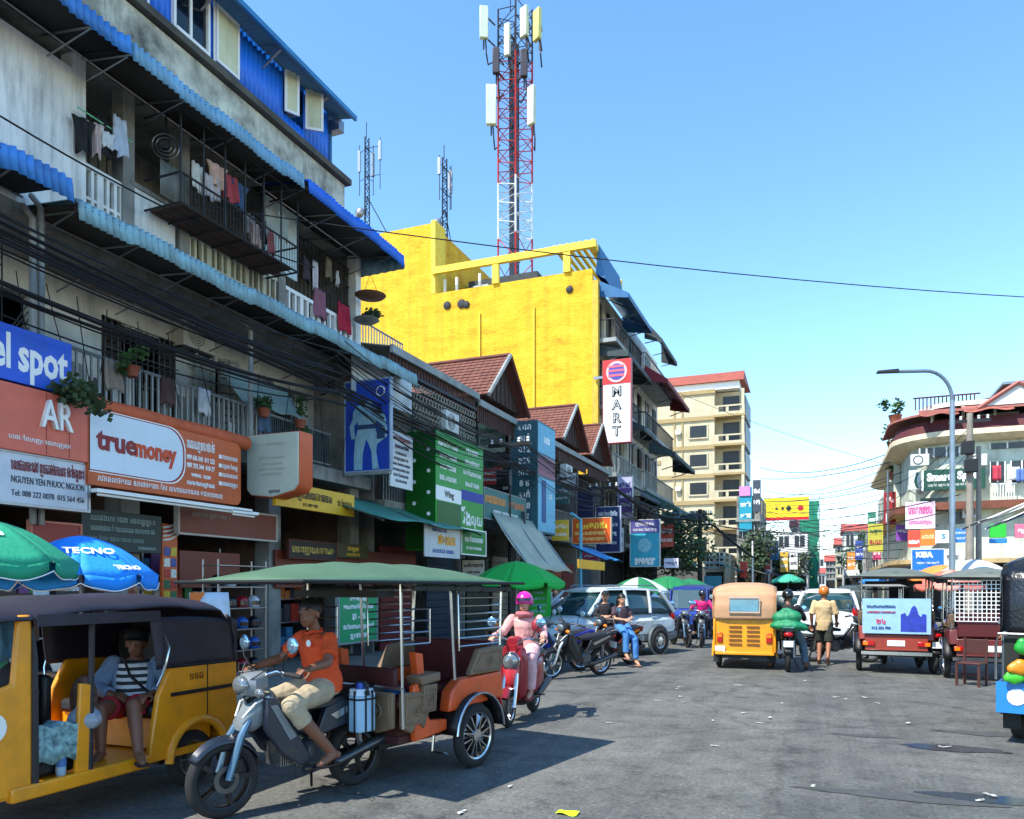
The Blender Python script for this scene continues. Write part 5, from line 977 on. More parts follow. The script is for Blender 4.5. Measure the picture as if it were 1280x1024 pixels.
def moto(label, loc, rz, body, accent, style='wave', group=None, detail=True, seatc=SEATM, rim=None, lean=0, front=0, name='motorbike'):
    t = thing(name, label, 'motorbike' if style != 'scooter' else 'scooter', loc, rz, group); t.rotation_euler = (0, lean, rz)
    B, A_ = paint(body), paint(accent); r = .285 if style != 'scooter' else .235; fw = -.62; rw = .6
    st = 'cast'; rimm = rim or (mat((46, 46, 48), .4, .5, .2) if style == 'wave' else CHR)
    wt = .085 if style != 'scooter' else .1
    wheel(t, (0, fw, r), r, wt, rimm, 5, st, 26 if detail else 18, .2); wheel(t, (0, rw, r), r, wt * 1.1, rimm, 5, st, 26 if detail else 18, .22)
    hy = -.33; hz = 1.0 if style != 'scooter' else 1.0
    for s in (-1, 1):
        f = MB().tube([(s * .075, fw, r), (s * .075, fw + .1, r + .3), (s * .06, fw + .2, .74)], [.026, .028, .024], 8); f.build('fork', mat((96, 126, 148), .3, .5, .2) if style == 'wave' else CHR, t)
    # front mudguard
    n_ = 12; a0, a1 = R(35), R(168)
    mg = MB().sheet(lambda a, b: ((b - .5) * .13, fw - (r + .035 - .03 * abs(b - .5) * 2) * math.cos(a0 + (a1 - a0) * (1 - a)) * 1.0, r + (r + .035 - .05 * abs(b - .5) * 2) * math.sin(a0 + (a1 - a0) * (1 - a))), n_, 4)
    g_ = mg.build('front_mudguard', B, t); g_.modifiers.new('s', 'SOLIDIFY').thickness = .008
    if style == 'scooter':
        hull('leg_shield', B, t, [(-.43, .42, .98, .09, .13), (-.36, .3, 1.0, .16, .18), (-.29, .27, .98, .17, .17)]); hull('footboard', mat((40, 20, 24), .6), t, [(-.3, .22, .3, .15, .16), (.12, .22, .3, .17, .18)])
        hull('body', B, t, [(.06, .3, .66, .1, .12), (.2, .28, .74, .17, .17), (.5, .34, .78, .18, .17), (.82, .5, .76, .08, .1)]); hull('front_apron', A_, t, [(-.53, .5, .62, .05, .06), (-.46, .42, .8, .1, .11)])
        lamp = MB().lathe([(.01, -.03), (.07, -.02), (.095, .0), (.1, .05)], (0, 0, 0), 'y', 18).build('headlight', LENS, t); lamp.location = (0, -.5, .78); MB().torus((0, .01, 0), 'y', .105, .014, 18, 6).build('bezel', CHR, lamp)
        hull('handlebar_cowl', B, t, [(-.42, .93, 1.06, .07, .07), (-.3, .92, 1.08, .12, .1)])
        seat = [(.05, .72, .8, .1, .1), (.3, .74, .86, .15, .14), (.75, .76, .87, .13, .12)]; grip = .34
    else:
        # leg shields, headstock, frame
        hull('front_cowl', A_, t, [(-.5, .62, .7, .05, .08), (-.4, .6, .84, .09, .12), (-.25, .66, .88, .07, .09)])
        for s in (-1, 1):
            q = [(-.36, .86), (-.25, .84), (-.08, .56), (.05, .34), (-.05, .3), (-.22, .42), (-.36, .62)]
            MB().prism(q, 'x', s * .1, s * .16).build('leg_shield', B, t, bevel=.012); MB().prism([(-.33, .8), (-.27, .8), (-.1, .54), (-.16, .52)], 'x', s * .158, s * .166).build('decal', A_, t); MB().prism([(.24, .66), (.66, .8), (.7, .77), (.3, .62)], 'x', s * .134, s * .14).build('decal', CHR, t)
            q = [(.1, .5), (.2, .72), (.72, .86), (.86, .84), (.7, .7), (.4, .56)]
            MB().prism(q, 'x', s * .07, s * .135).build('side_cover', B, t, bevel=.012)
        MB().tube([(0, -.4, .84), (0, -.2, .6), (0, .1, .52), (0, .5, .6)], .035, 8).build('frame', DKM, t)
        e = MB().lathe([(.03, -.16), (.085, -.15), (.085, .02), (.06, .05)], (0, -.06, .4), 'y', 14); e.lathe([(.11, -.12), (.125, -.08), (.125, .1), (.1, .13)], (0, .13, .36), 'x', 16); e.box(-.08, .08, -.05, .28, .28, .42); e.build('engine', mat((110, 112, 114), .4, .7, .3, 8), t)
        m_ = MB()
        for k in range(7): m_.box(-.1, .1, -.2 + .02 * k, -.192 + .02 * k, .31, .49)
        m_.build('cooling_fins', STL, t)['kind'] = 'stuff'
        hull('headlight_cowl', A_ if style == 'wave' else DKM, t, [(-.5, .9, .98, .06, .06), (-.42, .86, 1.04, .11, .12), (-.3, .9, 1.05, .09, .08)])
        l_ = MB().sph((0, 0, 0), .085, 14, 8, (1.1, .55, .85)).build('headlight', LENS, t); l_.location = (0, -.475, .955)
        for s in (-1, 1): i_ = MB().sph((0, 0, 0), .045, 10, 6, (1.2, .7, .8)).build('indicator', LENS if style == 'wave' else AMB, t); i_.location = (s * .14, -.41, .9)
        seat = [(.0, .7, .76, .08, .09), (.2, .7, .8, .13, .12), (.5, .74, .83, .13, .12), (.78, .8, .86, .1, .1)]; grip = .34
    hull('seat', seatc, t, seat)
    hb = MB().tube([(-grip, -.2, hz + .02), (-.16, -.27, hz + .05), (0, hy, hz), (.16, -.27, hz + .05), (grip, -.2, hz + .02)], .014, 8).build('handlebar', CHR, t)
    for s in (-1, 1):
        MB().cyl((s * .22, -.245, hz + .035), (s * (grip + .02), -.198, hz + .018), .019, n=8).build('grip', RUB, t)
        mr = MB().tube([(0, 0, 0), (s * .06, -.04, .1), (s * .1, -.02, .16)], .007, 5).build('mirror', DKM, t); mr.location = (s * .2, -.25, hz + .05)
        MB().lathe([(.02, .018), (.06, .012), (.062, -.004), (.05, -.012)], (s * .12, -.0, .2), 'y', 12).build('mirror_glass', mat((150, 190, 220), .08, .8, 0), mr)
        MB().tube([(s * .2, -.26, hz + .03), (s * .3, -.31, hz + .02)], .005, 4).build('brake_lever', CHR, t)
        MB().cyl((s * .1, .2, .3), (s * .26, .2, .3), .014, n=6).build('footpeg', RUB, t)
    MB().tube([(.11, .0, .26), (.14, .3, .27), (.16, .85, .42)], [.025, .04, .048], 10).build('exhaust', mat((90, 90, 92), .3, .8, .3), t)
    for s in (-1, 1): MB().tube([(s * .1, .58, r), (s * .1, .52, .68)], [.022, .03], 6).build('shock_absorber', STL, t); MB().box(s * .07, s * .09, .05, .62, r - .02, r + .03).build('swingarm', DKM, t)
    rg = MB().sheet(lambda a, b: ((b - .5) * .16, rw + (r + .04) * math.cos(R(20) + R(85) * a), r + (r + .04) * math.sin(R(20) + R(85) * a)), 8, 3).build('rear_mudguard', BLK, t); rg.modifiers.new('s', 'SOLIDIFY').thickness = .008
    MB().sph((0, .87, .76), .06, 10, 6, (1.5, .6, .8)).build('tail_light', REDL, t); MB().box(-.09, .09, .9, .91, .52, .64).build('number_plate', WHT, t)
    MB().tube([(.07, .75, .86), (.09, .92, .9), (-.09, .92, .9), (-.07, .75, .86)], .012, 6).build('grab_rail', CHR, t)
    MB().tube([(-.1, .22, .3), (-.2, .3, .02)], .012, 6).build('side_stand', DKM, t)
    if detail:
        for s, q in ((-1, .2), (1, .2), (-1, .12)): MB().tube([(s * q, -.25, hz + .04), (s * q * 1.1, -.36, hz + .1), (s * .06, -.46, hz - .02), (s * .05, -.4, .8)], .005, 5).build('control_cable', BLK, t)
        MB().lathe([(.062, -.003), (.1, -.003), (.1, .003), (.062, .003), (.062, -.003)], (.05, fw, r), 'x', 24, caps=False).build('brake_disc', mat((110, 112, 114), .35, .9, .4, 12), t); MB().box(.035, .075, fw + .05, fw + .12, r + .04, r + .14).build('brake_caliper', DKM, t, bevel=.008)
        MB().tube([(.05, .12, .33), (.06, .6, .3), (.06, .6, .27), (.05, .12, .27)], .01, 5).build('chain', DKM, t)
        for s in (-1, 1): MB().tube([(s * .05, -.49, .72), (s * .1, -.42, .82), (s * .1, -.3, .86)], .008, 5).build('cowl_trim', WHT, t)
    return t
def autorick(label, loc, rz, body, canopy, detail=True, window=False, louvre=True, tag_='auto rickshaw', lower=None, group=None, low=0):
    """three-wheeler; origin on the ground under the rear axle"""
    t = thing('auto_rickshaw', label, tag_, loc, rz, group); B = paint(body, .35, .2); CN = canopy; r = .24; HW = .62
    for s in (-1, 1): wheel(t, (s * (HW - .09), 0, r), r, .11, mat((120, 122, 124), .4, .6, .3), 6, 'cast', 24, .3)
    wheel(t, (0, -2.2, r), r, .1, mat((120, 122, 124), .4, .6, .3), 6, 'cast', 20, .3)
    MB().box(-HW + .02, HW - .02, -1.75, .38, .3, .36).build('floor', B, t); MB().box(-.45, .45, -.25, .36, .22, .3).build('chassis', DKM, t)
    arch = [(r * 1.32 * math.cos(a), r + .02 + r * 1.32 * math.sin(a)) for a in [math.pi * (i / 10) for i in range(11)]]
    for s in (-1, 1):
        q = [(.43, .34), (.47, .62), (.46, 1.04), (-.3, 1.06), (-.4, .86), (-.46, .6), (-.5, .33)] + [(-a, b) for a, b in arch if b > .3]
        q = [(.45, .36), (.47, .62), (.46, 1.04), (-.28, 1.06), (-.42, .82), (-.5, .4), (-.5, .3), (-.31, .3)] + [(a, b) for a, b in arch[::-1]][1:-1] + [(.31, .3)]
        MB().prism(q, 'x', s * (HW - .05), s * HW).build('rear_side_panel', B, t, bevel=.012)
        MB().tube([(s * (HW + .005), a, b) for a, b in arch], .035, 8).build('wheel_arch', B, t)
        MB().box(s * (HW + .012) - .008, s * (HW + .012) + .008, -.3, .44, .8, .83).build('trim_strip', BLK, t)
        MB().box(s * (HW - .06), s * (HW + .012), -1.62, -.5, .27, .37).build('sill', B, t, bevel=.015)
        MB().tube([(s * (HW - .02), -1.02, .36), (s * (HW - .03), -1.0, 1.2), (s * (HW - .05), -.98, 1.68 - low)], .022, 6).build('post', VIN, t); MB().tube([(s * (HW - .02), -1.44, .36), (s * (HW - .03), -1.44, 1.2), (s * (HW - .08), -1.44, 1.66 - low)], .026, 6).build('post', VIN, t)
        MB().prism([(-1.02, .36), (-1.0, .98), (-1.1, 1.0), (-1.14, .36)], 'x', s * (HW - .05), s * (HW - .015)).build('door_jamb', B, t, bevel=.01)
        # front side panel, windscreen frame
        q = [(-1.46, .3), (-1.46, 1.66 - low), (-1.56, 1.66 - low), (-1.6, 1.05), (-1.8, 1.0), (-1.98, 1.66 - low), (-2.06, 1.66 - low), (-2.3, 1.0), (-2.36, .55), (-2.0, .52), (-1.85, .3)]
        MB().prism(q, 'x', s * (HW - .06), s * (HW - .015)).build('front_side_panel', B, t, bevel=.02)
        mr = MB().tube([(0, 0, 0), (s * .12, -.06, .1)], .01, 5).build('mirror', DKM, t); mr.location = (s * (HW - .02), -1.98, 1.25); MB().lathe([(.02, .01), (.075, .008), (.07, -.01)], (s * .13, -.06, .15), 'y', 10).build('mirror_glass', CHR, mr)
        l_ = MB().sph((0, 0, 0), .07, 12, 8, (1, .5, 1)).build('headlight', LENS, t); l_.location = (s * .38, -2.4, .74)
    hull('nose', B, t, [(-2.02, .5, 1.02, .55, .57), (-2.3, .48, 1.0, .53, .54), (-2.46, .5, .86, .42, .46)]); MB().box(-.5, .5, -2.05, -2.0, 1.62 - low, 1.72 - low).build('visor', B, t)
    MB().quad((-.54, -2.29, 1.02), (.54, -2.29, 1.02), (.5, -2.04, 1.63 - low), (-.5, -2.04, 1.63 - low)).build('windscreen', glassm((120, 150, 160), .05, .35), t)
    MB().box(-HW + .05, HW - .05, .36, .44, .34, 1.04).build('rear_panel', B, t, bevel=.02)
    for s in (-1, 1):
        MB().tube([(s * (HW + .002), -.28, 1.04), (s * (HW + .002), .45, 1.03)], .012, 5).build('body_piping', BLK, t); MB().box(s * HW - .004, s * HW + .004, .1, .108, .58, 1.03).build('panel_seam', BLK, t); MB().box(s * (HW - .14), s * (HW - .0), .36, .37, .14, .34).build('mud_flap', RUB, t)
        MB().tube([(s * (HW + .01), -.44, .9), (s * (HW + .05), -.42, 1.0), (s * (HW + .05), -.36, 1.2), (s * (HW + .01), -.36, 1.3)], .01, 5).build('grab_handle', CHR, t)
    # seats
    MB().box(-HW + .08, HW - .08, -.36, .22, .38, .62).build('seat_base', B, t); MB().box(-HW + .09, HW - .09, -.4, .2, .62, .74).build('rear_seat', SEATM, t, bevel=.04); MB().box(-HW + .09, HW - .09, .18, .33, .74, 1.3).build('backrest', SEATM, t, bevel=.04)
    MB().box(-.28, .28, -1.62, -1.2, .36, .6).build('driver_seat_base', DKM, t); MB().box(-.3, .3, -1.64, -1.18, .6, .7).build('driver_seat', SEATM, t, bevel=.03); MB().box(-.3, .3, -1.16, -1.08, .68, 1.05).build('driver_backrest', SEATM, t, bevel=.03)
    MB().tube([(0, -1.98, .5), (0, -1.9, .96), (-.28, -1.8, 1.0)], .02, 6).tube([(0, -1.9, .96), (.28, -1.8, 1.0)], .02, 6).build('steering', DKM, t)
    # canopy: arched roof, drooping rear, side curtains
    prof = [(y, z - low * max(0, min(1, (z - 1.02) / .5))) for y, z in [(-2.0, 1.70), (-1.5, 1.74), (-.9, 1.79), (-.2, 1.79), (.25, 1.74), (.44, 1.56), (.5, 1.3), (.5, 1.02)]]
    def fc(a, b):
        k = b * (len(prof) - 1); i = min(len(prof) - 2, int(k)); q = k - i; y = prof[i][0] * (1 - q) + prof[i + 1][0] * q; z = prof[i][1] * (1 - q) + prof[i + 1][1] * q
        u_ = a * 2 - 1; drop = .1 * abs(u_) ** 3.2 if b < .65 else 0; yy = y - (.06 * abs(u_) ** 4 if b >= .65 else 0)
        return (u_ * (HW + .015), yy, z - drop - .008 * math.cos(b * 40))
    c = MB().sheet(fc, 14, 28).build('canopy', CN, t); c.modifiers.new('s', 'SOLIDIFY').thickness = .015
    for s in (-1, 1):
        MB().sheet(lambda a, b: (s * (HW + .005 + .006 * math.sin(a * 9 + b * 5)), -.44 + .9 * a - .06 * b * (1 - a) , 1.03 + (.62 - low - .05 * (1 - a) - .1 * a * a) * b), 8, 8).build('side_curtain', CN, t).modifiers.new('s', 'SOLIDIFY').thickness = .012
        MB().box(s * (HW + .012) - .01, s * (HW + .012) + .01, -1.46, -.42, 1.58 - low, 1.66 - low).build('roof_rail', CN, t)
    # rear face details
    if louvre:
        for k in range(5):
            for s in (-1, 1): MB().box(s * .05, s * .3, .44, .462, .5 + .09 * k, .535 + .09 * k).build('louvre', mat((120, 70, 10), .5, var=0), t)
        for s in (-1, 1):
            b_ = MB().box(s * .43, s * .54, .44, .47, .55, .75).build('tail_light', REDL, t, bevel=.01); MB().box(s * .44, s * .53, .47, .475, .66, .73).build('indicator', AMB, b_)
        MB().box(.38, .58, .46, .47, .38, .48).build('number_plate', WHT, t); MB().box(-HW + .04, HW - .04, .4, .5, .3, .36).build('bumper', B, t, bevel=.01)
    if window:
        MB().box(-.28, .28, .505, .52, 1.2, 1.46).build('rear_window', mat((90, 150, 170), .1, 0, .3, 6, spec=.8), t, bevel=.006); f = MB().tube([(-.3, .53, 1.18), (.3, .53, 1.18), (.3, .53, 1.48), (-.3, .53, 1.48), (-.3, .53, 1.18)], .016, 5); f.build('window_trim', mat((190, 180, 170), .5), t)
    return t
def carve(t, x, q, ma):
    """raised border and rosette on a carved side panel"""
    sx = 1 if x > 0 else -1; m = MB().tube([(x + sx * .002, a, b) for a, b in q + q[:1]], .011, 5); cy, cz = sum(a for a, b in q) / len(q), sum(b for a, b in q) / len(q)
    m.torus((x + sx * .002, cy, cz), 'x', .045, .01, 14, 5); m.torus((x + sx * .002, cy, cz), 'x', .018, .009, 10, 5); m.build('carving', ma, t)['kind'] = 'stuff'
def remork(label, loc, rz, frame, wood, roofc, rot_back=False, ad=None, grille=None, detail=True):
    """two-wheeled passenger trailer: origin under the axle"""
    t = thing('tuk_tuk_trailer', label, 'tuk-tuk', loc, rz); FR = paint(frame, .4, .2); WD = mat(wood, .65, var=.4, scale=6, bump=.3, dirt=tuple(int(c * .45) for c in wood)); MA = mat((64, 22, 20), .6, var=.3)
    r = .3
    for s in (-1, 1):
        wheel(t, (s * .6, 0, r), r, .1, CHR, 7, 'alloy', 30, .2)
        fa = [(.37 * math.cos(a), r + .03 + .37 * math.sin(a)) for a in [math.pi * (.02 + .96 * i / 12) for i in range(13)]]
        f = MB().sheet(lambda p, q: (s * (.5 + .18 * q), fa[min(12, round(p * 12))][0], fa[min(12, round(p * 12))][1]), 12, 1)
        f.build('mudguard', BLK, t).modifiers.new('s', 'SOLIDIFY').thickness = .01
        MB().tube([(s * .685, a, b) for a, b in fa], .012, 6).build('mudguard_trim', CHR, t)
        MB().prism([(-.38, .56), (-.34, .74), (-.2, .84), (.46, .86), (.5, .6), (.36, .6)], 'x', s * .47, s * .6).build('fender_panel', FR, t, bevel=.02)
        MB().prism([(-.06, .86), (.46, .86), (.5, 1.12), (.1, 1.1)], 'x', s * .52, s * .6).build('carved_arm', WD, t, bevel=.02); carve(t, s * .6, [(.0, .9), (.42, .9), (.45, 1.07), (.14, 1.06)], WD)
        # front bench side: carved panel
        MB().prism([(-.97, .5), (-.97, .8), (-.66, .78), (-.62, .62), (-.7, .46), (-.78, .54), (-.86, .44)], 'x', s * .52, s * .58).build('carved_panel', WD, t, bevel=.015); carve(t, s * .58, [(-.94, .54), (-.94, .76), (-.69, .75), (-.66, .62), (-.71, .52)], WD)
        MB().prism([(-.74, .84), (-.5, .86), (-.5, .94), (-.78, .92)], 'x', s * .42, s * .6).build('armrest', WD, t, bevel=.015); MB().prism([(-.74, .6), (-.56, .6), (-.54, .84), (-.72, .84)], 'x', s * .54, s * .6).build('carved_post', WD, t, bevel=.012); carve(t, s * .6, [(-.71, .63), (-.59, .63), (-.57, .8), (-.69, .8)], WD)
        MB().prism([(-.8, .36), (-.36, .4), (-.36, .5), (-.6, .52), (-.76, .86), (-.82, .84)], 'x', s * .5, s * .56).build('side_frame', FR, t, bevel=.012)
        for (y0, y1, z0) in ((-.97, -.99, .5), (-.26, -.32, .84), (.46, .5, .86)):
            MB().tube([(s * .57, y0, z0), (s * .56, y1, 1.72)], .014, 6).build('roof_post', CHR, t)
        g_ = MB()
        for k in range(7 if detail else 5): z = 1.14 + .075 * k; g_.tube([(s * .57, -.2, z), (s * .57, .47, z)], .008, 5)
        g_.tube([(s * .57, -.2, 1.1), (s * .57, -.22, 1.66), (s * .57, .48, 1.66), (s * .57, .47, 1.1)], .01, 5); g_.build('side_rail', CHR, t)
        g_ = MB(); [g_.tube([(s * .57, -.96, z), (s * .57, -.62, z)], .008, 5) for z in (1.2, 1.3, 1.4, 1.5)]; g_.tube([(s * .57, -.62, 1.2), (s * .57, -.62, 1.5)], .008, 5); g_.build('side_rail', CHR, t)
        MB().tube([(s * .44, -.4, .38), (s * .44, -.42, .2), (s * .62, -.44, .2), (s * .62, -.5, .22)], .015, 6).build('step', CHR, t)
    MB().box(-.5, .5, -.95, .48, .36, .42).build('floor', MA, t); MB().cyl((-.6, 0, r), (.6, 0, r), .03, n=8).build('axle', DKM, t)
    for s in (-.3, .3): MB().box(s - .03, s + .03, -1.0, .5, .3, .355).build('chassis_rail', DKM, t)
    MB().tube([(-.3, -.98, .34), (0, -1.2, .66), (0, -1.4, .86)], .028, 8).tube([(.3, -.98, .34), (0, -1.2, .66)], .028, 8).build('tow_arm', DKM, t)
    MB().prism([(-.5, .5), (-.5, .8), (.5, .8), (.5, .5), (.3, .44), (.14, .56), (-.14, .56), (-.3, .44)], 'y', -1.02, -.975).build('front_panel', WD, t, bevel=.015); MB().torus((-.3, -1.025, .64), 'y', .07, .014, 16, 5).torus((-.3, -1.025, .64), 'y', .03, .012, 12, 5).torus((.3, -1.025, .64), 'y', .07, .014, 16, 5).torus((.3, -1.025, .64), 'y', .03, .012, 12, 5).tube([(-.46, -1.024, .53), (-.46, -1.024, .77), (.46, -1.024, .77), (.46, -1.024, .53)], .012, 5).build('carving', WD, t)['kind'] = 'stuff'
    MB().tube([(-.58, -1.0, .84), (.58, -1.0, .84)], .014, 6).build('front_rail', CHR, t)
    for y0, y1, yb in ((-.93, -.6, -.95), (.0, .4, .4)):
        MB().box(-.48, .48, y0, y1, .42, .64).build('bench_base', MA, t); MB().box(-.49, .49, y0, y1, .64, .73).build('bench_seat', mat((96, 30, 28), .45, var=.25, bump=.1), t, bevel=.03)
    MB().box(-.49, .49, .4, .48, .72, 1.16).build('rear_backrest', mat((84, 26, 26), .45, var=.25), t, bevel=.03); MB().box(-.49, .49, -.98, -.93, .84, 1.0).build('front_backrest', MA, t, bevel=.02)
    MB().prism([(-.66, .74), (-.58, .74), (-.62, 1.1), (-.72, 1.12)], 'x', -.49, -.42).prism([(-.66, .74), (-.58, .74), (-.62, 1.1), (-.72, 1.12)], 'x', .42, .49).build('orange_prop', FR, t)['kind'] = 'stuff'
    # roof: shallow domed vinyl with valance
    RM = mat(tuple(int(c * .86) for c in roofc), .65, var=.5, scale=2.2, bump=.35, streak=.2, dirt=tuple(int(c * .6) for c in roofc))
    def fr(a, b):
        x, y = a * 2 - 1, b * 2 - 1; h = 1.0 - max(abs(x) ** 2.4, abs(y) ** 2.6) ; h2 = .17 * (1 - abs(x) ** 2) * (1 - abs(y) ** 3.)
        return (x * .74, -.78 + y * 1.42, 1.73 + h2 + .0 + .008 * math.cos(y * 22) * (1 - abs(x)))
    MB().sheet(fr, 14, 20).build('roof', RM, t).modifiers.new('s', 'SOLIDIFY').thickness = .014
    v_ = MB().tube([(-.74, -2.2, 1.725), (.74, -2.2, 1.725), (.74, .64, 1.725), (-.74, .64, 1.725), (-.74, -2.2, 1.725)], .016, 6); v_.build('roof_frame', DKM, t)
    for y in (-1.9, -1.1, -.3, .4): MB().tube([(-.73, y, 1.72), (0, y, 1.8), (.73, y, 1.72)], .012, 5).build('roof_bow', DKM, t)
    MB().box(-.5, .5, -1.2, -1.0, 1.6, 1.66).build('roof_rack', DKM, t)
    for s in (-1, 1):
        rr = random.Random(int(loc[0] * 10) + s); MB().tube([(s * .66 + rr.uniform(-.008, .008), -.95 + .145 * i, 1.675 + rr.uniform(-.008, .008)) for i in range(11)], [.032 + rr.uniform(-.008, .008) for i in range(11)], 8).build('rolled_curtain', mat((52, 58, 58), .6, var=.5, scale=9, bump=.3), t)
        for i in range(4): MB().torus((s * .66, -.8 + .4 * i, 1.675), 'y', .036, .005, 10, 4).build('curtain_tie', DKM, t)
    # rear
    MB().box(-.5, .5, .49, .53, .42, .7).build('rear_panel', FR, t, bevel=.01); MB().box(-.56, .56, .53, .57, .34, .4).build('rear_bumper', CHR if not detail else DKM, t)
    for s in (-1, 1): b_ = MB().box(s * .34, s * .54, .53, .56, .5, .58).build('tail_light', REDL, t, bevel=.008); MB().box(s * .45, s * .53, .56, .565, .51, .57).build('indicator', AMB, b_)
    MB().box(-.14, .14, .53, .54, .5, .6).build('number_plate', WHT, t)
    if ad:
        MB().box(-.54, .54, .55, .58, .72, 1.34).build('ad_board', mat((150, 190, 226), .4, var=.2, scale=5), t); q = [(-.0, .0), (.0, .3), (.06, .32), (.08, .26), (.12, .3), (.15, .42), (.19, .46), (.23, .42), (.27, .3), (.3, .27), (.33, .33), (.4, .3), (.4, .0)]
        MB().prism([(.5 - .08 - a - .42 + .0, .76 + b) for a, b in q] if False else [(a - .47, .76 + b) for a, b in q], 'y', .58, .585).build('printed_temple', mat((40, 60, 170), .5, var=.4, scale=10), t)
        for k, (s, z, sz, c) in enumerate(((khm(9, 9), 1.2, .07, C(40, 70, 120)), (khm(10, 5), 1.1, .05, C(180, 40, 60)), ('២៤', .93, .12, C(200, 30, 50)), ('012 556 780', .82, .06, C(40, 70, 120)))): text(s, c, t, (-.25, .587, z), sz, rz=math.pi, width=.46, bold=.002).location = (.24, .588, z)
    if grille:
        g_ = MB()
        for i in range(17): g_.box(-.52 + i * .065 - .006, -.52 + i * .065 + .006, .5, .512, 1.0, 1.68)
        for i in range(11): g_.box(-.52, .52, .501, .511, 1.0 + i * .068 - .006, 1.0 + i * .068 + .006)
        g_.build('grille', WHT, t)['kind'] = 'stuff'
    return t
def remo(o, vox=.014):
    r = o.modifiers.new('r', 'REMESH'); r.mode = 'VOXEL'; r.voxel_size = vox; r.use_smooth_shade = True; o.modifiers.new('s', 'SMOOTH').iterations = 2
# ------------------------------------------------------------------ placed vehicles
YAU = (246, 156, 4)
t = autorick('yellow auto rickshaw with a dark vinyl canopy, passenger aboard, at the left edge', (-5.5, 5.04, 0), 0, YAU, mat((40, 36, 48), .55, var=.35, scale=4, bump=.2), low=.16)
text('ទទត', C(120, 70, 0), t, (.623, -.02, .94), .09, rz=R(90)); MB().lathe([(.1, 0), (.1, .006)], (.606, -1.74, .78), 'x', 16).build('sticker', WHT, t)
b1 = moto('black and grey underbone motorbike hauling the orange tuk-tuk', (-3.86, 5.01, 0), -.305, (30, 38, 52), (120, 128, 132))
remork('orange tuk-tuk trailer with a green roof behind the orange-shirted driver', (-3.6, 6.68, 0), -.2, (226, 86, 26), (128, 104, 80), (86, 124, 94))
moto('red retro scooter ridden towards the camera', (-3.56, 9.2, 0), .1, (150, 22, 34), (186, 40, 50), 'scooter', name='motor_scooter')
x, y = gnd(715, 845); moto('black parked motorbike nearest the kerb beside the silver car', (-4.28, 13.9, 0), -.55, (24, 24, 26), (60, 60, 64), 'street', None, True, SEATM, None, .12)
moto('blue-fendered motorbike parked behind the black one', (-4.95, 14.6, 0), -.75, (30, 44, 140), (46, 50, 60), 'wave', None, True, SEATM, CHR, .12)
moto('dark red parked motorbike that the couple lean on', (-4.2, 16.2, 0), -.5, (90, 18, 24), (40, 40, 44), 'street', None, True, SEATM, None, .1)
moto('black motorbike of the rider in the magenta shirt', (-3.15, 22.6, 0), .1, (24, 24, 28), (60, 60, 66), 'wave', None, False); moto('dark motorbike parked against the rear of the silver car', (-3.75, 22.4, 0), .5, (30, 32, 36), (70, 72, 76), 'wave', None, False)
autorick('yellow auto rickshaw with a tan canopy seen from behind', (-1.47, 16.9, 0), math.pi + .05, (238, 158, 4), mat((186, 142, 104), .6, var=.2, scale=4, bump=.1), True, True)
moto('dark motorbike loaded with a green sack, seen from behind', (-.62, 16.9, 0), math.pi + .05, (26, 30, 34), (50, 56, 60), 'wave', None, False)
TK = remork('tuk-tuk with a blue temple advertisement board on its back', (1.4, 17.2, 0), math.pi - .05, (150, 50, 30), (120, 96, 72), (112, 120, 108), ad=True, detail=False); TK.scale = (1.1, 1.1, 1.1)
TK = remork('tuk-tuk with a white wire grille across its back', (2.85, 16.4, 0), math.pi - .04, (104, 36, 32), (110, 86, 66), (122, 128, 116), grille=True, detail=False); TK.scale = (1.08, 1.08, 1.08)
moto('dark motorbike squeezed between the two parked tuk-tuks', (2.0, 17.6, 0), math.pi + .1, (28, 28, 30), (180, 170, 60), 'wave', None, False); moto('motorbike parked beside the tan-shirted walker', (.42, 18.9, 0), math.pi / 2 + .2, (30, 30, 34), (60, 62, 66), 'wave', None, False)
moto('red motorbike pulling the tuk-tuk with the temple board', (1.32, 19.4, 0), math.pi, (150, 30, 30), (40, 40, 44), 'wave', None, False)
# blue-sided cargo rickshaw at the right edge
AR = autorick('black-canopied auto rickshaw with a blue printed skirt at the right edge', (2.66, 9.9, 0), math.pi - .3, (70, 84, 92), mat((18, 22, 28), .28, var=.3, scale=4, bump=.3), True, False, False); AR.scale = (1.17, 1.17, 1.17)
MB().box(-.66, .66, .47, .5, .3, .58).build('blue_skirt', mat((28, 120, 190), .4, var=.2), AR); MB().box(.625, .65, -.5, .47, .3, .58).build('blue_skirt', mat((28, 120, 190), .4, var=.2), AR)
text(khm(6, 9), TWHT, AR, (.1, .505, .46), .14, rz=math.pi, width=.8, bold=.004); text(khm(5, 9), TWHT, AR, (.1, .505, .36), .08, rz=math.pi); 
MB().lathe([(.075, 0), (.075, .008)], (.5, .5, .45), 'y', 14).build('emblem', TWHT, AR); MB().box(-.6, .6, .46, .475, .6, 1.0).build('rear_net', mat((24, 30, 26), .8), AR)
MB().tube([(-.64, .52, 1.02), (.64, .52, 1.02), (.66, .5, .9), (.66, .5, .6)], .012, 8).build('rear_bar', STL, AR)
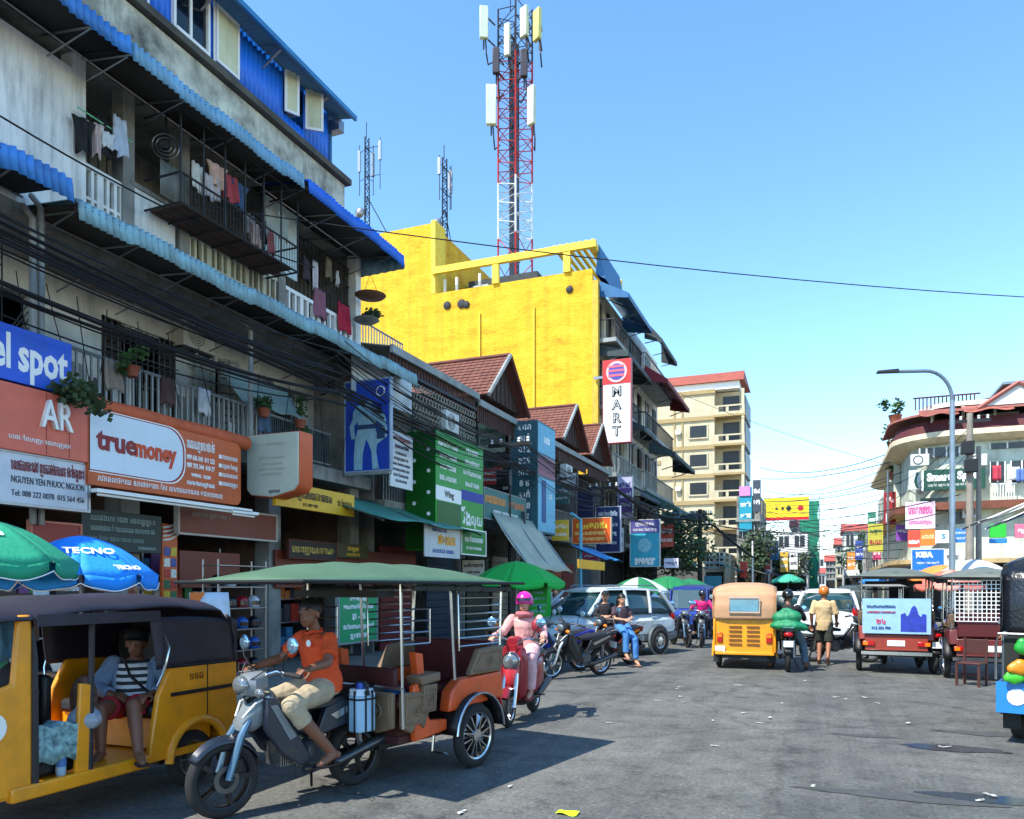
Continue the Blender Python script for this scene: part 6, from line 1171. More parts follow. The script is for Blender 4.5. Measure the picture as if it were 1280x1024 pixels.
for k, (x, z, s, c) in enumerate(((.42, .9, .12, (30, 150, 50)), (.3, .78, .13, (220, 190, 30)), (.46, .72, .12, (226, 140, 30)), (.34, .64, .1, (60, 200, 40)), (.1, .8, .15, (40, 170, 60)), (-.15, .74, .14, (230, 180, 30)), (.5, .63, .09, (70, 190, 50)))):
    m = MB().sph((0, 0, 0), s, 12, 8, (1, .4, .7)); rr = random.Random(k); [m.sph((rr.uniform(-.8, .8) * s, rr.uniform(-.1, .1) * s, rr.uniform(-.6, .5) * s), s * rr.uniform(.35, .6), 8, 6, (1, .7, 1)) for _ in range(7)]; bg = one(m, 'plastic_bag', mat(c, .35, var=.3, scale=8), ('dark green', 'yellow', 'orange', 'lime green', 'big green', 'amber', 'small lime')[k] + ' bag bundled on the back of the edge rickshaw', 'bag', None, tuple(AR.matrix_basis @ Vector((x, .54, z)))); remo(bg)
# ------------------------------------------------------------------ cars
def car(label, loc, rz, col, length=4.55, w=.9, h=1.7, name='parked_car', two=None, cat='car'):
    t = thing(name, label, cat, loc, rz); P = paint(col, .3, .1); L_ = length / 2; GL = mat((30, 62, 66), .06, 0, .1, spec=.9); k = length / 4.55
    # lower body: lofted sections front to back
    def s(y, z0, z1, ww, wt): return (y * k, z0, z1, ww, wt)
    hull('body', P, t, [s(-2.27, .5, .78, w * .78, w * .74), s(-2.15, .36, .92, w * .92, w * .86), s(-1.5, .34, 1.0, w, w * .93), s(-1.0, .34, 1.04, w, w * .94), s(0, .34, 1.05, w, w * .95), s(1.4, .34, 1.06, w, w * .95), s(2.05, .38, 1.06, w * .95, w * .9), s(2.26, .48, 1.0, w * .84, w * .8)])
    hull('lower_cladding', mat(two or (92, 100, 100), .5, var=.15), t, [s(-2.3, .34, .52, w * .8, w * .82), s(-2.0, .28, .56, w * .98, w * 1.005), s(0, .28, .54, w * 1.01, w * 1.015), s(2.0, .28, .58, w * .98, w * 1.0), s(2.33, .38, .6, w * .84, w * .86)])
    hull('cabin', GL, t, [s(-1.12, 1.0, 1.06, w * .86, w * .84), s(-.45, 1.0, h - .1, w * .9, w * .7), s(.6, 1.0, h - .05, w * .91, w * .73), s(1.7, 1.0, h - .1, w * .89, w * .72), s(2.12, 1.0, 1.1, w * .86, w * .82)])
    hull('roof', P, t, [s(-.52, h - .13, h - .07, w * .71, w * .66), s(-.2, h - .1, h, w * .74, w * .66), s(.8, h - .1, h + .01, w * .75, w * .68), s(1.72, h - .12, h - .04, w * .73, w * .66)])
    for sd in (-1, 1):
        for (y0, z0, y1, z1) in ((-1.12, 1.05, -.46, h - .1), (.28, 1.05, .3, h - .07), (1.15, 1.05, 1.22, h - .07), (2.12, 1.06, 1.7, h - .1)):
            a = Vector((sd * w * .89, y0 * k, z0)); b = Vector((sd * w * .735, y1 * k, z1)); MB().tube([a, (a + b) / 2 + Vector((sd * .015, 0, 0)), b], .045 if y0 in (-1.12, 2.12) else .04, 6).build('pillar', P, t)
        for y in (-1.38, 1.36):
            MB().torus((sd * (w - .005), y * k, .36), 'x', .37, .045, 20, 6).build('wheel_arch', mat(two or (92, 100, 100), .5, var=.15), t)
            MB().lathe([(.36, -.03), (.36, .012)], (sd * (w - .01), y * k, .36), 'x', 20).build('wheel_well', BLK, t); wheel(t, (sd * (w - .02), y * k, .345), .345, .19, mat((190, 194, 196), .3, .8, .1), 5, 'alloy', 26, .3)
        for y in (.2, 1.1): MB().box(sd * (w * .985), sd * (w * 1.01), y * k, y * k + .2, .93, .96).build('door_handle', P, t, bevel=.006)
        for y in (-.85, .24, 1.12): MB().box(sd * w * .995, sd * (w * 1.003), y * k, y * k + .008, .5, 1.0).build('door_gap', BLK, t)
        mr = MB().sph((0, 0, 0), .1, 10, 6, (.8, .6, .75)).build('wing_mirror', P, t); mr.location = (sd * (w + .08), -.82 * k, 1.08)
        hl = MB().sph((0, 0, 0), .16, 12, 6, (1.0, .4, .55)).build('headlight', LENS, t); hl.location = (sd * w * .62, -2.17 * k, .8)
        tl = MB().sph((0, 0, 0), .13, 12, 6, (.6, .5, 1.4)).build('tail_light', REDL, t); tl.location = (sd * w * .8, 2.14 * k, .98)
        MB().tube([(sd * w * .66, -.3 * k, h + .0), (sd * w * .66, -.2 * k, h + .05), (sd * w * .66, 1.5 * k, h + .04), (sd * w * .66, 1.6 * k, h - .02)], .016, 6).build('roof_rail', STL, t)
    MB().box(-.42, .42, -2.3 * k, -2.24 * k, .62, .78).build('grille', BLK, t, bevel=.01); MB().box(-.24, .24, 2.27 * k, 2.3 * k, .7, .82).build('number_plate', WHT, t); MB().box(-w * .7, w * .7, 2.08 * k, 2.12 * k, 1.1, h - .3).build('rear_screen', GL, t)
    MB().tube([(-.5, 2.16 * k, 1.1), (.1, 2.08 * k, 1.2)], .01, 4).build('wiper', BLK, t)
    return t
car('silver estate car parked nose-in along the left side of the street', (-5.2, 18.6, 0), -.467, (196, 206, 206))
car('white car with red tail lights ahead of the tan-shirted walker', (.25, 25.5, 0), math.pi - .03, (222, 226, 226), 4.5, .9, 1.65, 'white_car', (206, 210, 210)); car('white car half hidden behind the tan-canopied rickshaw', (-1.2, 30, 0), math.pi, (226, 228, 228), 4.4, .88, 1.55, 'white_car', (206, 210, 210))
autorick('blue auto rickshaw waiting behind the magenta-shirted rider', (-4.0, 27.6, 0), 0, (30, 60, 150), mat((40, 52, 96), .5, var=.3), False); autorick('dark-canopied rickshaw in the distance beyond the white cars', (1.3, 34, 0), math.pi, (60, 90, 80), mat((50, 60, 56), .5, var=.3), False)
# ------------------------------------------------------------------ umbrellas
def umbrella(label, x, y, top, rad, col, alt=None, drop=.36, words=None, base=.12, group=None, edge=None, rot=.2):
    t = thing('parasol', label, 'umbrella', (x, y, base), rot, group); h = top - base; n = 8; mm = [mat(col, .75, var=.35, scale=3, bump=.35, dirt=tuple(int(c * .72) for c in col)), mat(alt or col, .75, var=.35, scale=3, bump=.35, dirt=tuple(int(c * .72) for c in (alt or col)))]
    MB().cyl((0, 0, 0), (0, 0, h - .02), .02, n=8).build('pole', STL, t); MB().lathe([(.26, 0), (.26, .06), (.05, .1)], n=14).build('base', CONC, t)
    def pt(a, q):
        rr = rad * q; k = (a * n / (2 * math.pi)) % 1; sc = 1 - .05 * math.sin(math.pi * k) * q; h_ = -.035 * math.sin(math.pi * k) * q + .008 * math.sin(a * 13 + q * 9) * q
        return (rr * sc * math.cos(a), rr * sc * math.sin(a), h - drop * (q ** 1.7) + h_)
    for g in range(n):
        a0, a1 = 2 * math.pi * g / n, 2 * math.pi * (g + 1) / n
        m = MB().sheet(lambda u, v: pt(a0 + (a1 - a0) * min(max(u, .001), .999), .02 + .98 * v), 6, 8)
        m.sheet(lambda u, v: tuple(Vector(pt(a0 + (a1 - a0) * min(max(.06 + .88 * u, .001), .999), 1.0)) + Vector((0, 0, -.13 * v * (1 - .35 * abs(2 * u - 1) ** 4)))), 6, 2)
        m.build('gore', mm[g % 2], t, smooth=60).modifiers.new('s', 'SOLIDIFY').thickness = .005
        MB().tube([pt(a0 + .001, .02), tuple(Vector(pt(a0 + .001, .5)) - Vector((0, 0, .02))), tuple(Vector(pt(a0 + .001, 1)) - Vector((0, 0, .01)))], .008, 4).build('rib', STL, t)
    if edge: MB().tube([tuple(Vector(pt(2 * math.pi * i / 96 + .001, 1.003)) - Vector((0, 0, .13 * (1 - .35 * abs(2 * ((i * n / 96) % 1) - 1) ** 4)))) for i in range(97)], .006, 4).build('hem', TWHT, t)
    if words:
        for (s, a, q, size, ph) in words:
            p = Vector(pt(a, q)); p2 = Vector(pt(a, q + .05)); sl = (p2 - p).normalized(); tx = Vector((-math.sin(a), math.cos(a), 0)); nz = tx.cross(-sl); 
            cu = text(s, TWHT, t, p + nz * .012, size, bold=.004); M3 = Matrix((tx, -sl, nz)).transposed(); cu.rotation_euler = M3.to_euler()
    return t
def hang_word(t): pass
umbrella('green parasol cut by the left edge above the yellow rickshaw', -7.35, 4.86, 2.34, .82, (26, 150, 112), None, .42, [('chat', -.55, .55, .1, 0)], .004, None, True, .15)
umbrella('sky blue parasol with TECNO lettering beside the green one', -7.35, 5.92, 2.24, .76, (24, 146, 246), None, .42, [('TECNO', -.62, .6, .14, 0), ('TECNO', -.1, .9, .09, 0)], .004, None, True, .1)
x, y = on_x(620, 700, -6.6)[0], 0
umbrella('bright green parasol behind the orange tuk-tuk', -6.55, 16.6, 2.3, 1.15, (20, 176, 66), None, .5, None, .004)
for k, (u, X, top, rd, c, a, lab) in enumerate(((798, -5.9, 2.05, 1.1, (20, 120, 70), (200, 216, 206), 'green and white striped parasol above the silver car roof'), (835, -5.6, 2.15, 1.2, (16, 120, 66), None, 'dark green parasol in the middle of the kerb stalls'), (862, -5.4, 2.1, 1.1, (24, 116, 74), None, 'last green parasol of the kerb stalls near the dark pole'), (985, -2.2, 2.7, 1.2, (60, 170, 140), None, 'pale green parasol far down the street'))):
    umbrella(lab, X, on_x(u, 700, X)[0], top, rd, c, a, .5, None, .004)
umbrella('coral red parasol showing between the two tuk-tuk roofs', 3.1, 22.6, 2.15, .85, (222, 110, 90), (236, 150, 130), .4, None, .004)
# ------------------------------------------------------------------ people (face local -y; own right is -x)
def V3(*a): return Vector(a)
def limb(m, pts, rs, n=12):
    for i, p in enumerate(pts): m.sph(p, rs[i] * .985, n, 8)
    for i in range(len(pts) - 1): m.cyl(pts[i], pts[i + 1], rs[i], rs[i + 1], n)
def torso(m, sp, ws, ds, n=16):
    rings = []
    for i, c in enumerate(sp):
        t = (sp[min(i + 1, len(sp) - 1)] - sp[max(i - 1, 0)]).normalized(); x = Vector((1, 0, 0)); x = (x - t * x.dot(t)).normalized(); y = t.cross(x)
        rings.append([c + x * ws[i] * math.cos(2 * math.pi * k / n) + y * ds[i] * math.sin(2 * math.pi * k / n) for k in range(n)])
    m.loft(rings)
def hand(m, w, f, nrm, side, curl=.9, s=1.):
    """palm and five fingers; f points from the wrist to the knuckles, nrm out of the back of the hand"""
    f = f.normalized(); nrm = (nrm - f * nrm.dot(f)).normalized(); x = f.cross(nrm) * side
    o = m.M; m.M = Matrix.Translation(w) @ Matrix((x, f, nrm)).transposed().to_4x4()
    m.loft([[V3(-.026 * s, 0, -.012), V3(.026 * s, 0, -.012), V3(.026 * s, 0, .014), V3(-.026 * s, 0, .014)], [V3(-.042 * s, .085 * s, -.01), V3(.04 * s, .085 * s, -.01), V3(.04 * s, .085 * s, .014), V3(-.042 * s, .085 * s, .014)]])
    for k, (fx_, L_) in enumerate(((-.033, .068), (-.011, .078), (.011, .074), (.032, .058))):
        p = V3(fx_ * s, .08 * s, .002); a = .15 + curl * .5; pts = [p]
        for q in (.42, .33, .27):
            p = p + V3(0, math.cos(a), -math.sin(a)) * L_ * s * q * 1.12; pts.append(p); a += curl
        m.tube(pts, [.0095 * s, .009 * s, .0085 * s, .007 * s], 8)
    p = V3(-.03 * s, .025 * s, -.004); pts = [p, p + V3(-.028, .02, -.012) * s, p + V3(-.036, .05, -.03 * curl - .006) * s, p + V3(-.028, .072, -.045 * curl - .006) * s]
    m.tube(pts, [.013 * s, .0115 * s, .0105 * s, .008 * s], 8); m.M = o
SKIN = mat((150, 100, 74), .55, var=.12, scale=6); SKIND = mat((124, 80, 58), .5, var=.15, scale=6); SKINL = mat((190, 140, 112), .55, var=.1, scale=6); HAIR = mat((20, 16, 14), .5, var=.2, scale=20)
EYEW = mat((150, 140, 130), .4, var=0); EYED = mat((18, 12, 10), .2, var=0); LIP = mat((110, 56, 48), .5, var=0)
CLOUD = bpy.data.textures.new('folds', 'CLOUDS'); CLOUD.noise_scale = .12; CLOUD.noise_depth = 2
def remod(o, vox, it=3):
    r = o.modifiers.new('r', 'REMESH'); r.mode = 'VOXEL'; r.voxel_size = vox; r.use_smooth_shade = True
    s = o.modifiers.new('s', 'SMOOTH'); s.factor = .5; s.iterations = it
    if o.name.split('.')[0] in ('shirt', 'trousers', 'sack', 'carrier_bag', 'backpack'):
        d = o.modifiers.new('d', 'DISPLACE'); d.texture = CLOUD; d.strength = .026; d.mid_level = .45; d.texture_coords = 'LOCAL'
def person(label, loc, rz, J, skin=SKIN, shirt=(200, 80, 30), trousers=(150, 140, 120), sleeve=.95, leg=.6, hair='short', hat=None, shoe=(30, 28, 28), vox=.012, curl=.9, headyaw=0, fem=False, palm=None, group=None, shirtmat=None, hem=.0):
    P = {k: Vector(v) for k, v in J.items()}
    m = MB()
    pel, che, nek, hed = P['pel'], P['che'], P['nek'], P['hed']; w1 = .9 if fem else 1
    sp = [pel - (che - pel) * .22, pel, pel.lerp(che, .5), che, che.lerp(nek, .62), nek]
    torso(m, sp, [.12, .155, .13 * w1, .155 * w1, .135 * w1, .05], [.09, .11, .095, .115, .085, .05])
    m.cyl(nek - (hed - nek) * .3, hed, .05, .046, 12)
    hm = MB(); hx = Matrix.Translation(hed) @ Matrix.Rotation(headyaw, 4, 'Z'); m.M = hx
    m.sph((0, .012, .025), .092, 18, 12, (.84, 1.03, 1.0)); m.sph((0, -.02, -.045), .068, 14, 10, (.88, .95, 1.0)); m.sph((0, -.035, -.085), .036, 10, 8, (1.05, .9, .8))
    m.add([(-.014, -.082, -.03), (.014, -.082, -.03), (0, -.112, -.028), (0, -.086, .022), (-.012, -.07, -.02), (.012, -.07, -.02)], [(0, 1, 2), (0, 2, 3), (1, 3, 2), (0, 3, 4), (1, 5, 3), (0, 4, 5, 1)])
    for s in (-1, 1): m.sph((s * .08, .012, -.01), .024, 8, 6, (.4, .8, 1.3)); m.sph((s * .032, -.072, .018), .018, 8, 6, (1.1, .6, .5))
    m.M = I4
    arms = {}; legs = {}
    for s, k in ((1, 'l'), (-1, 'r')):
        sh, el, wr = P['sh' + k], P['el' + k], P['wr' + k]; arms[k] = (sh, el, wr)
        limb(m, [sh, sh.lerp(el, .5), el, el.lerp(wr, .35), wr], [.052 * w1, .046 * w1, .038 * w1, .04 * w1, .027])
        fd = P.get('hd' + k, (wr - el).normalized()); pn = P.get('pn' + k, Vector((0, -.3, 1)))
        hand(m, wr, fd, pn, s, curl)
        hp, kn, an, to = P['hp' + k], P['kn' + k], P['an' + k], P['to' + k]; legs[k] = (hp, kn, an, to)
        limb(m, [hp, hp.lerp(kn, .5), kn, kn.lerp(an, .3), an], [.088, .075, .055, .057, .036]); limb(m, [an, an.lerp(to, .6), to], [.036, .036, .026]); m.sph(an - (to - an).normalized() * .035 + V3(0, 0, -.02), .033, 8, 6)
    body = m.build('person', skin, None); remod(body, vox); body.location = loc; body.rotation_euler = (0, 0, rz); tag(body, label, 'person', group)
    # shirt
    sm = MB(); g = .016
    torso(sm, [pel - (che - pel) * (.2 + hem)] + sp[1:-1] + [nek.lerp(che, .12)], [.155 + g, .165 + g, .15 * w1 + g, .165 * w1 + g, .15 * w1 + g, .06], [.115 + g, .122 + g, .115 + g, .125 + g, .1 + g, .062])
    for k in 'lr':
        sh, el, wr = arms[k]
        if sleeve <= 1: e = sh.lerp(el, sleeve); limb(sm, [sh, sh.lerp(el, sleeve * .5)], [.058, .062]); sm.cyl(sh.lerp(el, sleeve * .5), e, .062, .068, 14)
        else: e = el.lerp(wr, sleeve - 1); limb(sm, [sh, sh.lerp(el, .5), el], [.062, .058, .052]); sm.cyl(el, e, .052, .042, 12)
    so_ = sm.build('shirt', shirtmat or mat(shirt, .8, var=.22, scale=7, bump=.25), body); remod(so_, vox, 2)
    tm = MB()
    torso(tm, [pel - (che - pel) * .28, pel, pel.lerp(che, .25)], [.14, .172, .15], [.11, .13, .115])
    for k in 'lr':
        hp, kn, an, to = legs[k]
        if leg <= 1: e = hp.lerp(kn, leg); limb(tm, [hp, hp.lerp(kn, leg * .6)], [.105, .094]); tm.cyl(hp.lerp(kn, leg * .6), e, .094, .092, 14)
        else:
            e = kn.lerp(an, leg - 1); limb(tm, [hp, hp.lerp(kn, .5), kn], [.105, .092, .076]); tm.cyl(kn, e, .076, .064 if leg > 1.6 else .072, 14)
    remod(tm.build('trousers', mat(trousers, .85, var=.3, scale=6, bump=.25), body), vox, 2)
    if shoe:
        f = MB()
        for k in 'lr':
            an, to = legs[k][2], legs[k][3]; d = (to - an); d.z = 0; d.normalize(); q = to - V3(0, 0, .022); b = q - d * .2; x = V3(-d.y, d.x, 0) * .042
            f.loft([[b - x * .8, b + x * .8, b + x * .8 + V3(0, 0, .015), b - x * .8 + V3(0, 0, .015)], [q + d * .02 - x * 1.1, q + d * .02 + x * 1.1, q + d * .02 + x * 1.1 + V3(0, 0, .014), q + d * .02 - x * 1.1 + V3(0, 0, .014)], [q + d * .055 - x * .6, q + d * .055 + x * .6, q + d * .055 + x * .6 + V3(0, 0, .012), q + d * .055 - x * .6 + V3(0, 0, .012)]])
            a = q - d * .04; f.tube([a - x * 1.0, a + V3(0, 0, .055) , a + x * 1.0], .009, 5)
        f.build('sandals', mat(shoe, .6), body)['kind'] = 'stuff'
    def hpart(nm, ma, fn, **k): q = MB(); q.M = hx; fn(q); return q.build(nm, ma, body, **k)
    for s in (-1, 1):
        e = hpart('eye', EYEW, lambda q: q.sph((s * .032, -.083, .012), .0105, 8, 6, (1.3, .6, .7))); MB_ = hpart('iris', EYED, lambda q: q.sph((s * .032, -.089, .012), .006, 8, 6, (1, .5, 1))); MB_.parent = e
        hpart('eyebrow', HAIR, lambda q: q.tube([(s * .015, -.089, .032), (s * .035, -.088, .037), (s * .052, -.078, .031)], .004, 5))
    hpart('mouth', LIP, lambda q: q.sph((0, -.082, -.06), .022, 10, 6, (1, .35, .3)))
    def dome(q, c, r, zlo, sc, y=0): 
        pr = [(r * math.cos(a), r * math.sin(a)) for a in [zlo + (math.pi / 2 - zlo) * i / 8 for i in range(9)]]; o = q.M; q.M = o @ Matrix.Translation(c) @ Matrix.Rotation(y, 4, 'X') @ Matrix.Diagonal((sc[0], sc[1], sc[2], 1)); q.lathe([(max(a, .001), b) for a, b in pr], (0, 0, 0), 'z', 20); q.M = o
    if hair == 'short' : hpart('hair', HAIR, lambda q: dome(q, (0, .022, .03), .101, -.15, (.86, 1.02, 1.02), R(-16)))
    if hair == 'long':
        hpart('hair', HAIR, lambda q: (dome(q, (0, .022, .03), .103, -.2, (.88, 1.03, 1.02), R(-18)), q.tube([(0, .07, .06), (0, .1, -.08), (0, .1, -.26), (0, .08, -.38)], [.07, .085, .075, .03], 12)))
    if hat:
        kind, col = hat; hm_ = mat(col, .3 if kind == 'helmet' else .8, var=.1, coat=.4 if kind == 'helmet' else 0)
        if kind == 'helmet':
            h = hpart('helmet', hm_, lambda q: dome(q, (0, .012, .035), .128, -.35, (.9, 1.06, 1.0), R(-8))); h.modifiers.new('s', 'SOLIDIFY').thickness = .012
            hpart('visor', mat((40, 40, 48), .15, spec=.8), lambda q: q.sheet(lambda a, b: (.108 * math.sin((a - .5) * 2.2), .012 - .135 * math.cos((a - .5) * 2.2) - .03 * b, .075 - .035 * b), 10, 2)).parent = h
            hpart('chin_strap', BLK, lambda q: q.tube([(-.09, .0, .0), (-.06, -.04, -.1), (0, -.05, -.125), (.06, -.04, -.1), (.09, 0, 0)], .006, 5)).parent = h
        else:
            h = hpart('cap', hm_, lambda q: dome(q, (0, .015, .045), .106, 0, (.88, 1.03, .85), R(-5))); hpart('brim', hm_, lambda q: q.sheet(lambda a, b: (.085 * (2 * a - 1), -.07 - .09 * b * (1 - (2 * a - 1) ** 2 * .6), .055 - .015 * b - .012 * (2 * a - 1) ** 2), 8, 3, .006)).parent = h
    return body
def ride(top=1.6, reach=0, wide=.3, foot=.33, lean=0.):
    """sitting astride a motorbike whose origin is its middle"""
    J = {'pel': (0, .27, .9), 'che': (0, .22 - lean, .9 + .3), 'nek': (0, .19 - lean * 1.5, .9 + .43), 'hed': (0, .145 - lean * 1.9, top - .125)}
    for s, k in ((1, 'l'), (-1, 'r')):
        J.update({'sh' + k: (s * .185, .2 - lean * 1.4, 1.275), 'el' + k: (s * wide, .08 - lean, 1.1), 'wr' + k: (s * .33, -.13, 1.055), 'hd' + k: (-s * .05, -1, -.15), 'pn' + k: (s * .1, -.3, 1), 'hp' + k: (s * .09, .2, .87), 'kn' + k: (s * .19, -.17, .78), 'an' + k: (s * .21, .12, foot + .09), 'to' + k: (s * .22, -.02, foot + .03)})
    return J
# driver in the orange polo
J = ride(1.61, 0, .31, .3); J['hed'] = (0, .13, 1.475); J['wrl'] = (.33, -.1, 1.07); J['anl'] = (.23, .2, .36); J['tol'] = (.24, .05, .3)
D = person('driver in an orange polo shirt and khaki shorts on the front motorbike', (-3.86, 5.01, 0), -.305, J, SKIND, (226, 78, 24), (176, 160, 132), .72, 1.32, 'short', None, (40, 26, 24), .0075, .95, .35)
MB().lathe([(.028, 0), (.028, -.006)], (.075, .074, 1.24), 'y', 12).build('shirt_badge', TWHT, D); MB().box(.275, .285, .1, .15, 1.175, 1.2).build('sleeve_badge', TWHT, D)
cl = MB().tube([(-.07, .2, 1.33), (-.05, .13, 1.33), (0, .1, 1.31), (.05, .13, 1.33), (.07, .2, 1.33), (0, .25, 1.35), (-.07, .2, 1.33)], .014, 6).build('collar', mat((210, 66, 20), .8), D)
# rider in pink on the red scooter
J = ride(1.6, 0, .28, .3); 
for s, k in ((1, 'l'), (-1, 'r')): J.update({'an' + k: (s * .15, -.1, .36), 'to' + k: (s * .16, -.27, .31), 'kn' + k: (s * .17, -.16, .8)})
Pk = person('scooter rider in pink clothes with a magenta helmet', (-3.56, 9.2, 0), .1, J, SKINL, (222, 164, 158), (226, 178, 182), 1.95, 1.9, None, ('helmet', (206, 30, 150)), (150, 60, 70), .011, .95, .1, True, hem=.1)
q = MB().torus((0, .16, 1.34), 'z', .085, .04, 18, 8, .9).build('scarf', mat((196, 110, 116), .8, var=.3, scale=8), Pk); MB().sph((.2, -.0, 1.2), .07, 12, 8, (1, .7, 1.2)).build('shoulder_bag', mat((150, 40, 56), .5), Pk)
# passenger in the yellow rickshaw
def stripes():
    m = bpy.data.materials.new('striped_knit'); m.use_nodes = True; n = m.node_tree; b = n.nodes['Principled BSDF']; b.inputs['Roughness'].default_value = .85; tc = n.nodes.new('ShaderNodeTexCoord')
    w_ = n.nodes.new('ShaderNodeTexWave'); w_.bands_direction = 'Z'; w_.inputs['Scale'].default_value = 5.5; w_.inputs['Distortion'].default_value = 1.2; n.links.new(tc.outputs['Object'], w_.inputs['Vector'])
    r = n.nodes.new('ShaderNodeValToRGB'); r.color_ramp.elements[0].position = .45; r.color_ramp.elements[0].color = (.03, .03, .035, 1); r.color_ramp.elements[1].position = .52; r.color_ramp.elements[1].color = (.75, .76, .78, 1); n.links.new(w_.outputs[0], r.inputs[0]); n.links.new(r.outputs[0], b.inputs['Base Color']); return m
J = {'pel': (0, .05, .74), 'che': (.0, .12, 1.0), 'nek': (.01, .1, 1.12), 'hed': (.02, .06, 1.235)}
J.update({'shl': (.185, .1, 1.06), 'ell': (.3, .0, .88), 'wrl': (.2, -.2, .84), 'hdl': (-.3, -.9, .0), 'pnl': (.2, .2, 1), 'shr': (-.17, .1, 1.06), 'elr': (-.27, -.02, .88), 'wrr': (-.1, -.16, .84), 'hdr': (1, -.4, -.1), 'pnr': (0, -.5, 1), 'hpl': (.09, .0, .72), 'knl': (.12, -.36, .78), 'anl': (.2, -.5, .42), 'tol': (.26, -.6, .37), 'hpr': (-.09, .0, .72), 'knr': (-.12, -.38, .76), 'anr': (-.1, -.42, .42), 'tor': (-.1, -.56, .37)})
Pp = person('rickshaw passenger in a cap, denim jacket, striped shirt and red shorts', (-5.3, 4.74, -.02), .55, J, SKIND, (150, 168, 190), (176, 30, 46), .5, .62, 'short', ('cap', (22, 22, 26)), (40, 34, 34), .009, .6, .1, shirtmat=stripes())
JP = {k: Vector(v) for k, v in J.items()}; DEN = mat((128, 150, 178), .85, var=.4, scale=9, bump=.3)
sp = [JP['pel'] - (JP['che'] - JP['pel']) * .1, JP['pel'].lerp(JP['che'], .5), JP['che'], JP['che'].lerp(JP['nek'], .62)]; rg = []
for c, w_, d_ in zip(sp, (.2, .185, .2, .175), (.16, .15, .16, .135)): rg.append([c + V3(w_ * math.cos(R(-48 + 276 * k / 16)), d_ * math.sin(R(-48 + 276 * k / 16)), 0) for k in range(17)])
MB().loft(rg, False, False).build('jacket', DEN, Pp).modifiers.new('s', 'SOLIDIFY').thickness = .02
for k in 'lr':
    m = MB(); limb(m, [JP['sh' + k], JP['sh' + k].lerp(JP['el' + k], .5), JP['el' + k]], [.078, .074, .064]); m.cyl(JP['el' + k], JP['el' + k].lerp(JP['wr' + k], .8), .064, .05, 12); q = m.build('jacket_sleeve', DEN, Pp); remod(q, .01, 2)
MB().tube([JP['shr'] + V3(.1, -.08, .06), JP['che'] + V3(.0, -.17, -.02), JP['pel'] + V3(.16, -.1, .08)], .012, 6).build('bag_strap', BLK, Pp)
# the couple at the parked motorbikes
J = {'pel': (0, .1, .86), 'che': (0, .1, 1.15), 'nek': (0, .08, 1.3), 'hed': (0, .05, 1.43)}
for s, k in ((1, 'l'), (-1, 'r')): J.update({'sh' + k: (s * .16, .1, 1.23), 'el' + k: (s * .22, 0, 1.02), 'wr' + k: (s * .08, -.16, 1.0), 'hd' + k: (-s, -.5, .1), 'pn' + k: (0, -.4, 1), 'hp' + k: (s * .08, .05, .84), 'kn' + k: (s * .1, -.3, .72), 'an' + k: (s * .11, -.32, .27), 'to' + k: (s * .12, -.44, .2)})
J.update({'anl': (.12, -.34, .12), 'tol': (.13, -.46, .05), 'knl': (.11, -.3, .58)})
person('woman in blue jeans and a dark top sitting on a parked motorbike', (-3.95, 16.3, 0), .75, J, SKINL, (70, 50, 58), (70, 130, 190), .7, 1.9, 'long', None, (170, 130, 110), .014, .6, 0, True)
J2 = dict(J); J2['anl'] = (.12, -.3, .3); J2['tol'] = (.13, -.42, .25)
person('companion in black seated behind the woman in jeans', (-4.38, 16.45, .06), .35, J2, SKINL, (24, 24, 28), (30, 30, 34), 1.9, 1.9, 'short', ('cap', (20, 20, 22)), (30, 30, 30), .014, .6)
# others on the road
person('rider in a magenta shirt coming up the street', (-3.15, 22.6, 0), .1, ride(1.6), SKIND, (206, 20, 110), (40, 40, 60), 1.6, 1.8, 'short', ('helmet', (30, 30, 60)), (30, 30, 30), .016, .9)
J = ride(1.62, 0, .3, .3, .06); J.update({'anl': (.34, .2, .11), 'tol': (.36, .06, .05), 'knl': (.3, -.05, .52), 'anr': (-.34, .2, .11), 'tor': (-.36, .06, .05), 'knr': (-.3, -.05, .52)})
person('rider in a black jacket and helmet with feet on the road', (-.62, 16.9, 0), math.pi + .05, J, SKIND, (20, 21, 24), (92, 110, 120), 1.95, 1.9, None, ('helmet', (18, 18, 20)), (24, 24, 24), .013, .9)
SK = mat((20, 130, 84), .5, var=.3, scale=9, bump=.4)
m = MB().sph((0, 0, -.06), .27, 16, 10, (1.3, .75, .42)); m.sph((-.12, .02, .1), .17, 14, 10, (1.1, .8, .8)); m.sph((.1, .0, .12), .18, 14, 10, (.9, .8, .75)); m.sph((.26, 0, -.1), .12, 10, 8, (1.1, .9, .5)); m.sph((-.02, .03, .25), .08, 10, 8, (1.5, 1, .6)); o = one(m, 'sack', SK, 'bright green sack tied on the back of the motorbike', 'sack', None, (-.6, 16.35, .98)); remod(o, .02, 4)
J = {'pel': (0, .0, .93), 'che': (0, .02, 1.26), 'nek': (0, .0, 1.43), 'hed': (0, -.03, 1.57), 'shl': (.19, .02, 1.36), 'ell': (.25, .08, 1.09), 'wrl': (.25, -.02, .86), 'shr': (-.19, .02, 1.36), 'elr': (-.25, -.02, 1.1), 'wrr': (-.24, -.2, .93), 'hpl': (.09, 0, .9), 'knl': (.1, -.14, .5), 'anl': (.1, .04, .1), 'tol': (.1, -.1, .035), 'hpr': (-.09, 0, .9), 'knr': (-.1, .02, .48), 'anr': (-.1, .24, .16), 'tor': (-.1, .13, .05)}
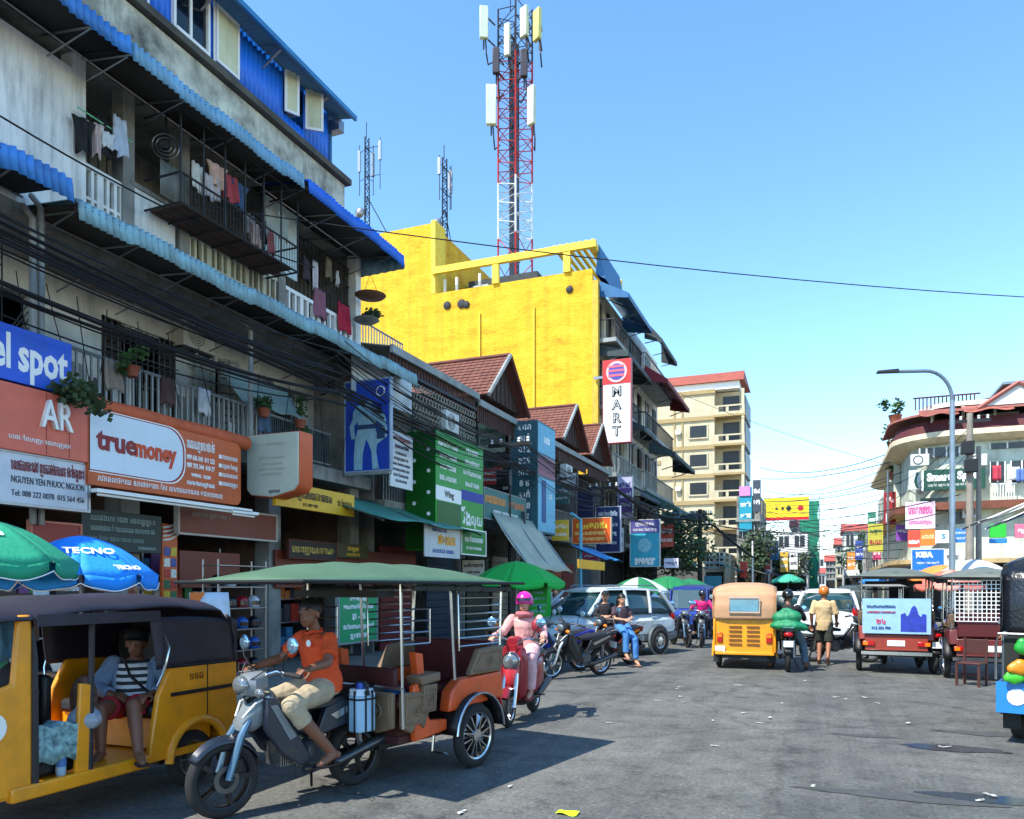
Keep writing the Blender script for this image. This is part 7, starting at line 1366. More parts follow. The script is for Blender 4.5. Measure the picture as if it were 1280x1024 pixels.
person('walker in a loose tan shirt, patterned shorts and orange helmet', (.08, 18.3, 0), math.pi - .1, J, SKIN, (206, 178, 132), (52, 56, 50), .98, .95, None, ('helmet', (196, 110, 36)), (60, 40, 34), .013, .5, 0, False, hem=.35)
J = {k: v for k, v in J.items()}; J.update({'anr': (-.1, .02, .1), 'tor': (-.1, -.12, .035), 'knr': (-.1, -.04, .5), 'knl': (.1, -.04, .5), 'anl': (.1, .02, .1), 'tol': (.1, -.12, .035), 'wrr': (-.2, -.2, 1.0)})
person('stallholder standing beneath the blue parasol', (-7.75, 6.95, .125), .8, J, SKIN, (60, 60, 66), (40, 44, 60), .9, 1.9, 'short', None, (30, 30, 30), .014, .6)
person('person in grey jeans standing beside the right-edge rickshaw', (2.75, 13.2, 0), -.4, J, SKIN, (110, 120, 130), (100, 112, 124), .9, 1.95, 'short', None, (30, 30, 34), .014, .6)
person('shopper walking past the shuttered shops behind the silver car', (-6.9, 20.5, 0), .4, J, SKINL, (190, 190, 196), (60, 70, 90), .9, 1.9, 'long', None, (60, 60, 60), .016, .6); person('shopper in a red top by the kerb parasols', (-6.3, 24.5, 0), 2.6, J, SKINL, (170, 40, 50), (40, 44, 60), .9, 1.9, 'short', None, (60, 60, 60), .016, .6)
person('pedestrian in a white shirt at the far junction', (1.6, 40, 0), 1.2, J, SKIN, (220, 222, 224), (50, 54, 70), .9, 1.9, 'short', None, (60, 60, 60), .02, .6)
J3 = {'pel': (0, .1, .8), 'che': (0, .14, 1.1), 'nek': (0, .12, 1.25), 'hed': (0, .09, 1.38)}
for s, k in ((1, 'l'), (-1, 'r')): J3.update({'sh' + k: (s * .17, .13, 1.18), 'el' + k: (s * .24, .02, .95), 'wr' + k: (s * .12, -.18, .9), 'hd' + k: (-s, -.5, .1), 'pn' + k: (0, -.4, 1), 'hp' + k: (s * .09, .05, .78), 'kn' + k: (s * .12, -.34, .8), 'an' + k: (s * .12, -.4, .44), 'to' + k: (s * .13, -.52, .39)})
person('dark figure resting inside the grille-backed tuk-tuk', (2.95, 16.5, 0), math.pi, J3, SKIND, (30, 26, 28), (50, 50, 54), .8, 1.8, 'short', None, (40, 40, 40), .015, .6)
# ------------------------------------------------------------------ pavement shops: banners, racks, goods
t = thing('roll_up_banner', 'leaning white and orange roll-up banner beside the rickshaw', 'banner', (-7.5, on_x(266, 780, -7.5)[0], .12), R(62)); w, h = .52, 1.5
MB().sheet(lambda a, b: (-w / 2 + w * a, .3 * b * b * .5 + .02 * math.sin(b * 6), h * b), 4, 10).build('sheet', mat((206, 216, 224), .5, var=.25, scale=5), t).modifiers.new('s', 'SOLIDIFY').thickness = .006
MB().prism([(-w / 2, h * .8), (-w / 2 + .2, h), (-w / 2, h)], 'y', .1, .11).build('corner_print', C(226, 110, 30), t); MB().lathe([(.13, 0), (.13, -.008)], (0, .02, h * .52), 'y', 16).build('photo_print', C(50, 46, 50), t); text('RE', C(170, 40, 40), t, (-.03, .07, h * .72), .12, bold=.004); MB().box(-.2, .2, -.012, -.004, .1, .4).build('goods_print', mat((190, 120, 90), .6, var=.7, scale=16), t)
MB().box(-w / 2 - .02, w / 2 + .02, -.08, .08, -.005, .05).build('foot', STL, t)
# pillar cladding
t, w, h = sgx('orange clad pillar with small product pictures', -9.93, (203, 222, 212, 655, 760), (206, 96, 40), [], .06, None, 'pillar_panel', 'panel')
for k in range(5):
    for j in range(2): MB().box(-w * .4 + j * w * .45, -w * .02 + j * w * .42, -.008, .01, h * (.1 + .13 * k), h * (.2 + .13 * k)).build('picture', mat(((220, 200, 60), (60, 120, 80), (200, 60, 50), (230, 230, 220), (70, 90, 160))[(k + j) % 5], .5, var=.5, scale=18), t)
for k in range(4): MB().tube([(-w * .5, -.012, h * (.8 + .05 * k)), (0, -.012, h * (.82 + .05 * k)), (w * .5, -.012, h * (.88 + .05 * k))], .018, 5).build('stripe', TWHT, t)
# helmet rack
HEL = [(20, 20, 22), (196, 198, 200), (150, 24, 30), (40, 90, 170), (34, 34, 38), (180, 182, 186), (24, 26, 30), (60, 62, 66)]
t = thing('display_rack', 'tall wire display rack of helmets in the shop behind the driver', 'rack', (-8.6, on_x(305, 780, -8.6)[0], .125), R(90)); y_ = t.location.y
m = MB()
for x in (-.55, .55): m.tube([(x, .02, 0), (x, .02, 2.0)], .014, 5); m.tube([(x, .32, 0), (x, .32, 2.0)], .014, 5)
m.build('upright', STL, t)['kind'] = 'stuff'
for k in range(6): MB().box(-.56, .56, 0, .34, .2 + .34 * k, .215 + .34 * k).build('shelf', STL, t)
HM = MB(); pr = [(.115 * math.cos(a), .12 * math.sin(a)) for a in [R(-35) + R(125) * i / 7 for i in range(8)]]; HM.lathe([(max(.001, a), b) for a, b in pr], (0, 0, 0), 'z', 14); hmesh = HM.mesh('helmet', 40)
VM = MB().sheet(lambda a, b: (.118 * math.cos(R(-60) + R(120) * a), .118 * math.sin(R(-60) + R(120) * a), .035 - .07 * b), 8, 2).mesh('visor', 40); VM.materials.append(mat((30, 34, 40), .1, spec=.9))
pos = ('top', 'second', 'third', 'fourth', 'fifth', 'lowest'); colr = random.Random(5)
for k in range(5):
    for i in range(4):
        c = colr.randrange(8); me = hmesh.copy(); me.materials.append(mat(HEL[c], .25, var=.2, coat=.4)); o = bpy.data.objects.new('helmet', me); COL.objects.link(o)
        o.location = (-8.6 + .0 - .17, y_ - .41 + .275 * i, .125 + .2 + .34 * (4 - k) + .09); tag(o, '%s helmet, %s from the door on the %s rack shelf' % (('black', 'pale grey', 'red', 'blue', 'charcoal', 'silver', 'glossy black', 'grey')[c], ('first', 'second', 'third', 'fourth')[i], pos[k]), 'helmet', 'helmets on the display rack')
        v = bpy.data.objects.new('visor', VM); COL.objects.link(v); v.parent = o
t, w, h = sgx('green price board with white rows behind the tuk-tuk', -8.2, (424, 471, 446, 740, 802), (20, 150, 92), [(khm(7, 9), 0, .86, .13, TWHT, .8, .006), (khm(8, 9), 0, .7, .12, TWHT, .8, .004), ('$1 - $5', 0, .5, .16, TWHT, .7, .006), (khm(7, 9), 0, .3, .12, TWHT, .8, .004), (khm(6, 9), 0, .12, .13, TWHT, .7, .006)], .06, LOUV)
t, w, h = sgy('tall bright green kiosk panel with white and blue lines by the silver car', 17.4, (657, 684, 724, 776), (40, 190, 60), [(khm(4, 9), 0, .85, .1, TWHT, .8, .004)] + [(khm(5, 9), .05, .68 - .15 * k, .09, C(150, 210, 240), .8, .003) for k in range(4)], .3)
MB().box(-w / 2, w / 2, .02, .28, -.95, -.002).build('foot', mat((30, 110, 60), .5), t)
sgx('white notice sheet on the far shop pier', -8.6, (682, 694, 688, 740, 760), (180, 200, 214), [], .02, None, 'notice', 'notice'); sgx('cabinet of orange wood with posters under the green parasol', -8.9, (-20, 45, 20, 745, 800), (176, 108, 56), [('&', -.2, .3, .4, C(60, 40, 30), .3, .01)], .4, mat((90, 60, 40), .7), 'shop_cabinet', 'cabinet')
sgx('pale poster board between the cabinet and the blue parasol', -8.85, (44, 62, 52, 738, 770), (190, 214, 220), [(khm(4, 9), 0, .7, .25, C(40, 60, 90), .8, .004), (khm(4, 9), 0, .35, .2, C(40, 60, 90), .8, 0)], .05); sgx('dark menu board under the blue parasol hem', -8.85, (70, 106, 90, 728, 770), (28, 32, 34), [(khm(5, 9), 0, .8, .18, TWHT, .8, .003), (khm(5, 9), 0, .5, .18, TWHT, .8, .003), (khm(4, 9), 0, .2, .16, TWHT, .6, .004)], .05)
# shelves of goods in the shops of the block
gcols = [(196, 60, 40), (230, 190, 60), (60, 130, 170), (220, 222, 216), (60, 140, 80), (140, 80, 150), (226, 130, 60), (70, 70, 76)]
def shelf(label, y, x=-10.6, n=4, wdt=1.8):
    t = thing('goods_shelf', label, 'shelf', (x, y, .125), R(90))
    for k in range(n): MB().box(-wdt / 2, wdt / 2, 0, .38, .3 + .5 * k, .325 + .5 * k).build('shelf_board', STL, t)
    for s in (-1, 1): MB().box(s * wdt / 2 - .02, s * wdt / 2 + .02, 0, .38, 0, .3 + .5 * n).build('upright', STL, t)
    r = random.Random(int(y * 10)); 
    cn = ('red', 'yellow', 'blue', 'white', 'green', 'purple', 'orange', 'dark grey'); od = ('first', 'second', 'third', 'fourth', 'fifth', 'sixth', 'seventh', 'eighth', 'ninth', 'tenth')
    for k in range(n):
        p = -wdt / 2 + .06; no = 0
        while p < wdt / 2 - .25:
            w_ = r.uniform(.14, .3); h_ = r.uniform(.16, .4); c = r.choice(gcols); o = MB().box(-w_ / 2, w_ / 2, -.12, .12, 0, h_).build('goods_box', mat(c, .5, var=.5, scale=9), None, bevel=.006); o.location = (x - .18, y + p + w_ / 2, .125 + .326 + .5 * k); o.rotation_euler = (0, 0, R(90) + r.uniform(-.1, .1)); tag(o, '%s box, %s on the %s board, %s' % (cn[gcols.index(c)], od[min(9, no)], ('lowest', 'second', 'third', 'top')[k], label.split(' holding')[0].replace('narrow shop shelf', 'shelf').replace('shop shelf', 'shelf')), 'box', 'boxes on ' + label.split(' holding')[0]); p += w_ + r.uniform(.01, .05); no += 1
shelf('shop shelf behind the blue parasol holding boxes', 7.2); shelf('shop shelf beside the orange pillar holding boxes', 10.6); shelf('shop shelf behind the helmet rack holding boxes', 13.3); shelf('narrow shop shelf at the block corner holding boxes', 14.6, -9.7, 3, 1.0)
# red-brown shop walls
for (u0, u1, lab) in ((225, 300, 'red-brown shop partition panel behind the leaning banner'), (345, 425, 'red-brown shop partition behind the front tuk-tuk'), (425, 520, 'dark maroon partition beside the green price board')):
    sgx(lab, -9.9, (u0, u1, (u0 + u1) / 2, 690, 735), (112, 44, 26), [], .06, None, 'shop_partition', 'partition')
def rowgoods():
    r = random.Random(12); cols = [(120, 40, 36), (40, 60, 80), (60, 70, 60), (150, 140, 120), (30, 34, 40), (170, 80, 40)]
    for k, y in enumerate((17.2, 19.6, 22.2, 24.2, 26.8, 29.8, 31.6, 34.2)):
        t = thing('shop_shutter', ('first', 'second', 'third', 'fourth', 'fifth', 'sixth', 'seventh', 'eighth')[k] + ' roller shutter along the low row, counted from the tall block', 'shutter', (-10.05, y, .125), R(90)); ma = mat(cols[k % 6], .6, .1, .4, 2, streak=.3); w_ = 1.7
        for j in range(13): MB().box(-w_ / 2, w_ / 2, 0 + .012 * (j % 2), .05, .02 + .2 * j, .2 + .2 * j).build('slat', ma, t)
rowgoods()
# stall tables under the parasols
for k, (x, y, c, lab) in enumerate(((-6.6, 16.4, (120, 90, 60), 'wooden stall table under the bright green parasol'), (-6.2, 21.6, (150, 140, 120), 'stall table under the striped parasol'), (-6.0, 25.2, (130, 100, 70), 'stall table in the middle of the kerb stalls'), (-7.5, 6.4, (140, 110, 80), 'stall table below the blue parasol'))):
    t = thing('stall_table', lab, 'table', (x, y, .0)); MB().box(-.4, .4, -.6, .6, .72, .76).build('table_top', mat(c, .7, var=.3), t, bevel=.006)
    for a in (-1, 1):
        for b in (-1, 1): MB().box(a * .36 - .025, a * .36 + .025, b * .55 - .025, b * .55 + .025, 0, .72).build('leg', mat(c, .7, var=.3), t)
    rr = random.Random(k)
    for q in range(5): o = MB().lathe([(.01, 0), (.1, .01), (.13, .1), (.12, .12)], n=12).build('basin', mat(rr.choice(gcols), .5, var=.2), None); o.location = (x - .22 + .22 * (q % 3), y - .4 + .2 * q, .762); tag(o, ('first', 'second', 'third', 'fourth', 'last')[q] + ' round goods basin on the ' + lab, 'basin', 'basins on the ' + lab)
# ------------------------------------------------------------------ upper-floor clutter on the block
def cloth(label, X, u, v, w, h, col, seed, ang=90, cat='garment', kind='towel'):
    y, z = on_x(u, v, X); r = random.Random(seed); a, b = r.uniform(0, 6), r.uniform(4, 9); ma = mat(col, .85, var=.3, scale=8)
    def f(p, q):
        x = -w / 2 + w * p
        if kind == 'shirt' and q > .7: x *= 1.0 + .55 * (q - .7) / .3
        return (x, .03 * math.sin(p * b + a) * (1.3 - q) + .02 * math.sin(p * 17 + q * 3), h * q - .03 * math.sin(p * 9 + a) * (1 - q))
    m = MB().sheet(f, 10, 8); o = m.build('garment', ma); o.modifiers.new('s', 'SOLIDIFY').thickness = .006; o.location = (X, y, z); o.rotation_euler = (0, 0, R(ang)); tag(o, label, cat)
cloth('dark shirt at the near end of the upper washing line', -9.85, 105, 192, .22, .5, (30, 30, 34), 1, 75, kind='shirt'); cloth('pale shirt on the upper washing line', -9.85, 119, 195, .16, .48, (196, 176, 170), 2, 60, kind='shirt'); cloth('black trousers hanging in the middle of the upper washing line', -9.85, 131, 196, .26, .55, (24, 24, 28), 3); cloth('white shirt low on the upper washing line', -9.8, 135, 186, .16, .24, (210, 216, 220), 4, kind='shirt'); cloth('long white sheet at the far end of the upper washing line', -9.8, 150, 194, .24, .56, (190, 204, 222), 5)
m = MB().tube([(0, 0, 0), (0, .95, 0)], .012, 5); y, z = on_x(97, 134, -9.85); one(m, 'washing_rail', mat((120, 200, 150), .5), 'green washing rail under the top awning', 'rail', None, (-9.85, y, z))
for k, (u, v, c, lab) in enumerate(((265, 250, (190, 180, 176), 'pale bundle of washing in the iron cage'), (272, 236, (206, 170, 150), 'peach cloth hung high in the iron cage'), (312, 296, (130, 120, 116), 'grey cloth at the middle of the iron cage'), (322, 310, (176, 150, 140), 'dusty pink cloth low in the iron cage'), (340, 318, (150, 80, 80), 'faded red cloth at the far end of the iron cage'), (330, 300, (60, 60, 64), 'black cloth behind the pink one in the cage'))): cloth(lab, -9.4, u, v, .28, .4, c, 10 + k, 70 + 10 * k, kind='shirt' if k % 2 else 'towel')
cloth('white garment hung in the far upper doorway', -10.0, 394, 362, .18, .6, (210, 206, 214), 20); cloth('mauve towel over the white balustrade', -9.97, 401, 398, .42, .6, (140, 90, 108), 21); cloth('crimson towel over the far end of the white balustrade', -9.96, 430, 414, .46, .6, (176, 30, 60), 22); cloth('small white cloth on the last upper line', -9.9, 422, 356, .1, .3, (206, 206, 206), 23)
t = thing('satellite_dish', 'brown round dish hanging at the end of the block', 'dish', (-9.55, on_x(463, 368, -9.55)[0], on_x(463, 372, -9.55)[1])); MB().lathe([(.02, -.02), (.3, .0), (.36, .05), (.33, .06), (.02, .05)], n=20).build('dish', mat((120, 84, 60), .7, var=.4), t); MB().tube([(-.2, 0, .05), (0, 0, .55), (.2, 0, .05)], .008, 4).build('hanger', DKM, t)
y, z = on_x(458, 398, -9.6); t = thing('hanging_planter', 'dark trailing plant in a shelf planter below the hanging dish', 'plant', (-9.6, y, z - .1)); MB().lathe([(.2, 0), (.3, .06), (.28, .08)], n=14).build('pot', PLASD, t); leafmass(0, 0, .2, .26, .2, 240, .1, 3).build('foliage', LEAFD, t, smooth=None)
y, z = on_x(92, 490, -9.05); t = thing('creeper_plant', 'dark dry creeper spilling over the salmon sign corner', 'plant', (-9.05, y, z)); leafmass(0, 0, 0, .3, .3, 420, .09, 4).build('foliage', LEAFD, t, smooth=None)
t = thing('wall_fan', 'old metal fan guard hanging under the top awning', 'fan', (-9.7, on_x(207, 183, -9.7)[0], on_x(207, 183, -9.7)[1]), R(40)); m = MB()
for r in (.2, .14, .08): m.torus((0, 0, 0), 'y', r, .008, 18, 4)
m.build('guard', STL, t)['kind'] = 'stuff'; MB().lathe([(.06, -.05), (.06, .08)], axis='y', n=10).build('hub', DKM, t); MB().tube([(0, .05, 0), (0, .05, .55)], .015, 5).build('stem', DKM, t)
def acunit(label, X, u, v, ang=90):
    y, z = on_x(u, v, X); t = thing('air_conditioner', label, 'air conditioner', (X, y, z), R(ang)); MB().box(-.4, .4, 0, .28, -.27, .27).build('casing', mat((200, 202, 196), .5, var=.25, streak=.3), t, bevel=.015); m = MB(); [m.torus((-.08, -.005, 0), 'y', .06 + .05 * k, .006, 16, 4) for k in range(4)]; m.build('fan_guard', DKM, t)['kind'] = 'stuff'; MB().box(-.38, .38, .05, .3, -.31, -.275).build('bracket', DKM, t)
acunit('condenser unit behind the railing under the lower awning', -10.9, 250, 420); acunit('condenser unit on the low row shop by the pierced screen', -9.3, 566, 528); acunit('condenser unit beside the middle gable shop', -9.3, 712, 590)
m = MB()
for s in range(3): m.tube([(0, .0, .08 * s), (.35, 0, .08 * s + .1)], .02, 5)
one(m, 'cable_bracket', DKM, 'iron bracket carrying the cable tangle on the block front', 'bracket', None, (-8.95, 12.4, 5.4)); 
# ------------------------------------------------------------------ things carried in and on the vehicles
t = thing('water_container', 'white and blue water container strapped behind the driver', 'container', tuple(Matrix.Translation((-3.86, 5.01, 0)) @ Matrix.Rotation(-.305, 4, 'Z') @ Vector((.2, .5, .5))), -.305); WB = mat((150, 190, 216), .35, var=.2)
q = [(-.09, -.06), (-.06, -.1), (.06, -.1), (.09, -.06), (.09, .06), (.06, .1), (-.06, .1), (-.09, .06)]; MB().prism(q, 'z', 0, .3).build('body', WB, t, bevel=.01); MB().loft([[V3(a, b, .3) for a, b in q], [V3(a * .8, b * .8, .35) for a, b in q]]).build('shoulder', mat((206, 220, 230), .35), t); MB().lathe([(.04, .35), (.04, .39), (.035, .4)], n=12).build('cap', C(40, 80, 170), t)
for a, b in ((-.04, -.1), (.04, -.1), (.093, -.03), (.093, .04)): MB().box(a - .008, a + .008, b - .006, b + .006, .0, .34).build('strap', BLK, t)
MB().tube([(x * 1.06, y * 1.06, .27) for x, y in q + q[:1]], .008, 5).build('strap', BLK, t); MB().tube([(-.09, 0, .3), (-.05, 0, .4), (.05, 0, .4), (.09, 0, .3)], .018, 6).build('handle', BLK, t)
AO = Vector((-5.5, 5.04, 0))
m = MB().sph((0, 0, 0), .2, 14, 10, (.9, .6, 1.2)); m.sph((0, -.1, -.06), .13, 12, 8, (1, .6, .9)); o = one(m, 'backpack', mat((24, 26, 28), .7, var=.3, bump=.2), 'black backpack standing on the rickshaw driver seat', 'bag', None, tuple(AO + V3(.18, -1.28, .92))); remod(o, .02, 3)
m = MB().sph((0, 0, 0), .12, 12, 8, (1, .9, .8)); m.cyl((0, 0, .05), (0, 0, .24), .07, .015, 10); o = one(m, 'carrier_bag', mat((160, 170, 180), .25, var=.5, scale=9), 'silvery plastic carrier bag hung at the rickshaw doorway', 'bag', None, tuple(AO + V3(.52, -1.0, .72))); remod(o, .015, 2)
m = MB().sheet(lambda a, b: (.44 + .16 * min(1, b * 2) , -1.44 + .34 * a, .73 + .02 * math.sin(a * 12) - .25 * max(0, b - .5) * 2), 8, 6); o = one(m, 'patterned_cloth', mat((150, 190, 190), .85, var=.9, scale=22, dirt=(40, 70, 80)), 'teal patterned cloth over the rickshaw front seat', 'cloth', None, tuple(AO)); o.modifiers.new('s', 'SOLIDIFY').thickness = .01
m = MB().box(.3, .52, -1.46, -1.06, .37, .7); one(m, 'dark_suitcase', mat((26, 27, 30), .5, var=.3), 'dark box case standing on the rickshaw floor', 'case', None, tuple(AO), bevel=.03)
t = thing('water_bottle', 'clear water bottle by the rickshaw sill', 'bottle', tuple(AO + V3(.56, -1.22, .37))); MB().lathe([(.03, 0), (.034, .02), (.034, .15), (.013, .2), (.013, .22)], n=12).build('bottle', mat((150, 180, 200), .1, spec=.8), t); MB().lathe([(.035, .06), (.035, .12)], n=12).build('bottle_label', C(60, 110, 170), t)
m = MB().sheet(lambda a, b: (.02 * math.sin(a * 12), .3 * a, -.32 * b - .02 * math.sin(a * 9)), 8, 6); one(m, 'hanging_cloth', mat((90, 150, 190), .8, var=.5, scale=14), 'light blue cloth hanging inside the rickshaw', 'cloth', None, tuple(AO + V3(-.3, -1.1, 1.45))).modifiers.new('s', 'SOLIDIFY').thickness = .008
m = MB().sph((0, 0, 0), .14, 12, 8, (.7, .7, 1.3)); o = one(m, 'patterned_bag', mat((120, 90, 76), .8, var=.9, scale=24, dirt=(20, 18, 20)), 'brown patterned shoulder bag beside the passenger', 'bag', None, tuple(AO + V3(.34, -.86, .84))); remod(o, .015, 2)
TM = Matrix.Translation((-3.6, 6.68, 0)) @ Matrix.Rotation(-.2, 4, 'Z')
for k, (x, y, w_, d_, h_, c, lab) in enumerate(((.2, -.78, .34, .2, .1, (40, 90, 140), 'blue folded bag on the front bench of the tuk-tuk'), (.1, -.7, .12, .1, .05, (220, 226, 230), 'white folded cloth on the front tuk-tuk bench'), (-.2, -.76, .2, .18, .08, (150, 60, 40), 'rust-red folded mat on the front tuk-tuk bench'))):
    m = MB().loft([sect(-d_ / 2, 0, h_ * .7, w_ / 2, w_ / 2.4), sect(0, 0, h_, w_ / 2, w_ / 2.2), sect(d_ / 2, 0, h_ * .6, w_ / 2, w_ / 2.4)]); one(m, 'folded_bag', mat(c, .7, var=.3, scale=8), lab, 'bag', None, tuple(TM @ V3(x, y, .735)), .3 * k)
t = thing('wooden_chair', 'brown wooden chair standing behind the grille tuk-tuk', 'chair', (2.42, 15.2, 0), -.5); t.scale = (.86, .86, .86); WC = mat((78, 40, 34), .55, var=.3, scale=5, streak=.3)
MB().box(-.22, .22, -.22, .22, .43, .47).build('seat', WC, t, bevel=.01); MB().box(-.2, .2, .2, .235, .62, .92).build('backrest', WC, t, bevel=.01)
for a in (-.2, .2):
    for b in (-.2, .2): MB().box(a - .022, a + .022, b - .022, b + .022, 0, .43 if b < 0 else .94).build('leg', WC, t)
MB().box(-.18, .18, -.015, .015, .2, .24).build('stretcher', WC, t)
# ------------------------------------------------------------------ packed far street: more houses, signs, canopies, traffic
for k, (x0, x1, y0, y1, h, ma, lab, rf) in enumerate(((-8.2, -6.7, 60, 67.5, 4.4, CREAM, 'low cream shop tucked against the beige block', None), (-3.4, -1.9, 104, 111, 9.5, WHT, 'narrow white house behind the billboard building', RROOF), (2.2, 4.4, 122, 132, 8.0, CREAM, 'cream house closing the right side far off', RROOF), (4.0, 5.0, 70, 77, 6.0, PLASD, 'grey lean-to shop in the far right row', None), (-2.4, -.6, 140, 150, 7.5, PLAS, 'grey-white block far behind the netted building', None), (1.0, 3.2, 150, 158, 6.5, PLASD, 'dark roofed house near the end of the street', RROOF))):
    simple_building(lab, 'building', x0, x1, y0, y1, h, ma, 2, 3, 60 + k, rf)
fs = [(940, 640, 690, 70, (214, 214, 210), 'white upright sign low in front of the grey shophouse'), (946, 600, 640, 66, (60, 70, 80), 'dark upright sign high on the grey shophouse'), (958, 690, 712, 72, (206, 70, 50), 'small red sign under the billboard building'), (968, 676, 700, 75, (40, 110, 160), 'small blue sign beside the slim white pole'), (980, 690, 715, 80, (220, 180, 60), 'small amber sign before the white building'), (992, 686, 712, 82, (230, 230, 226), 'small white sign before the green netting'), (1090, 640, 668, 64, (60, 150, 120), 'green upright sign in the far right row'), (1096, 672, 700, 58, (200, 70, 120), 'rose sign low on the thin cream house'), (1074, 676, 700, 84, (60, 90, 170), 'blue sign on the third far right house'), (1064, 690, 712, 95, (230, 150, 60), 'orange sign at the last far right house')]
for u, v0, v1, Y, c, lab in fs: sgy(lab, Y, (u - 5, u + 5, v0, v1), c, [(khm(2, 9), 0, .65, .2, TWHT if sum(c) < 500 else TBLK, .8, .01), (khm(2, 9), 0, .3, .2, TWHT if sum(c) < 500 else TBLK, .8, .01)], .12)
for k, (x0, z0, x1, z1, y0, y1, c, lab) in enumerate(((-7.0, 3.6, -5.2, 2.9, 56, 60, (60, 120, 110), 'teal canopy in front of the beige block shops'), (-5.6, 3.4, -4.0, 2.8, 62, 67, (150, 150, 140), 'grey canopy before the low cream shop'), (-4.7, 3.4, -3.2, 2.7, 69, 75, (40, 90, 150), 'blue canopy before the grey shophouse'), (-4.4, 3.2, -2.8, 2.6, 78, 84, (170, 60, 50), 'red canopy before the weathered low house'), (4.4, 3.3, 2.8, 2.7, 62, 67, (190, 190, 180), 'pale canopy on the thin cream house'), (4.5, 3.3, 2.9, 2.7, 69, 76, (60, 130, 90), 'green canopy in the far right row'), (4.6, 3.2, 3.0, 2.6, 80, 90, (200, 120, 60), 'orange canopy farther along the far right row'))): tarp(lab, x0, z0, x1, z1, y0, y1, c, .1)
# clutter on the corner building front
for k, (u, v, lab) in enumerate(((1222, 575, 'condenser unit beside the Smart Spot sign'), (1150, 575, 'condenser unit above the white end panel'), (1215, 640, 'condenser unit under the corner building ledge'))):
    x, z = on_y(u, v, CYF - .35); t = thing('air_conditioner', lab, 'air conditioner', (x, CYF - .35, z)); MB().box(-.4, .4, 0, .3, -.28, .28).build('casing', mat((206, 208, 202), .5, var=.25, streak=.3), t, bevel=.02); MB().torus((-.08, -.005, 0), 'y', .2, .02, 16, 4).build('fan_guard', DKM, t)
for k, (u, v, w_, h_, c, lab) in enumerate(((1246, 590, .35, .7, (190, 60, 80), 'red washing on the corner building balcony'), (1268, 592, .4, .6, (220, 224, 228), 'white washing on the corner building balcony'), (1275, 594, .3, .6, (90, 120, 180), 'blue washing on the corner building balcony'))):
    x, z = on_y(u, v, CYF - .4); m = MB().sheet(lambda a, b: (-w_ / 2 + w_ * a, .04 * math.sin(a * 9 + k), -h_ + h_ * b), 8, 5); o = m.build('garment', mat(c, .85, var=.3, scale=6)); o.modifiers.new('s', 'SOLIDIFY').thickness = .008; o.location = (x, CYF - .4, z + .3); tag(o, lab, 'garment')
for k, (xa, xb, z0, c) in enumerate(((4.4, 6.0, 9.75, (150, 84, 70)), (6.2, 8.2, 9.8, (176, 100, 84)), (10.2, 13.5, 9.7, (140, 76, 64)))):
    m = MB().sheet(lambda a, b: (xa - CX + (xb - xa) * a, -.2 - 1.0 * b, z0 + .5 - .45 * b - .06 * math.sin(a * 9) * b), 10, 4); m.build('canvas_awning', mat(c, .8, var=.4, scale=3, streak=.3), K).modifiers.new('s', 'SOLIDIFY').thickness = .02
for k in range(7): MB().box(-.06 + .0, .06, -.06, .06, 9.1, 10.3).build('veranda_post', MINT, K).location = (.8 + 1.3 * k, -.2, 0)
# more traffic and kerb life
moto('far motorbike beside the second white car', (-2.4, 29.5, 0), math.pi, (60, 30, 30), (40, 40, 44), 'wave', None, False); moto('motorbike parked by the dark utility pole', (-5.6, 36, 0), .8, (30, 34, 50), (70, 74, 80), 'wave', None, False); moto('motorbike parked under the dark green parasol', (-5.0, 31, 0), 1.0, (30, 30, 30), (120, 40, 40), 'wave', None, False); moto('black motorbike parked at the right-hand kerb before the corner building', (2.5, 27, 0), 2.2, (20, 20, 24), (60, 60, 64), 'wave', None, False); moto('blue motorbike parked near the street lamp', (3.2, 25, 0), 1.9, (30, 50, 120), (60, 60, 64), 'wave', None, False)
TK = remork('far tuk-tuk with a pale roof waiting past the white cars', (2.0, 29, 0), math.pi, (150, 60, 40), (110, 86, 66), (150, 150, 140), detail=False); car('grey car far down the street', (-.6, 48, 0), math.pi, (150, 156, 160), 4.4, .88, 1.5, 'grey_car', (120, 124, 126)); car('dark car beyond the junction on the right', (1.2, 56, 0), 0, (40, 44, 50), 4.4, .88, 1.5, 'dark_car', (36, 38, 40))
umbrella('orange parasol at the right kerb before the corner building', 4.0, 31, 2.5, 1.1, (226, 140, 60), None, .45, None, .004); umbrella('blue parasol at the far right kerb', 3.2, 50, 2.5, 1.1, (50, 120, 190), None, .45, None, .004); umbrella('white parasol beside the market tarps', 4.6, 28.5, 2.6, 1.1, (220, 222, 220), None, .45, None, .004)
for k in range(12): cable((-4.8 + .15 * k, 70 - 2 * k, 9.4 - .35 * k), (4.1, 48 + 3 * k, 8.6 - .42 * k), rnd.uniform(.3, .9), .022, 'fine wire in the web over the far street', 'fine wires over the far street', CABG)
for k in range(6): cable((5.3, 34, 7.8 - .3 * k), (3.4 + .1 * k, 46 + 4 * k, 7.2 - .5 * k), .4, .016, 'dark wire along the right-hand poles', 'wires along the right-hand poles', CAB)
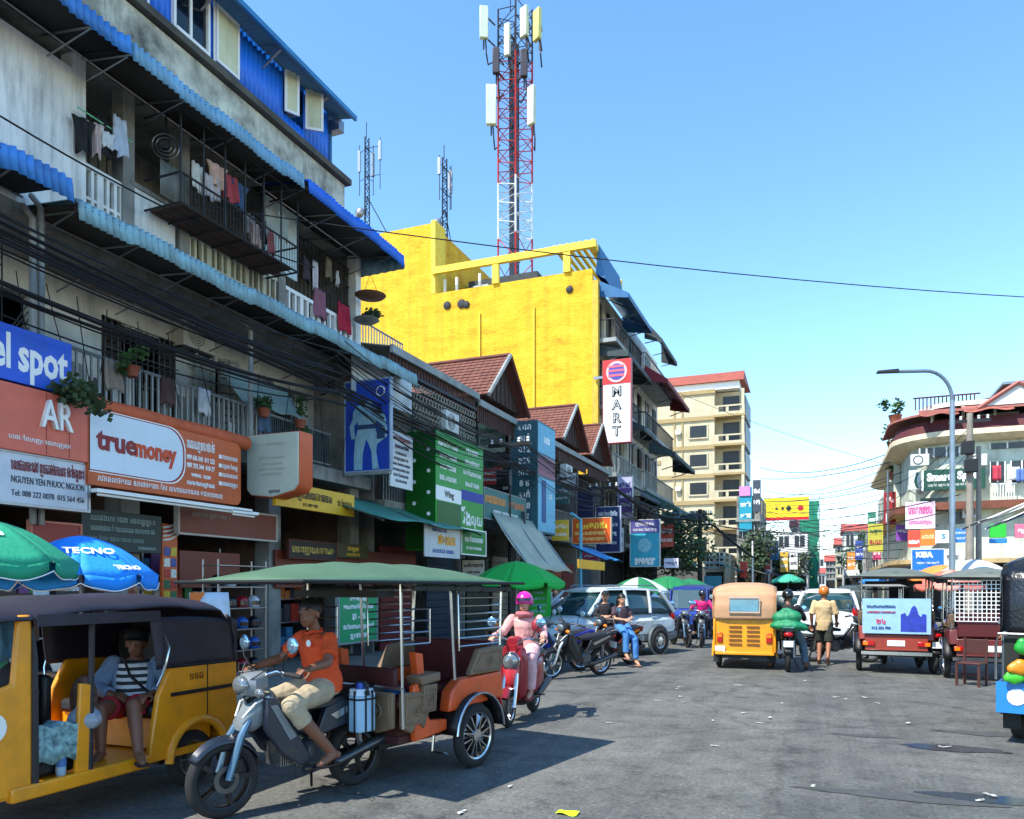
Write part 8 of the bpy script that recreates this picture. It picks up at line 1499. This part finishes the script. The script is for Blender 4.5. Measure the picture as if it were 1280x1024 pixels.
# ------------------------------------------------------------------ grilles, hanging bits and small signs on the left side
RZ = zm(5.26)
def grille(y0, y1, z0, z1, x, step, ma, hz=4):
    m = MB(); LA(m); y = y0
    while y < y1: m.box(x - .008, x + .008, y, y + .014, z0, z1); y += step
    for k in range(hz + 1): z = z0 + (z1 - z0) * k / hz; m.box(x - .01, x + .01, y0, y1, z - .008, z + .008)
    m.build('window_grille', ma, A)['kind'] = 'stuff'
grille(9.05, 10.7, 4.45, 6.5, -11.12, .13, BAR); grille(11.6, 12.5, 4.45, 6.4, -10.95, .12, BAR); grille(13.2, 14.4, 4.45, 6.4, -11.1, .12, BAR); grille(2.2, 6.4, 4.45, 6.6, -9.95, .14, IRON, 5)
grille(seg(100, 101)[0], seg(160, 161)[0], 8.3, 9.3, -10.2, .16, IRON, 2); grille(seg(372, 373)[0], seg(445, 446)[0], 8.15, 9.5, -10.15, .14, IRON, 3)
a, b = seg(226, 372, -9.25); m = MB(); LA(m)
for i in range(38): y = a + (b - a) * i / 37; m.tube([(-9.255, y, 8.06), (-9.255, y, 8.58)], .006, 4)
m.build('cage_bar', IRON, A)['kind'] = 'stuff'
for k, (u, v, c, lab, X) in enumerate(((288, 252, (176, 70, 76), 'red shirt hung in the near half of the iron cage', -9.45), (300, 262, (60, 84, 120), 'navy shirt hung in the iron cage', -9.45), (248, 240, (206, 206, 196), 'white vest at the near end of the iron cage', -9.5), (355, 300, (150, 160, 150), 'green-grey cloth before the frosted panel', -9.5), (412, 350, (120, 110, 90), 'khaki cloth in the far upper doorway', -10.0), (384, 352, (60, 50, 60), 'dark cloth in the far upper doorway', -10.0), (140, 420, (150, 140, 130), 'faded cloth over the lower railing by the grille', -9.78), (210, 452, (84, 60, 60), 'brown cloth over the lower railing', -9.78), (255, 470, (190, 196, 200), 'pale towel over the lower railing', -9.78), (330, 490, (70, 100, 130), 'blue towel at the far end of the lower railing', -9.78))): cloth(lab, X, u, v, .3, .45, c, 40 + k, 90 if X == -9.78 else 80 + 6 * k, kind='shirt' if k % 2 and X != -9.78 else 'towel')
for o in bpy.data.objects:
    if 'lower railing' in str(o.get('label')) and o.name.startswith('garment'): o.location.z = RZ - .42; o.location.x = -9.755
for k, (u, lab) in enumerate(((330, 'potted plant hooked on the railing beside the draped sheet'), (375, 'potted plant hooked near the end of the lower railing'), (165, 'potted plant hooked on the railing below the louvred door'))):
    y = on_x(u, 480, -9.62)[0]; potted(lab, -9.62, y, 4.86, .5, 70 + k); p_ = [o for o in bpy.data.objects if o.get('label') == lab][0]; MB().tube([(.0, 0, .14), (-.1, 0, .24), (-.2, 0, .2)], .008, 5).build('hook', DKM, p_)
# small overlapping signs along the low row
ms = [(612, 585, 606, 22.6, (196, 60, 50), 14, 'small red sign above the long teal one'), (640, 588, 612, 24.6, (230, 226, 214), 12, 'small cream sign beside the tall teal box sign'), (648, 664, 684, 23.4, (40, 90, 160), 11, 'small blue sign hung over the patched tarp'), (700, 650, 676, 27.0, (226, 190, 60), 10, 'small amber sign left of the orange Khmer sign'), (708, 592, 612, 29.2, (200, 206, 210), 12, 'small white sign under the middle gable'), (700, 606, 630, 28.0, (60, 110, 110), 11, 'small teal sign under the middle gable'), (736, 690, 706, 30.6, (190, 70, 120), 12, 'small rose sign under the orange Khmer sign'), (770, 660, 690, 34, (226, 224, 220), 10, 'white upright sign between the navy and cyan ones'), (782, 610, 640, 36.2, (90, 60, 130), 8, 'slim violet sign beside the purple and white one'), (832, 655, 684, 42, (206, 80, 60), 10, 'red upright sign just before the leafy tree'), (842, 640, 662, 43, (70, 130, 170), 9, 'blue upright sign above the red one'), (592, 700, 722, 19.6, (220, 214, 200), 14, 'white menu sign under the small green sign'), (640, 640, 656, 23.0, (50, 60, 70), 16, 'dark shop sign under the long teal one')]
for u, v0, v1, Y, c, hw, lab in ms: sgy(lab, Y, (u - hw, u + hw, v0, v1), c, [(khm(4, 9), 0, .68, .28, TWHT if sum(c) < 480 else TBLK, .84, .008), (khm(5, 9), 0, .3, .22, TWHT if sum(c) < 480 else TBLK, .84, .004)], .1, DKM if sum(c) > 480 else None)
# drooping service wires on the block front
for k in range(14):
    u0 = 20 + 38 * k; y, z = on_x(u0, 330 + .42 * u0, -9.3); cable((-9.3, y, z), (-9.9, y + rnd.uniform(.3, 1.2), z - rnd.uniform(.6, 1.5)), .12, .007, 'thin service wire drooping from the cable tangle to the block', 'drooping service wires on the block')
# rain pipe and patches on the yellow wall
for k, (u, lab) in enumerate(((600, 0), (668, 0))): x = on_y(u, 400, EY)[0] - EX; MB().cyl((x, -.06, 6), (x, -.06, zt - .3 if False else on_y(u, 392 - 8 * k, EY)[1]), .05, n=8).build('rain_pipe', YW2, E)
finish_text()
